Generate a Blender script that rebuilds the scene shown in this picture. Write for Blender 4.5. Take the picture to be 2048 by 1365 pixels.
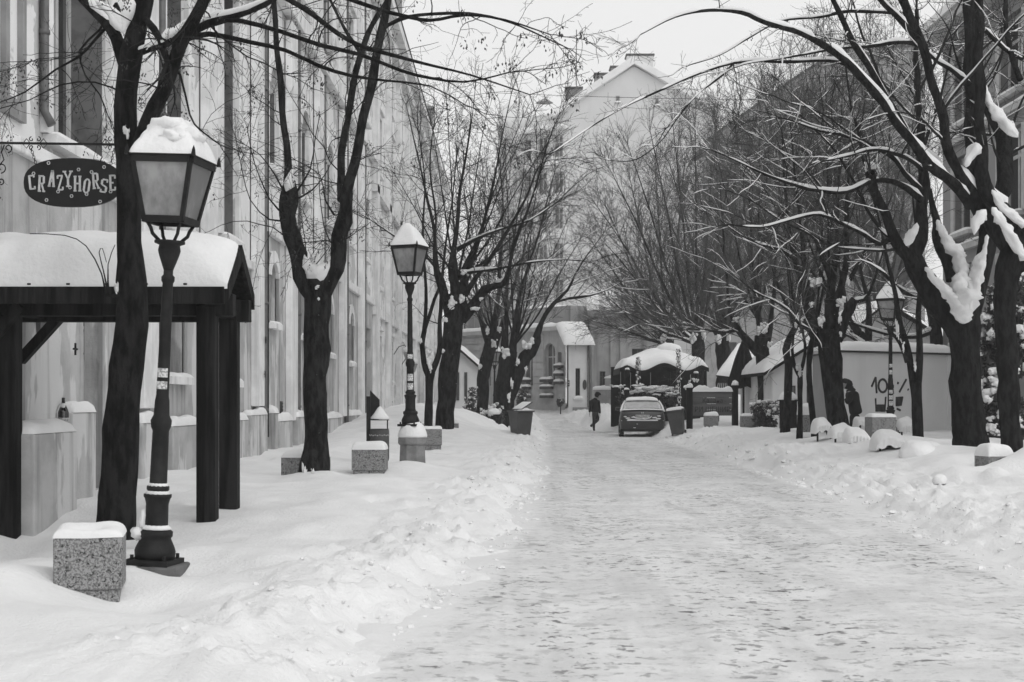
import bpy, bmesh, math, random
import numpy as np
from mathutils import Vector, Matrix, noise as mnoise

# ------------------------------------------------------------------ camera, sky, sun, exposure
SC = bpy.context.scene
for o in list(bpy.data.objects):
    bpy.data.objects.remove(o)
COL = SC.collection
F, CX, HY, EYE = 2844.0, 1024.0, 803.0, 1.35      # focal length in photo pixels, principal column, eye-level row, eye height
cd = bpy.data.cameras.new('camera')
cam = bpy.data.objects.new('camera', cd)
COL.objects.link(cam)
cam.location = (0, 0, EYE)
cam.rotation_euler = (math.radians(90), 0, 0)
cd.sensor_width = 36.0
cd.lens = F / 2048.0 * 36.0
cd.shift_y = (HY - 682.5) / 2048.0
cd.clip_start = 0.1
cd.clip_end = 3000
cd.dof.use_dof = True
cd.dof.focus_distance = 27.0
cd.dof.aperture_fstop = 8.0
SC.camera = cam

W = bpy.data.worlds.new('World')
SC.world = W
W.use_nodes = True
nt = W.node_tree
nt.nodes.clear()
SUN_EL, SUN_AZ = math.radians(42), math.radians(145)
sky = nt.nodes.new('ShaderNodeTexSky')
sky.sky_type = 'NISHITA'
sky.sun_disc = False
sky.sun_elevation = SUN_EL
sky.sun_rotation = SUN_AZ
sky.dust_density = 8.0
sky.air_density = 1.0
bw = nt.nodes.new('ShaderNodeRGBToBW')
lin = nt.nodes.new('ShaderNodeMath'); lin.operation = 'MULTIPLY_ADD'
lin.inputs[1].default_value = 0.10      # a closed cloud deck evens the clear sky out
lin.inputs[2].default_value = 8.6
bg = nt.nodes.new('ShaderNodeBackground')
bg.inputs['Strength'].default_value = 0.095
wo = nt.nodes.new('ShaderNodeOutputWorld')
nt.links.new(sky.outputs[0], bw.inputs[0])
nt.links.new(bw.outputs[0], lin.inputs[0])
nt.links.new(lin.outputs[0], bg.inputs[0])
nt.links.new(bg.outputs[0], wo.inputs[0])

sd = bpy.data.lights.new('sun', 'SUN')
sd.energy = 0.9
sd.angle = math.radians(70)
sun = bpy.data.objects.new('sun', sd)
COL.objects.link(sun)
sun.rotation_euler = (math.radians(48), 0, math.radians(35))

SC.view_settings.view_transform = 'Standard'
SC.view_settings.look = 'None'
SC.view_settings.exposure = 0.12
SC.view_settings.gamma = 1.0
SC.view_settings.use_curve_mapping = False
SC.render.engine = 'CYCLES'
SC.cycles.use_denoising = True
SC.cycles.denoising_prefilter = 'ACCURATE'
SC.cycles.max_bounces = 6
SC.cycles.diffuse_bounces = 3
SC.cycles.glossy_bounces = 2
SC.cycles.transmission_bounces = 4
SC.cycles.volume_bounces = 0
SC.cycles.transparent_max_bounces = 12

RNG = np.random.default_rng(7)
random.seed(7)

# ------------------------------------------------------------------ small tools
def P(px, py, Y):
    return Vector(((px - CX) / F * Y, Y, EYE + (HY - py) / F * Y))
def X(px, Y): return (px - CX) / F * Y
def Z(py, Y): return EYE + (HY - py) / F * Y

def _h(ix, iy, s):
    n = (ix * 374761393 + iy * 668265263 + s * 974711) & 0xffffffff
    n = ((n ^ (n >> 13)) * 1274126177) & 0xffffffff
    return ((n ^ (n >> 16)) & 0xffff) / 65535.0
def vnoise(x, y, s=0):
    x = np.asarray(x, float); y = np.asarray(y, float)
    ix = np.floor(x).astype(np.int64); iy = np.floor(y).astype(np.int64)
    fx = x - ix; fy = y - iy
    fx = fx * fx * fx * (fx * (fx * 6 - 15) + 10); fy = fy * fy * fy * (fy * (fy * 6 - 15) + 10)
    a = _h(ix, iy, s); b = _h(ix + 1, iy, s); c = _h(ix, iy + 1, s); d = _h(ix + 1, iy + 1, s)
    return (a + (b - a) * fx) * (1 - fy) + (c + (d - c) * fx) * fy - 0.5
def fbm(x, y, s=0, o=4, g=0.5):
    t = 0; a = 1.0
    for k in range(o):
        t = t + a * vnoise(x * 2 ** k + 17.3 * k, y * 2 ** k - 9.1 * k, s + k); a *= g
    return t
def sst(x, a, b):
    t = np.clip((np.asarray(x, float) - a) / (b - a), 0, 1)
    return t * t * (3 - 2 * t)

MATS = {}
def mat(name, v, v2=None, scale=4.0, rough=0.8, bump=0.0, bscale=30.0, spec=0.3, metal=0.0, stretch=(1, 1, 1),
        lo=0.38, hi=0.62, detail=6.0, bst=(1, 1, 1), bdist=None, speck=None, streak=None, patch=None, flakes=None, joints=None):
    """grey procedural material: two tones by noise, optional specks, rain streaks, plaster patches, dusting of snow"""
    m = bpy.data.materials.new(name); m.use_nodes = True
    n = m.node_tree.nodes; l = m.node_tree.links
    b = n['Principled BSDF']
    b.inputs['Roughness'].default_value = rough
    b.inputs['Specular IOR Level'].default_value = spec
    b.inputs['Metallic'].default_value = metal
    tc = n.new('ShaderNodeTexCoord')
    def noise(sc, det=detail, st=(1, 1, 1), rgh=0.6):
        mp = n.new('ShaderNodeMapping'); mp.inputs['Scale'].default_value = st
        l.new(tc.outputs['Object'], mp.inputs[0])
        t = n.new('ShaderNodeTexNoise'); t.inputs['Scale'].default_value = sc; t.inputs['Detail'].default_value = det
        t.inputs['Roughness'].default_value = rgh
        l.new(mp.outputs[0], t.inputs['Vector']); return t.outputs[0]
    def ramp(src, a, bb, va, vb):
        r = n.new('ShaderNodeMapRange'); r.interpolation_type = 'SMOOTHSTEP'
        r.inputs[1].default_value = a; r.inputs[2].default_value = bb; r.inputs[3].default_value = va; r.inputs[4].default_value = vb
        l.new(src, r.inputs[0]); return r.outputs[0]
    def mixv(fac, a, bv):
        x = n.new('ShaderNodeMix'); x.data_type = 'FLOAT'
        l.new(fac, x.inputs[0])
        if isinstance(a, (int, float)): x.inputs[2].default_value = a
        else: l.new(a, x.inputs[2])
        if isinstance(bv, (int, float)): x.inputs[3].default_value = bv
        else: l.new(bv, x.inputs[3])
        return x.outputs[0]
    v2 = v if v2 is None else v2
    cur = ramp(noise(scale, st=stretch), lo, hi, v, v2)
    if patch:      # (scale, threshold, value): fallen or repainted plaster with its own outline
        cur = mixv(ramp(noise(patch[0], 5, patch[3] if len(patch) > 3 else (1, 1, 1)), patch[1], patch[1] + 0.03, 0, 0.85), cur, patch[2])
    if streak:     # (scale, value): rain streaks
        cur = mixv(ramp(noise(streak[0], 4, (1, 1, 0.06)), 0.52, 0.72, 0, 0.7), cur, streak[1])
    if joints:     # fine horizontal joints of brickwork too far to build
        br = n.new('ShaderNodeTexBrick'); mp = n.new('ShaderNodeMapping')
        mp.inputs['Rotation'].default_value = joints[1]
        l.new(tc.outputs['Object'], mp.inputs[0]); l.new(mp.outputs[0], br.inputs['Vector'])
        br.inputs['Scale'].default_value = joints[0]; br.inputs['Mortar Size'].default_value = 0.012
        br.inputs['Color1'].default_value = (0, 0, 0, 1); br.inputs['Color2'].default_value = (0.1, 0.1, 0.1, 1); br.inputs['Mortar'].default_value = (1, 1, 1, 1)
        cur = mixv(br.outputs[0], cur, joints[2])
    if speck:      # (scale, value, threshold)
        cur = mixv(ramp(noise(speck[0], 3), speck[2], speck[2] + 0.05, 0, 1), cur, speck[1])
    if flakes:     # (scale, threshold): snow caught in the roughness
        cur = mixv(ramp(noise(flakes[0], 5), flakes[1], flakes[1] + 0.06, 0, 1), cur, 0.75)
    cb = n.new('ShaderNodeCombineColor')
    for k in range(3): l.new(cur, cb.inputs[k])
    l.new(cb.outputs[0], b.inputs['Base Color'])
    if bump:
        bp = n.new('ShaderNodeBump'); bp.inputs['Strength'].default_value = min(1.0, bump * 1.0); bp.inputs['Distance'].default_value = bdist or 0.02
        l.new(noise(bscale, 6, bst), bp.inputs['Height']); l.new(bp.outputs[0], b.inputs['Normal'])
    MATS[name] = m
    return m

mat('snow', 0.74, 0.80, scale=1.2, rough=0.75, bump=0.6, bscale=20, spec=0.15)
mat('snow_ground', 0.73, 0.79, scale=1.2, rough=0.8, bump=0.7, bscale=30, bdist=0.022, detail=9, spec=0.12)
mat('snow_fine', 0.72, 0.78, scale=3, rough=0.8, bump=0.5, bscale=40, spec=0.1)
mat('iron', 0.006, 0.014, scale=8, rough=0.6, bump=0.15, bscale=60, spec=0.25)
mat('bark', 0.007, 0.024, scale=11, rough=0.95, bump=1.0, bscale=26, bst=(1, 1, 0.3), bdist=0.07, spec=0.1, stretch=(1, 1, 0.35))
mat('bark_snowy', 0.007, 0.03, scale=11, rough=0.95, bump=1.0, bscale=22, bst=(1, 1, 0.4), bdist=0.07, spec=0.1, stretch=(1, 1, 0.35), flakes=(16, 0.70))
mat('twig', 0.012, 0.03, scale=5, rough=0.9, spec=0.1)
mat('wood_dark', 0.005, 0.022, scale=9, rough=0.85, bump=0.9, bscale=24, stretch=(1, 1, 0.08), bst=(1, 1, 0.08), spec=0.12)
mat('plank', 0.085, 0.13, scale=3, rough=0.85, bump=0.5, bscale=18, stretch=(0.15, 1, 1), spec=0.2)
mat('granite', 0.14, 0.30, scale=75, rough=0.75, bump=0.15, bscale=80, speck=(42, 0.04, 0.57), detail=3, lo=0.42, hi=0.58)
mat('concrete', 0.16, 0.23, scale=5, rough=0.9, bump=0.3, bscale=40, speck=(90, 0.1, 0.62))
mat('concrete_dark', 0.09, 0.14, scale=5, rough=0.9, bump=0.3, bscale=40)
mat('plaster', 0.74, 0.80, scale=1.1, rough=0.9, bump=0.25, bscale=25, patch=(0.8, 0.525, 0.44), streak=(2.4, 0.32))
mat('plaster_low', 0.36, 0.46, scale=1.6, rough=0.9, bump=0.4, bscale=20, patch=(1.1, 0.53, 0.62, (1, 1, 0.35)), streak=(3.5, 0.14))
mat('plaster_b', 0.78, 0.84, scale=0.8, rough=0.9, bump=0.25, bscale=25, patch=(0.8, 0.525, 0.46), streak=(2.4, 0.36))
mat('plaster_trim', 0.66, 0.82, scale=1.5, rough=0.9, bump=0.3, bscale=25, streak=(2.6, 0.44))
mat('plaster_grey', 0.22, 0.32, scale=1.3, rough=0.9, bump=0.2, bscale=25, streak=(2, 0.16))
mat('render_white', 0.60, 0.64, scale=0.5, rough=0.9, streak=(0.6, 0.57))
mat('house_white', 0.66, 0.72, scale=1, rough=0.9, streak=(1.5, 0.42))
mat('house_grey', 0.28, 0.35, scale=1, rough=0.9, streak=(1.5, 0.13))
mat('brick_wall', 0.14, 0.19, scale=2, rough=0.9, joints=(7.0, (math.pi / 2, 0, math.pi / 2), 0.26))
mat('brick_dark', 0.22, 0.28, scale=2, rough=0.9)
mat('glass_dark', 0.02, 0.03, rough=0.08, spec=0.6)
mat('glass_grey', 0.10, 0.14, scale=0.7, rough=0.15, spec=0.6)
mat('frame_pale', 0.42, 0.5, rough=0.7)
mat('frame_dark', 0.05, 0.07, rough=0.7)
mat('lantern_glass', 0.15, 0.34, scale=3, rough=0.35, spec=0.4, stretch=(1, 1, 0.5))
mat('paint_black', 0.006, 0.010, rough=0.5)
mat('paint_pale', 0.55, 0.62, scale=30, rough=0.7)
mat('plastic_bin', 0.055, 0.07, rough=0.5, scale=3, speck=(60, 0.2, 0.68))
mat('metal_grey', 0.10, 0.14, rough=0.45, metal=0.3)
mat('sticker', 0.25, 0.6, scale=45, rough=0.6, lo=0.45, hi=0.55)
mat('container', 0.66, 0.70, scale=0.8, rough=0.7, streak=(1.2, 0.58))
mat('container_side', 0.26, 0.30, scale=0.8, rough=0.75)
mat('graffiti', 0.03, 0.045, scale=20, rough=0.8)
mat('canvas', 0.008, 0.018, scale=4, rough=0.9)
mat('canvas_pale', 0.4, 0.5, scale=4, rough=0.9)
mat('car_paint', 0.02, 0.028, rough=0.3, spec=0.6, scale=20, speck=(26, 0.35, 0.70))
mat('car_frost', 0.40, 0.48, rough=0.7, scale=5)
mat('car_snowed', 0.45, 0.68, rough=0.7, scale=9, speck=(20, 0.2, 0.66))
mat('tyre', 0.02, 0.03, rough=0.9, flakes=(14, 0.6))
mat('light_lens', 0.06, 0.12, rough=0.2, spec=0.6, scale=30)
mat('plate', 0.5, 0.6, rough=0.5, scale=20)
mat('cloth_black', 0.012, 0.018, rough=0.9, scale=6, bump=0.3, bscale=20)
mat('cloth_dark', 0.03, 0.045, rough=0.9, scale=6)
mat('skin', 0.26, 0.30, rough=0.6)
mat('hair', 0.015, 0.025, rough=0.8)
mat('leaf', 0.035, 0.09, scale=6, rough=0.7)
mat('plaster_pale', 0.40, 0.50, scale=1.3, rough=0.9, bump=0.2, bscale=25, streak=(2, 0.30))
mat('casing', 0.10, 0.16, scale=3, rough=0.8)
mat('twig_hazed', 0.07, 0.11, scale=5, rough=0.9, spec=0.1)  # haze of distance painted into the twig tone of trees farther back
mat('seed', 0.03, 0.05, scale=6, rough=0.9)
mat('roof_tile', 0.06, 0.09, scale=6, rough=0.9)
mat('bottle_glass', 0.012, 0.02, rough=0.1, spec=0.7)

class MB:
    def __init__(s): s.v = []; s.f = []; s.m = []; s.sm = []; s.cm = 0; s.smooth = False
    def add(s, vs, fs):
        o = len(s.v); s.v += [tuple(q) for q in vs]
        for f in fs: s.f.append(tuple(o + i for i in f)); s.m.append(s.cm); s.sm.append(s.smooth)
    def box(s, a, b):
        (x0, y0, z0), (x1, y1, z1) = a, b
        s.add([(x0, y0, z0), (x1, y0, z0), (x1, y1, z0), (x0, y1, z0), (x0, y0, z1), (x1, y0, z1), (x1, y1, z1), (x0, y1, z1)],
              [(0, 3, 2, 1), (4, 5, 6, 7), (0, 1, 5, 4), (1, 2, 6, 5), (2, 3, 7, 6), (3, 0, 4, 7)])
    def hexa(s, q):   # eight corners, bottom ring then top ring
        s.add(q, [(0, 3, 2, 1), (4, 5, 6, 7), (0, 1, 5, 4), (1, 2, 6, 5), (2, 3, 7, 6), (3, 0, 4, 7)])
    def bar(s, p, q, w, h=None, up=(0, 0, 1)):
        h = h or w; p = Vector(p); q = Vector(q); d = (q - p).normalized(); u = Vector(up)
        if abs(d.dot(u)) > 0.97: u = Vector((0, 1, 0))
        a = d.cross(u).normalized() * w / 2; b = a.cross(d).normalized() * h / 2
        s.hexa([p - a - b, p + a - b, q + a - b, q - a - b, p - a + b, p + a + b, q + a + b, q - a + b])
    def prism(s, poly, d, cap=True):   # poly: 3D points, d: offset vector
        n = len(poly); d = Vector(d); A = [Vector(p) for p in poly]
        s.add(A + [p + d for p in A], [(i, (i + 1) % n, (i + 1) % n + n, i + n) for i in range(n)] + ([tuple(range(n - 1, -1, -1)), tuple(range(n, 2 * n))] if cap else []))
    def tube(s, pts, r, n=8, cap=True):
        pts = [Vector(p) for p in pts]; N = len(pts)
        r = [r] * N if isinstance(r, (int, float)) else r
        vs = []; ref = None
        for i, p in enumerate(pts):
            t = (pts[min(i + 1, N - 1)] - pts[max(i - 1, 0)]).normalized()
            if ref is None: ref = Vector((0, 0, 1)) if abs(t.z) < 0.9 else Vector((0, 1, 0))
            a = t.cross(ref)
            if a.length < 1e-4: a = t.cross(Vector((1, 0.3, 0)))
            a.normalize(); b = a.cross(t).normalized(); ref = b
            for k in range(n):
                c = 2 * math.pi * k / n
                vs.append(p + (a * math.cos(c) + b * math.sin(c)) * r[i])
        fs = [(i * n + k, i * n + (k + 1) % n, (i + 1) * n + (k + 1) % n, (i + 1) * n + k) for i in range(N - 1) for k in range(n)]
        if cap: fs += [tuple(range(n - 1, -1, -1)), tuple((N - 1) * n + k for k in range(n))]
        s.add(vs, fs)
    def lathe(s, prof, n=16, c=(0, 0, 0), ph=0.0, cap=True):   # prof: (r, z)
        c = Vector(c); vs = []
        for r, z in prof:
            for k in range(n):
                a = 2 * math.pi * k / n + ph; vs.append(c + Vector((r * math.cos(a), r * math.sin(a), z)))
        N = len(prof)
        fs = [(i * n + k, i * n + (k + 1) % n, (i + 1) * n + (k + 1) % n, (i + 1) * n + k) for i in range(N - 1) for k in range(n)]
        if cap: fs += [tuple(range(n - 1, -1, -1)), tuple((N - 1) * n + k for k in range(n))]
        s.add(vs, fs)
    def blob(s, c, r, n=14, amp=0.18, freq=1.6, seed=0, flat=None):
        c = Vector(c); r = (r, r, r) if isinstance(r, (int, float)) else r
        vs = []; m = n
        for i in range(m + 1):
            th = math.pi * i / m
            for k in range(2 * n):
                ph = math.pi * k / n
                d = Vector((math.sin(th) * math.cos(ph), math.sin(th) * math.sin(ph), math.cos(th)))
                a = 1 + amp * mnoise.noise(d * freq + Vector((seed * 3.7, seed * 1.3, 0))) + 0.4 * amp * mnoise.noise(d * freq * 3 + Vector((seed * 1.7, 0, seed)))
                q = Vector((d.x * r[0], d.y * r[1], d.z * r[2])) * a
                if flat is not None and q.z < flat * r[2]: q.z = flat * r[2]
                vs.append(c + q)
        K = 2 * n
        s.add(vs, [(i * K + k, (i + 1) * K + k, (i + 1) * K + (k + 1) % K, i * K + (k + 1) % K) for i in range(m) for k in range(K)])
    def clump(s, c, r, seed=0, n=7):
        """snow packed in a fork or caught in foliage: a ragged cluster, broad above and narrowing below"""
        q = random.Random(int(seed * 1000) + 5); c = Vector(c)
        s.blob(c + Vector((0, 0, 0.15 * r[2])), (r[0] * 0.62, r[1] * 0.62, r[2] * 0.6), n, 1.0, 2.6, seed)
        for k in range(9 if n > 5 else 5):
            h = q.uniform(-0.8, 0.9); w = 0.35 + 0.55 * (h + 1) / 2; a = q.uniform(0, 6.28)
            rr = q.uniform(0.16, 0.42)
            s.blob(c + Vector((math.cos(a) * r[0] * w, math.sin(a) * r[1] * w, h * r[2])), (r[0] * rr, r[1] * rr, r[2] * rr * q.uniform(0.6, 1.4)), max(4, n - 3), 1.0, 2.4, seed + k * 3.3)
    def pillow(s, base, thick, nu=10, nv=10, p=5.0, seed=0, amp=0.25, under=0.0):
        """snow lying on a patch: base(a,b) with a,b in -1..1 gives a point; thickness falls off roundly at the rim"""
        g = []
        for j in range(nv + 1):
            for i in range(nu + 1):
                a = math.sin((2 * i / nu - 1) * math.pi / 2); b = math.sin((2 * j / nv - 1) * math.pi / 2)
                q = Vector(base(a, b))
                h = (max(0, 1 - abs(a) ** p) ** (1 / 2.2)) * (max(0, 1 - abs(b) ** p) ** (1 / 2.2))
                h *= thick * (1 + amp * mnoise.noise(q * 2.1 + Vector((seed, 0, 0))) + 0.5 * amp * mnoise.noise(q * 6 + Vector((seed, 3, 0))))
                g.append(q + Vector((0, 0, h - under)))
        n = nu + 1
        s.add(g, [(j * n + i, j * n + i + 1, (j + 1) * n + i + 1, (j + 1) * n + i) for j in range(nv) for i in range(nu)])

def mesh_np(name, verts, faces, smooth=False):
    """faces: (n,4) or (n,3) integer array"""
    me = bpy.data.meshes.new(name)
    verts = np.asarray(verts, np.float32); faces = np.asarray(faces, np.int32); k = faces.shape[1]
    me.vertices.add(len(verts)); me.vertices.foreach_set('co', verts.ravel())
    me.loops.add(faces.size); me.loops.foreach_set('vertex_index', faces.ravel())
    me.polygons.add(len(faces)); me.polygons.foreach_set('loop_start', np.arange(0, faces.size, k, dtype=np.int32))
    me.polygons.foreach_set('loop_total', np.full(len(faces), k, np.int32))
    me.polygons.foreach_set('use_smooth', np.full(len(faces), smooth, bool))
    me.update(calc_edges=True)
    return me

def wloc(p):
    q = Vector((0, 0, 0))
    while p is not None: q += p.location; p = p.parent
    return q

def link(name, me, parent=None):
    o = bpy.data.objects.new(name, me); COL.objects.link(o)
    if parent is not None: o.parent = parent
    return o

def obj(name, mb, m, parent=None, world=True, smooth=None, bevel=0, loc=None):
    """one mesh object; coordinates in mb are world coordinates (world=True) or the parent's own"""
    me = bpy.data.meshes.new(name)
    off = wloc(parent) if (world and parent is not None) else Vector((0, 0, 0))
    if loc is not None: off = Vector(loc)
    me.from_pydata([(x - off.x, y - off.y, z - off.z) for x, y, z in mb.v], [], mb.f)
    for k in (m if isinstance(m, (list, tuple)) else [m]): me.materials.append(MATS[k])
    me.polygons.foreach_set('material_index', mb.m)
    me.polygons.foreach_set('use_smooth', [True] * len(mb.f) if smooth else ([False] * len(mb.f) if smooth is False else mb.sm))
    me.update()
    o = link(name, me, parent)
    if loc is not None and parent is None: o.location = loc
    if bevel:
        bv = o.modifiers.new('bevel', 'BEVEL'); bv.width = bevel; bv.segments = 2; bv.limit_method = 'ANGLE'
    return o

def tag(o, label=None, cat=None, group=None, kind=None):
    if label: o['label'] = label
    if cat: o['category'] = cat
    if group: o['group'] = group
    if kind: o['kind'] = kind
    return o

def thing(name, label, cat, loc=(0, 0, 0), group=None, rz=0.0):
    o = bpy.data.objects.new(name, None); COL.objects.link(o)
    o.empty_display_size = 0.2
    o.location = loc; o.rotation_euler = (0, 0, rz)
    return tag(o, label, cat, group)

def copy_tree(o, parent=None):
    c = o.copy(); COL.objects.link(c); c.parent = parent
    for ch in list(o.children): copy_tree(ch, c)
    return c

def text_mesh(txt, size, depth=0.006, shear=0.0):
    cu = bpy.data.curves.new('lettering', 'FONT'); cu.body = txt; cu.size = size; cu.extrude = depth; cu.align_x = 'CENTER'; cu.align_y = 'CENTER'; cu.shear = shear; cu.resolution_u = 3
    t = bpy.data.objects.new('lettering', cu); COL.objects.link(t)
    dg = bpy.context.evaluated_depsgraph_get()
    me = bpy.data.meshes.new_from_object(t.evaluated_get(dg))
    bpy.data.objects.remove(t); bpy.data.curves.remove(cu)
    return me
# ------------------------------------------------------------------ ground and road
def road_l(y): return np.interp(y, [0, 7, 11, 17, 40, 52, 64, 90, 140], [-1.5, -0.84, -0.33, 0.12, 0.85, 1.15, 1.5, 1.0, -3.0])
def road_r(y): return np.interp(y, [0, 11, 14, 20, 40, 53, 60, 70, 90, 140], [3.2, 3.95, 4.25, 4.65, 5.2, 5.55, 5.0, 3.6, 3.0, 1.0])
def base_rise(y): return 1.0 * sst(y, 62, 100) + 1.6 * sst(y, 95, 150)
MOUNDS = [
    (-4.7, 13.2, 1.0, 2.6, -0.42, 2),  # x, y, radius x, radius y, height, sharpness
    (-3.3, 47, 2.3, 9.0, 0.85, 2), (-3.2, 62, 2.6, 12.0, 0.55, 2),
    (-1.72, 24.2, 0.55, 0.7, 0.16, 2), (-2.8, 20.5, 0.5, 0.6, 0.12, 2), (-2.4, 9.0, 0.8, 0.5, -0.13, 2), (-2.45, 10.7, 0.5, 0.5, -0.15, 2), (-3.3, 9.2, 0.3, 0.5, 0.12, 2),
    (-1.9, 13.2, 0.6, 1.2, 0.07, 2), (-1.6, 16.5, 0.9, 1.6, 0.14, 2), (-1.9, 19.0, 0.9, 1.0, 0.15, 2),
    (7.3, 25.0, 0.9, 0.7, 0.16, 2), (7.5, 20.1, 0.5, 0.35, 0.30, 2), (6.3, 20.2, 0.35, 0.4, 0.12, 2), (6.2, 29.6, 0.9, 1.2, 0.14, 2), (7.6, 28.6, 1.2, 1.0, 0.16, 2), (7.0, 32.5, 0.9, 1.2, 0.12, 2), (6.6, 19.5, 0.16, 0.18, 0.14, 3),
    (5.4, 30, 0.7, 1.2, 0.15, 2), (6.0, 34, 0.8, 1.4, 0.18, 2), (6.3, 40, 1.0, 1.8, 0.25, 2), (6.6, 46, 0.9, 1.6, 0.25, 2),
    (3.2, 66, 0.9, 3.0, 0.85, 2), (4.2, 70, 1.6, 3.0, 0.95, 2), (2.4, 78, 1.1, 3.0, 0.7, 2), (0.9, 74, 1.0, 4.0, 0.55, 2), (1.6, 70, 0.5, 1.0, 0.2, 2),
    (6.6, 53.5, 1.1, 1.5, 0.35, 2), (-0.3, 46, 0.9, 1.6, 0.1, 2), (-1.2, 49, 0.9, 1.2, 0.35, 2), (-0.9, 40, 0.8, 1.5, 0.12, 2)]
def bank(x, y):
    x = np.asarray(x, float); y = np.asarray(y, float)
    wob = 0.28 * vnoise(y * 0.8, x * 0 + 3.1, 5) + 0.14 * vnoise(y * 2.6, x * 0 + 1.1, 6)
    wob = wob + 0.30 * vnoise(x * 1.4, y * 1.1, 12) + 0.16 * vnoise(x * 4.5, y * 3.5, 13)
    dl = road_l(y) + wob - x
    dr = x - road_r(y) + 0.30 * vnoise(y * 0.7, x * 0 + 8.1, 9) + 0.14 * vnoise(y * 2.3, x * 0 + 8.1, 10) + 0.30 * vnoise(x * 1.4, y * 1.1, 14) + 0.16 * vnoise(x * 4.5, y * 3.5, 15)
    zl = 0.13 * sst(dl, -0.35, 0.75) + 0.03 * np.exp(-((dl - 0.7) / 0.4) ** 2) + 0.06 * sst(dl, 1.0, 3.0) + 0.10 * sst(dl, 3.0, 4.6)
    zr = 0.14 * sst(dr, -0.35, 0.8) + 0.04 * np.exp(-((dr - 0.9) / 0.5) ** 2) + 0.34 * sst(dr, 0.7, 3.0) + 0.08 * sst(dr, 3, 6)
    side = np.maximum(sst(dl, -0.35, 0.55), sst(dr, -0.35, 0.55))
    soft = side * (0.11 * fbm(x * 0.55, y * 0.4, 21, 3) + 0.05 * fbm(x * 1.6, y * 1.1, 31, 3))
    e = np.where(dl > -0.5, np.exp(-((dl - 0.45) / 0.75) ** 2), 0) + np.where(dr > -0.5, np.exp(-((dr - 0.65) / 0.95) ** 2), 0)
    e = np.clip(e, 0, 1) * side
    rough = e * (0.06 * np.abs(fbm(x * 3.6, y * 2.8, 41, 3, 0.6)) + 0.13 * np.maximum(0, fbm(x * 8.0, y * 6.0, 51, 3, 0.7) - 0.05) + 0.10 * np.maximum(0, vnoise(x * 13, y * 9, 61) - 0.1))
    foot = side * -0.12 * np.maximum(0, vnoise(x * 2.0, y * 1.5, 71) - 0.33) * 3
    z = zl + zr + soft + rough + foot - 0.09 * (1 - side)
    for mx, my, rx, ry, h, p in MOUNDS:
        q = ((x - mx) / rx) ** 2 + ((y - my) / ry) ** 2
        z = z + h * (np.exp(-q) if p == 2 else np.exp(-q ** (p / 2.0))) * np.maximum(side, 0.0)
    return z + base_rise(y)
def ground_z(x, y): return float(bank(np.array([x]), np.array([y]))[0])

ys = np.concatenate([[2.0, 3.5, 5.0], 6.2 * np.exp(np.linspace(0, math.log(160 / 6.2), 450)), [166, 172]])
us = np.concatenate([[-60, -30, -15], np.linspace(-7.5, 12.5, 420), [18, 30, 60]])
yy, xx = np.meshgrid(ys, us, indexing='ij')
gx = xx.copy()
wide = np.clip((yy - 100) / 60, 0, 1)
gx = gx * (1 + wide * 0) 
gz = bank(gx, yy)
nv, nu = gx.shape
idx = np.arange(nv * nu).reshape(nv, nu)
fc = np.stack([idx[:-1, :-1], idx[:-1, 1:], idx[1:, 1:], idx[1:, :-1]], -1).reshape(-1, 4)
me = mesh_np('ground', np.stack([gx, yy, gz], -1).reshape(-1, 3), fc, True)
me.materials.append(MATS['snow_ground'])
tag(link('ground', me), 'deep soft snow banked along both pavements of the street', kind='structure')

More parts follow.
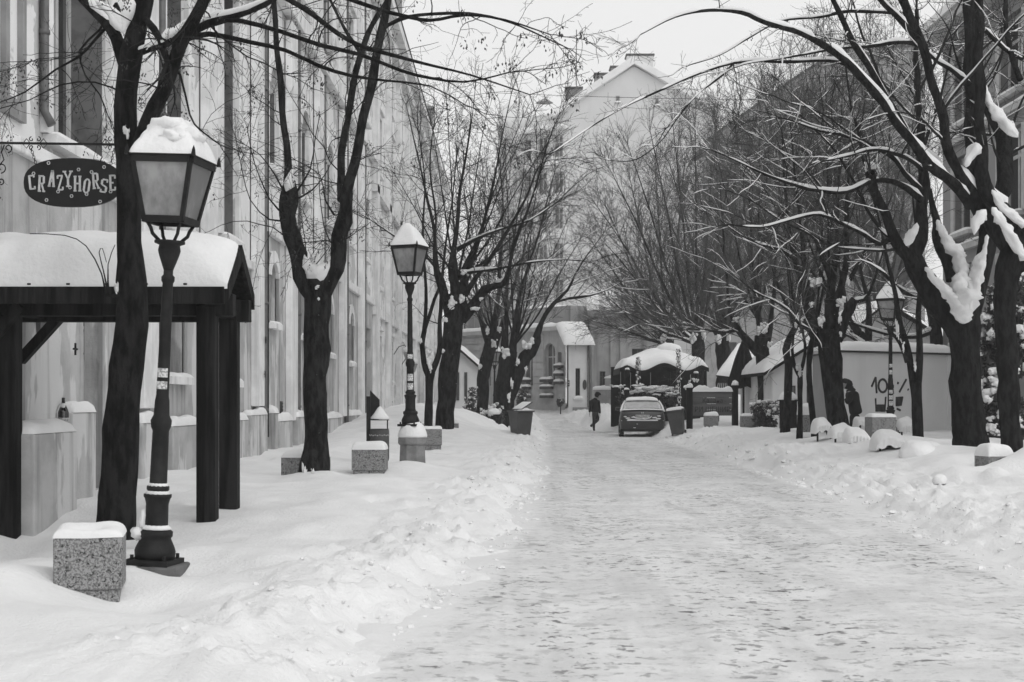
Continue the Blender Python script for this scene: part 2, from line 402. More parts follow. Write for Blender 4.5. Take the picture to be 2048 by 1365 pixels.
def road_material():
    m = bpy.data.materials.new('packed_snow'); m.use_nodes = True
    n = m.node_tree.nodes; l = m.node_tree.links; b = n['Principled BSDF']
    b.inputs['Roughness'].default_value = 0.65; b.inputs['Specular IOR Level'].default_value = 0.25
    tc = n.new('ShaderNodeTexCoord')
    def noise(sc, det, st=(1, 1, 1), rg=0.6):
        mp = n.new('ShaderNodeMapping'); mp.inputs['Scale'].default_value = st; l.new(tc.outputs['Object'], mp.inputs[0])
        t = n.new('ShaderNodeTexNoise'); t.inputs['Scale'].default_value = sc; t.inputs['Detail'].default_value = det; t.inputs['Roughness'].default_value = rg
        l.new(mp.outputs[0], t.inputs['Vector']); return t.outputs[0]
    def mr(src, a, bb, c, d):
        r = n.new('ShaderNodeMapRange'); r.interpolation_type = 'SMOOTHSTEP'
        for k, v in zip((1, 2, 3, 4), (a, bb, c, d)): r.inputs[k].default_value = v
        l.new(src, r.inputs[0]); return r.outputs[0]
    def mx(fac, a, c):
        x = n.new('ShaderNodeMix'); x.data_type = 'FLOAT'; l.new(fac, x.inputs[0])
        for k, v in ((2, a), (3, c)):
            if isinstance(v, float): x.inputs[k].default_value = v
            else: l.new(v, x.inputs[k])
        return x.outputs[0]
    def mul(a, c):
        x = n.new('ShaderNodeMath'); x.operation = 'MULTIPLY'; l.new(a, x.inputs[0]); l.new(c, x.inputs[1]); return x.outputs[0]
    base = mr(noise(1.3, 6), 0.35, 0.65, 0.72, 0.60)
    base = mx(mr(noise(2.2, 4, (1, 0.07, 1), 0.6), 0.48, 0.66, 0.0, 0.45), base, 0.46)
    base = mx(mr(noise(7, 7, (1, 0.9, 1), 0.7), 0.50, 0.66, 0.0, 0.6), base, 0.52)
    zone = mr(noise(0.9, 4, (1.0, 0.4, 1)), 0.41, 0.57, 0.28, 1.0)
    f1 = mr(noise(3.6, 7, (1.0, 0.9, 1), 0.68), 0.54, 0.64, 0.0, 0.5); f2 = mr(noise(10, 5, (1, 1.0, 1), 0.62), 0.56, 0.63, 0.0, 0.9)
    fx = n.new('ShaderNodeMath'); fx.operation = 'MAXIMUM'; l.new(f1, fx.inputs[0]); l.new(f2, fx.inputs[1])
    fleck = mul(fx.outputs[0], zone)
    base = mx(fleck, base, 0.20)
    dark = mul(mr(noise(6.5, 5, (0.9, 1.1, 1)), 0.60, 0.65, 0.0, 0.85), zone)
    base = mx(dark, base, 0.06)
    at = n.new('ShaderNodeAttribute'); at.attribute_name = 'spill'      # crumbs of clean snow fallen from the banks
    sp = n.new('ShaderNodeMath'); sp.operation = 'ADD'; l.new(at.outputs['Fac'], sp.inputs[0]); l.new(noise(6, 5), sp.inputs[1])
    base = mx(mr(sp.outputs[0], 0.62, 1.05, 0.0, 1.0), base, 0.71)
    cb = n.new('ShaderNodeCombineColor')
    for k in range(3): l.new(base, cb.inputs[k])
    l.new(cb.outputs[0], b.inputs['Base Color'])
    bp = n.new('ShaderNodeBump'); bp.inputs['Strength'].default_value = 0.6; bp.inputs['Distance'].default_value = 0.02
    l.new(noise(22, 8), bp.inputs['Height']); l.new(bp.outputs[0], b.inputs['Normal'])
    return m
ys = np.concatenate([[2.0, 3.5, 5.0], 6.2 * np.exp(np.linspace(0, math.log(150 / 6.2), 430))])
tt = np.linspace(0, 1, 200)
L, R = road_l(ys) - 0.9, road_r(ys) + 0.9
gx = L[:, None] + (R - L)[:, None] * tt[None, :]
yy = np.repeat(ys[:, None], len(tt), 1)
fade = np.clip(18 / yy, 0.3, 1)
gz = base_rise(yy) + fade * (0.022 * fbm(gx * 1.1, yy * 0.8, 81, 3) + 0.015 * np.maximum(-0.05, fbm(gx * 5.0, yy * 3.2, 91, 4, 0.65)) * (0.35 + 1.3 * sst(vnoise(gx * 0.7, yy * 0.35, 95), -0.15, 0.3))) - 0.02 * np.exp(-((gx - road_l(yy) - 0.9) / 0.35) ** 2) - 0.02 * np.exp(-((gx - road_l(yy) - 2.4) / 0.35) ** 2)
edge = np.minimum(gx - L[:, None], R[:, None] - gx)
gz = gz - 0.25 * (1 - sst(edge, 0.0, 0.6))
nv, nu = gx.shape
idx = np.arange(nv * nu).reshape(nv, nu)
fc = np.stack([idx[:-1, :-1], idx[:-1, 1:], idx[1:, 1:], idx[1:, :-1]], -1).reshape(-1, 4)
me = mesh_np('road', np.stack([gx, yy, gz], -1).reshape(-1, 3), fc, True)
me.materials.append(road_material())
at = me.attributes.new('spill', 'FLOAT', 'POINT'); at.data.foreach_set('value', np.ascontiguousarray(1 - sst(edge, 0.5, 1.5), dtype=np.float32).ravel())
tag(link('road', me), 'trodden packed snow on the roadway with dark wet flecks', kind='structure')

# clods of shovelled snow along both road edges
def clods(n, seed):
    r = np.random.default_rng(seed); y = 6.5 * np.exp(r.random(n) * math.log(60 / 6.5)); left = r.random(n) < 0.5
    d = np.abs(r.normal(size=n)) * 0.5 - 0.25 + 0.3 * vnoise(y * 1.3, y * 0 + 2.0, 77)
    x = np.where(left, road_l(y) - d - 0.1, road_r(y) + d + 0.1)
    s = (0.008 + 0.032 * r.random(n) ** 3.5) * np.clip(y / 16, 0.7, 1.25)
    z = np.maximum(bank(x, y), base_rise(y)) + s * 0.02
    t = (1 + 5 ** 0.5) / 2
    iv = norm3(np.array([(-1, t, 0), (1, t, 0), (-1, -t, 0), (1, -t, 0), (0, -1, t), (0, 1, t), (0, -1, -t), (0, 1, -t), (t, 0, -1), (t, 0, 1), (-t, 0, -1), (-t, 0, 1)], float))
    fi = np.array([(0, 11, 5), (0, 5, 1), (0, 1, 7), (0, 7, 10), (0, 10, 11), (1, 5, 9), (5, 11, 4), (11, 10, 2), (10, 7, 6), (7, 1, 8), (3, 9, 4), (3, 4, 2), (3, 2, 6), (3, 6, 8), (3, 8, 9), (4, 9, 5), (2, 4, 11), (6, 2, 10), (8, 6, 7), (9, 8, 1)])
    a = r.random(n) * 6.283; co, si = np.cos(a), np.sin(a)
    v = iv[None] * (0.65 + 0.7 * r.random((n, 12, 1))) * s[:, None, None] * np.stack([0.8 + 0.9 * r.random(n), 0.8 + 0.9 * r.random(n), 0.6 + 0.5 * r.random(n)], 1)[:, None, :]
    v = np.stack([v[..., 0] * co[:, None] - v[..., 1] * si[:, None], v[..., 0] * si[:, None] + v[..., 1] * co[:, None], v[..., 2]], -1) + np.stack([x, y, z], 1)[:, None, :]
    f = (fi[None] + (np.arange(n) * 12)[:, None, None]).reshape(-1, 3)
    return mesh_np('snow_clods', v.reshape(-1, 3), f, False)
def norm3(a): return a / np.linalg.norm(a, axis=-1, keepdims=True)
me = clods(1900, 5); me.materials.append(MATS['snow_fine'])
tag(link('snow_clods', me), 'small broken clods of shovelled snow along both road edges', kind='stuff')
# ------------------------------------------------------------------ buildings
class Facade:
    def __init__(s, o, u, n):
        s.o = Vector(o); s.u = Vector(u).normalized(); s.n = Vector(n).normalized()
    def T(s, u, z, d=0.0): return s.o + s.u * u + s.n * d + Vector((0, 0, z))
    def fb(s, mb, u0, u1, z0, z1, d0, d1):
        T = s.T
        mb.hexa([T(u0, z0, d0), T(u1, z0, d0), T(u1, z0, d1), T(u0, z0, d1), T(u0, z1, d0), T(u1, z1, d0), T(u1, z1, d1), T(u0, z1, d1)])
    def wall(s, mb, u0, u1, z0, z1, holes=(), dep=0.25, d=0.0):
        us = sorted({u0, u1, *[h[0] for h in holes], *[h[1] for h in holes]})
        zs = sorted({z0, z1, *[h[2] for h in holes], *[h[3] for h in holes]})
        us = [q for q in us if u0 <= q <= u1]; zs = [q for q in zs if z0 <= q <= z1]
        for a, b in zip(us, us[1:]):
            for c, e in zip(zs, zs[1:]):
                mu, mz = (a + b) / 2, (c + e) / 2
                if any(h[0] < mu < h[1] and h[2] < mz < h[3] for h in holes): continue
                mb.add([s.T(a, c, d), s.T(b, c, d), s.T(b, e, d), s.T(a, e, d)], [(0, 1, 2, 3)])
        for h in holes:
            a, b, c, e = h[:4]; arch = h[4] if len(h) > 4 else 0
            ring = [(a, e - arch), (a, c), (b, c), (b, e - arch)]
            if arch:
                K = 8; cu = (a + b) / 2; ru = (b - a) / 2
                arc = [(cu + ru * math.cos(math.pi * k / K), e - arch + arch * math.sin(math.pi * k / K)) for k in range(K + 1)]
                for side, cor in ((arc[:K // 2 + 1], (b, e)), (arc[K // 2:], (a, e))):
                    poly = [cor] + side
                    for i in range(1, len(poly) - 1):
                        mb.add([s.T(*poly[0], d), s.T(*poly[i], d), s.T(*poly[i + 1], d)], [(0, 1, 2)])
                ring += arc[1:-1]
            n = len(ring)
            for i in range(n):
                p, q = ring[i], ring[(i + 1) % n]
                mb.add([s.T(*p, d), s.T(*q, d), s.T(*q, d - dep), s.T(*p, d - dep)], [(0, 1, 2, 3)])
    def window(s, par, h, dep=0.25, fr='frame_pale', gl='glass_grey', mull=1, trans=1, w=0.06):
        a, b, c, e = h[:4]
        mb = MB(); d0, d1 = -dep, -dep + 0.05
        s.fb(mb, a, a + w, c, e, d0, d1); s.fb(mb, b - w, b, c, e, d0, d1); s.fb(mb, a + w, b - w, c, c + w, d0, d1); s.fb(mb, a + w, b - w, e - w, e, d0, d1)
        for k in range(mull):
            m = a + (b - a) * (k + 1) / (mull + 1); s.fb(mb, m - w / 2, m + w / 2, c + w, e - w, d0, d1 - 0.005)
        for k in range(trans):
            z = c + (e - c) * (0.68 if trans == 1 else (k + 1) / (trans + 1)); s.fb(mb, a + w, b - w, z - w / 2, z + w / 2, d0, d1 - 0.010)
        f = obj('window', mb, fr, par)
        if dep > 0.4:
            q = h[3] - (h[4] if len(h) > 4 else 0)
            for u0, u1 in ((a + 0.001, a + 0.03), (b - 0.03, b - 0.001)):
                k_ = MB(); s.fb(k_, u0, u1, c + 0.002, q, d1 + 0.002, -0.04); obj('casing', k_, 'casing', f)
            k_ = MB(); s.fb(k_, a + 0.031, b - 0.031, e - 0.04, e - 0.003, d1 + 0.002, -0.06); obj('casing', k_, 'casing', f)
        mb = MB(); s.fb(mb, a + 0.003, b - 0.003, c + 0.003, e - 0.003, d0 - 0.02, d0 + 0.012); obj('pane', mb, gl, f)
        return f
    def surround(s, par, h, w=0.16, out=0.07, m='plaster_trim', ears=False, hood=True):
        a, b, c, e = h[:4]; mb = MB()
        s.fb(mb, a - w, a, c - 0.02, e, 0.001, out); s.fb(mb, b, b + w, c - 0.02, e, 0.001, out); s.fb(mb, a - w, b + w, e, e + w, 0.001, out)
        if hood: s.fb(mb, a - w * 1.6, b + w * 1.6, e + w, e + w * 1.7, 0.001, out + 0.10)
        if ears:
            z = c
            while z < e:
                s.fb(mb, a - w * 1.7, a - w, z, z + 0.28, 0.001, out + 0.01); s.fb(mb, b + w, b + w * 1.7, z, z + 0.28, 0.001, out + 0.01); z += 0.56
        return obj('window_surround', mb, m, par)
    def sill(s, par, h, out=0.16, m='plaster_trim', snow=0.07):
        a, b, c, e = h[:4]; mb = MB(); s.fb(mb, a - 0.15, b + 0.15, c - 0.14, c - 0.025, 0.001, out)
        o = obj('sill', mb, m, par)
        if snow:
            mb = MB(); mb.smooth = True
            mb.pillow(lambda p, q: s.T((a + b) / 2 + p * ((b - a) / 2 + 0.13), c - 0.026, -0.10 + (q + 1) / 2 * (out + 0.10)), snow, 6, 5, seed=a)
            obj('snow', mb, 'snow', o)
        return o
    def strip(s, par, name, m, u0, u1, z0, z1, d0, d1, bevel=0):
        mb = MB(); s.fb(mb, u0, u1, z0, z1, d0, d1); return obj(name, mb, m, par, bevel=bevel)
    def ledge_snow(s, par, u0, u1, z, d0, d1, thick, seed=0, nu=14):
        mb = MB(); mb.smooth = True
        mb.pillow(lambda p, q: s.T((u0 + u1) / 2 + p * (u1 - u0) / 2, z, d0 + (q + 1) / 2 * (d1 - d0)), thick, nu, 6, seed=seed, amp=0.5)
        return obj('snow', mb, 'snow', par)
    def pipe(s, par, u, z0, z1, r=0.06, d=0.11, m='metal_grey'):
        mb = MB(); mb.smooth = True; mb.tube([s.T(u, z0, d + 0.08), s.T(u, z0 + 0.15, d), s.T(u, z1, d)], r, 8)
        z = z0 + 1.0
        while z < z1: mb.tube([s.T(u, z, d), s.T(u, z + 0.05, d)], r * 1.25, 8); z += 2.2
        return obj('drainpipe', mb, m, par)

WX = -5.22
# --- near building on the left: upper wall, shabby lower wall, pilasters on pedestals, tall windows
bA = thing('plaster_building', 'weathered pale plaster building nearest on the left, behind the canopy and hanging sign', 'building', (WX, 19, 0))
fA = Facade((WX, 0, 0), (0, 1, 0), (1, 0, 0))
upA = [(15.95, 18.25, 4.35, 8.9), (21.2, 22.6, 4.35, 8.9), (25.4, 26.8, 4.35, 8.9), (15.95, 18.25, 10.8, 14.2), (21.2, 22.6, 10.8, 14.2), (25.4, 26.8, 10.8, 14.2)]
loA = [(17.25, 18.05, 0.25, 3.0), (21.3, 22.5, 1.75, 3.3), (25.5, 26.7, 1.75, 3.3)]
mb = MB(); fA.wall(mb, 7.0, 29.6, 3.95, 17.0, upA, 0.48); obj('wall', mb, 'plaster', bA)
mb = MB(); fA.wall(mb, 7.0, 29.6, -0.9, 3.95, loA, 0.28, 0.02); obj('lower_wall', mb, 'plaster_low', bA)
for k, h in enumerate(upA):
    fA.window(bA, h, 0.48, mull=3 if h[1] - h[0] > 2 else 1, w=0.11, gl='glass_dark')
    fA.surround(bA, h, 0.22, 0.08, ears=(k == 1)); fA.sill(bA, h)
for h in loA[1:]:
    fA.window(bA, h, 0.28, fr='frame_dark', gl='glass_grey'); fA.surround(bA, h, 0.14, 0.05, m='plaster_grey', hood=False); fA.sill(bA, h)
mb = MB(); fA.fb(mb, 17.25, 18.05, 0.25, 3.0, -0.26, -0.2)
dA = obj('door', mb, 'plaster_grey', bA)
mb = MB()
for zz, kk in ((2.30, 1), (1.75, 0.5), (1.15, 0.7), (0.75, 0.7)):      # sprayed rings and strokes on the door leaf
    mb.tube([fA.T(17.75 + 0.17 * kk * math.cos(t * 0.5), zz + 0.17 * kk * math.sin(t * 0.5), -0.19) for t in range(13)], 0.02, 5)
mb.tube([fA.T(17.38, 2.6, -0.19), fA.T(17.42, 2.2, -0.19), fA.T(17.45, 2.0, -0.19)], 0.05, 6)
mb.tube([fA.T(17.35, 1.9, -0.19), fA.T(17.9, 1.95, -0.19)], 0.025, 6)
for zz in (1.15, 0.75): mb.tube([fA.T(17.75, zz, -0.195), fA.T(17.76, zz, -0.17)], 0.035, 6)
mb.tube([fA.T(17.4, 0.52, -0.19), fA.T(18.0, 0.52, -0.19)], 0.015, 5)
obj('graffiti', mb, 'graffiti', dA)
# raised niche frame high on the wall
mb = MB()
for u0, u1, z0, z1 in ((14.5, 14.62, 4.3, 8.0), (15.0, 15.12, 4.3, 8.0), (14.62, 15.0, 4.3, 4.5), (14.62, 15.0, 7.7, 8.0)): fA.fb(mb, u0, u1, z0, z1, 0.001, 0.06)
obj('niche_frame', mb, 'plaster_grey', bA)
for k, u in enumerate((13.2, 19.6, 23.7, 28.3)):
    fA.strip(bA, 'pilaster', 'plaster_trim', u, u + 0.8, 1.25, 9.3, 0.022, 0.16, 0.015)
    fA.strip(bA, 'pilaster', 'plaster_trim', u, u + 0.8, 10.0, 16.4, 0.003, 0.14, 0.015)
    fA.strip(bA, 'pilaster_capital', 'plaster_trim', u - 0.08, u + 0.88, 9.0, 9.3, 0.161, 0.24)
for k, (u0, u1, z) in enumerate(((14.3, 15.7, 1.02), (16.2, 17.1, 1.22), (19.3, 20.5, 1.05), (21.0, 22.9, 0.98), (23.3, 24.6, 1.05), (25.2, 27.0, 1.0), (27.3, 29.1, 1.08))):
    o = fA.strip(bA, 'pedestal', 'plaster_low', u0, u1, -0.9, z, 0.021, 0.22 if k != 0 else 0.42, 0.02)
    fA.ledge_snow(o, u0 + 0.02, u1 - 0.02, z, 0.02, 0.23 if k else 0.42, 0.13, k * 3.1)
for z0, z1, d in ((3.95, 4.12, 0.10), (9.45, 9.85, 0.2), (16.4, 16.9, 0.35)):
    fA.strip(bA, 'string_course', 'plaster_trim', 7.0, 29.55, z0, z1, 0.004, d, 0.02)
fA.pipe(bA, 20.75, 0.1, 16.3); fA.pipe(bA, 29.3, 0.15, 16.3, 0.075); fA.pipe(bA, 16.05 - 0.35, 4.4, 16.0, 0.05, 0.06)
mb = MB(); fA.fb(mb, 7.0, 29.55, 16.9, 17.2, -4, 0.5); obj('cornice', mb, 'plaster_trim', bA)
# thin fixing crosses, cables
mb = MB()
for u, zz in ((16.35, 2.6), (16.35, 1.95), (22.9, 2.55), (22.9, 2.0), (29.0, 2.6), (28.9, 1.9)):
    mb.bar(fA.T(u - 0.07, zz, 0.2), fA.T(u + 0.07, zz, 0.2), 0.02); mb.bar(fA.T(u, zz - 0.07, 0.2), fA.T(u, zz + 0.07, 0.2), 0.02)
mb.tube([fA.T(29.75, 0.6, 0.12), fA.T(29.75, 16, 0.12)], 0.018, 5)
obj('cable_clips', mb, 'iron', bA)

# --- second building on the left
bB = thing('plaster_building', 'peeling plaster building with arched windows in the middle of the left row', 'building', (WX, 41, 0))
fB = fA
grB = [(30.4, 31.3, 3.05, 4.35, 0.3), (35.0, 36.0, 3.0, 4.3, 0.3), (39.8, 40.9, 2.7, 4.2, 0.35), (45.2, 46.3, 2.6, 4.2, 0.4)]
drB = (50.6, 52.3, 0.5, 4.0)
upB = [(30.3, 31.5, 6.4, 8.6, 0.45), (34.9, 36.1, 6.4, 8.6, 0.45), (39.7, 40.9, 6.4, 8.6, 0.45), (45.1, 46.3, 6.4, 8.6, 0.45), (50.0, 51.2, 6.4, 8.6, 0.45)]
topB = [(a, b, 11.3, 13.7) for a, b, *_ in upB]
mb = MB(); fB.wall(mb, 29.6, 53.0, 4.9, 17.0, upB + topB, 0.45); obj('wall', mb, 'plaster_b', bB)
mb = MB(); fB.wall(mb, 29.6, 53.0, -0.3, 4.9, grB + [drB], 0.25, 0.02); obj('lower_wall', mb, 'plaster_low', bB)
for h in grB + upB + topB:
    fB.window(bB, h, 0.25 if h in grB else 0.45, fr='frame_dark', gl='glass_dark')
    fB.surround(bB, h, 0.18, 0.06, hood=len(h) == 4, m='plaster_grey' if h in grB else 'plaster_trim'); fB.sill(bB, h)
    if len(h) == 5:
        mb = MB(); cu = (h[0] + h[1]) / 2; ru = (h[1] - h[0]) / 2
        for k in range(8):
            p = [fB.T(cu + (ru + w) * math.cos(math.pi * (k + e) / 8), h[3] - h[4] + (h[4] + w * 1.2) * math.sin(math.pi * (k + e) / 8), 0.09) for e, w in ((0, 0), (1, 0), (1, 0.22), (0, 0.22))]
            mb.prism(p, (-0.08, 0, 0))
        obj('window_arch', mb, 'plaster_trim', bB)
mb = MB(); fB.fb(mb, 50.6, 52.3, 0.5, 4.0, -0.24, -0.18); dB = obj('door', mb, 'plaster_grey', bB)
tm = text_mesh('10б', 0.52); tm.materials.append(MATS['graffiti'])
o = link('house_number', tm, dB); o.matrix_local = Matrix.Translation(fB.T(51.45, 2.75, -0.17) - wloc(bB)) @ Matrix.Rotation(math.pi / 2, 4, 'Z') @ Matrix.Rotation(math.pi / 2, 4, 'X')
for k, u in enumerate((32.6, 37.3, 42.6, 47.9)):
    fB.strip(bB, 'pilaster', 'plaster_trim', u, u + 0.9, 0.9, 10.1, 0.022, 0.18, 0.02)
    fB.strip(bB, 'pilaster', 'plaster_trim', u, u + 0.9, 10.75, 16.2, 0.003, 0.16, 0.02)
    fB.pipe(bB, u + 1.35, 0.2, 16.2, 0.07)
for k, (u0, u1, z) in enumerate(((29.9, 30.3, 1.1), (30.5, 32.3, 0.92), (33.2, 34.6, 0.98), (35.2, 37.0, 0.9), (38.5, 41.8, 0.88), (44.2, 47.4, 0.9))):
    o = fB.strip(bB, 'pedestal', 'plaster_low', u0, u1, -0.3, z, 0.021, 0.24, 0.02); fB.ledge_snow(o, u0, u1, z, 0.02, 0.26, 0.16, k * 2.3 + 1)
for z0, z1, d in ((4.9, 5.15, 0.12), (10.2, 10.65, 0.24), (16.2, 16.8, 0.4)):
    fB.strip(bB, 'string_course', 'plaster_trim', 29.65, 52.95, z0, z1, 0.004, d, 0.02)
mb = MB(); fB.fb(mb, 29.65, 52.95, 16.8, 17.15, -4, 0.55); obj('cornice', mb, 'plaster_trim', bB)
for u in (32.0, 31.85):     # small vents by the pavement
    mb = MB(); fB.fb(mb, u, u + 0.07, 0.95, 1.35, 0.021, 0.05)
    for q in range(5): fB.fb(mb, u + 0.015, u + 0.055, 0.98 + q * 0.075, 1.02 + q * 0.075, 0.05, 0.06)
    obj('vent', mb, 'frame_dark', bB)

# --- long far building on the left
bC = thing('plaster_building', 'long far plaster building closing the left row, its eaves running down behind the trees', 'building', (WX, 78, 0))
upC, dC = [], []
for k in range(9):
    u = 55.0 + k * 5.4
    upC += [(u, u + 1.2, 5.8, 8.2), (u, u + 1.2, 10.2, 12.4), (u, u + 1.2, 13.6, 15.2)]
    dC.append((u + 0.1, u + 1.2, 1.0, 3.9) if k % 2 == 0 else (u, u + 1.2, 2.2, 3.9))
mb = MB(); fA.wall(mb, 53.0, 104.0, -0.3, 16.6, upC + dC, 0.45); obj('wall', mb, 'plaster_b', bC)
mb = MB(); mb.add([(WX, 104, -0.3), (WX - 14, 104, -0.3), (WX - 14, 104, 16.6), (WX, 104, 16.6)], [(0, 1, 2, 3)]); obj('end_wall', mb, 'plaster_b', bC)
for h in upC + dC:
    fA.window(bC, h, 0.45, fr='frame_dark', gl='glass_dark', w=0.08); fA.surround(bC, h, 0.2, 0.08); fA.sill(bC, h)
for k in range(10):
    u = 53.2 + k * 5.4; fA.strip(bC, 'pilaster', 'plaster_trim', u, u + 0.9, 0.5, 15.9, 0.003, 0.2)
    if k % 2: fA.pipe(bC, u + 1.1, 0.3, 15.8, 0.08)
for z0, z1, d in ((4.6, 4.9, 0.14), (9.2, 9.5, 0.2), (15.9, 16.4, 0.4), (16.4, 16.8, 0.7)):
    fA.strip(bC, 'string_course', 'plaster_trim', 53.05, 103.95, z0, z1, 0.004, d)
mb = MB(); mb.add([fA.T(53, 16.8, 0.75), fA.T(104.3, 16.8, 0.75), fA.T(104.3, 20.5, -7), fA.T(53, 20.5, -7)], [(0, 1, 2, 3)]); o = obj('roof', mb, 'roof_tile', bC)
for u in (57.5, 81.0):
    mb = MB(); fA.fb(mb, u, u + 1.1, 16.8, 18.0, 0.0, 0.7); fA.fb(mb, u - 0.1, u + 1.2, 18.0, 18.15, -0.1, 0.8); obj('roof_vent', mb, 'house_grey', o)
for u in (62.0, 98.0):
    mb = MB(); fA.fb(mb, u, u + 0.9, 17.0, 19.2, -1.0, -0.2); obj('chimney', mb, 'brick_wall', o)
for (u, z) in ((62.5, 3.4), (66.5, 3.0)):     # wall lanterns on scroll arms
    mb = MB(); mb.smooth = True
    mb.tube([fA.T(u, z, 0.02), fA.T(u, z + 0.35, 0.25), fA.T(u, z + 0.42, 0.5), fA.T(u, z + 0.25, 0.62)], 0.02, 6)
    a = obj('lantern_arm', mb, 'iron', bC)
    mb = MB(); mb.lathe([(0.06, -0.35), (0.17, 0.0), (0.2, 0.02), (0.05, 0.16), (0.02, 0.22)], 6, fA.T(u, z + 0.05, 0.62)); l_ = obj('wall_lantern', mb, 'lantern_glass', a)
    mb = MB(); mb.smooth = True; mb.blob(fA.T(u, z + 0.2, 0.62), (0.2, 0.2, 0.14), 8, 0.2, seed=u); obj('snow', mb, 'snow', a)

# --- tall white gabled house far up the street
YG = 130.0
bG = thing('gabled_building', 'tall white rendered building with a big blank gable and chimneys at the street end', 'building', (X(1280, YG), YG, base_rise(YG)))
gl, gr = X(1138, YG), X(1425, YG); ze, za = Z(218, YG), Z(133, YG); gx_ = X(1268, YG)
mb = MB()
hol = [(X(1231, YG), X(1240, YG), Z(205, YG), Z(192, YG)), (X(1310, YG), X(1318, YG), Z(211, YG), Z(197, YG))]
fG = Facade((0, YG, 0), (1, 0, 0), (0, -1, 0))
fG.wall(mb, gl, gr, 0, Z(222, YG), [])
mb.add([fG.T(gl, Z(222, YG)), fG.T(gr, Z(222, YG)), fG.T(gr, Z(248, YG) + 1.2), fG.T(gx_, za), fG.T(gl, ze)], [(0, 1, 2, 3, 4)])
obj('gable_wall', mb, 'render_white', bG)
for h in hol:
    mb = MB(); fG.fb(mb, h[0], h[1], h[2], h[3], 0.01, 0.06); w_ = obj('window', mb, 'frame_pale', bG)
    mb = MB(); fG.fb(mb, h[0] + 0.06, h[1] - 0.06, h[2] + 0.06, h[3] - 0.06, 0.061, 0.08); obj('pane', mb, 'glass_grey', w_)
    mb = MB(); mb.smooth = True; mb.pillow(lambda p, q: fG.T((h[0] + h[1]) / 2 + p * 0.3, h[2] - 0.05, (q + 1) * 0.12), 0.15, 5, 4); obj('snow', mb, 'snow', w_)
mb = MB(); mb.smooth = False
D = 15.0
A0, A1, A2 = Vector((gl - 1.6, YG - 0.5, ze - 0.9)), Vector((gx_, YG - 0.5, za + 0.15)), Vector((gr + 0.6, YG - 0.5, Z(248, YG) + 0.9))
for p, q in ((A0, A1), (A1, A2)):
    mb.prism([p, q, q + Vector((0, 0, 0.75)), p + Vector((0, 0, 0.6))], (0, D, 0))
obj('snowy_roof', mb, 'snow', bG)
for x0, x1, yt, yb, dy in ((1254, 1307, 112, 190, 0.3), (1222, 1246, 136, 165, 4), (1190, 1220, 150, 185, 4.5), (1132, 1164, 178, 215, 5)):
    Yc = YG + dy; mb = MB(); mb.box((X(x0, Yc), Yc, Z(yb, Yc)), (X(x1, Yc), Yc + 1.6, Z(yt, Yc)))
    c_ = obj('chimney', mb, 'render_white' if x0 == 1254 else 'brick_wall', bG)
    mb = MB(); mb.box((X(x0 - 2, Yc), Yc - 0.1, Z(yt - 1, Yc)), (X(x1 + 2, Yc), Yc + 1.7, Z(yt - 4, Yc))); obj('chimney_cap', mb, 'roof_tile', c_)
mb = MB(); mb.tube([(X(1153, 134), 134, Z(200, 134)), (X(1153, 134), 134, Z(60, 134))], 0.05, 5); obj('aerial', mb, 'metal_grey', bG)
fH = Facade((gl, YG, 0), (-0.80, 0.60, 0), (-0.60, -0.80, 0))
hh = []
for f in range(7): hh += [(0.7, 1.7, 4.0 + f * 3.3, 6.0 + f * 3.3), (2.5, 3.5, 4.0 + f * 3.3, 6.0 + f * 3.3), (4.3, 5.2, 4.0 + f * 3.3, 6.0 + f * 3.3)]
mb = MB(); fH.wall(mb, 0, 6.2, 0, ze - 0.2, hh, 0.2); obj('street_wall', mb, 'house_white', bG)
for h in hh: fH.window(bG, h, 0.2, fr='frame_pale', gl='glass_grey', w=0.08)
for f in range(8):
    z = 3.1 + f * 3.3; o = fH.strip(bG, 'balcony' if f % 2 else 'cornice', 'house_white', 0.1, 6.1, z, z + 0.25, 0.003, 0.9 if f % 2 else 0.4)
    fH.ledge_snow(o, 0.1, 6.1, z + 0.25, 0.003, 0.9 if f % 2 else 0.4, 0.3, f)
tq = fH.T(6.3, 0, 0)
mb = MB(); mb.smooth = True; mb.lathe([(1.5, 0), (1.5, Z(265, 134)), (1.7, Z(262, 134)), (1.6, Z(240, 134)), (1.2, Z(218, 134)), (0.5, Z(205, 134)), (0.05, Z(201, 134))], 20, (tq.x, tq.y, 0)); obj('turret', mb, 'house_white', bG)
mb = MB(); mb.smooth = True; c = P(1089, 204, 131); mb.lathe([(0.0, 0.3), (0.45, 0.12), (0.8, -0.1)], 14, c, cap=False); o = obj('satellite_dish', mb, 'house_grey', bG)

# --- low buildings at the bend: grey building with arched windows, white house, grey classical house
bD = thing('arched_building', 'grey building with tall arched windows and snowy window boxes at the bend', 'building', (3.0, 92, base_rise(92)))
fD = Facade((X(1131, 88), 88, 0), (-0.62, 0.785, 0), (-0.785, -0.62, 0))
hD = [(0.35, 0.75, 2.9, 4.4), (1.0, 2.05, 2.3, 5.0, 0.55), (3.2, 4.3, 2.3, 5.0, 0.55), (5.4, 6.5, 2.3, 5.0, 0.55), (7.6, 8.7, 2.3, 5.0, 0.55)]
mb = MB(); fD.wall(mb, 0, 11, 0, 6.0, hD, 0.3); obj('wall', mb, 'plaster_pale', bD)
for h in hD: fD.window(bD, h, 0.3, fr='frame_pale', gl='glass_grey', w=0.07)
for k in range(12):
    for a, b in ((2.1, 3.15), (4.35, 5.35), (6.55, 7.55), (8.75, 11)): 
        if k < 8: fD.strip(bD, 'rustication_block', 'plaster_pale', a, b, 2.05 + k * 0.45, 2.42 + k * 0.45, 0.003, 0.05)
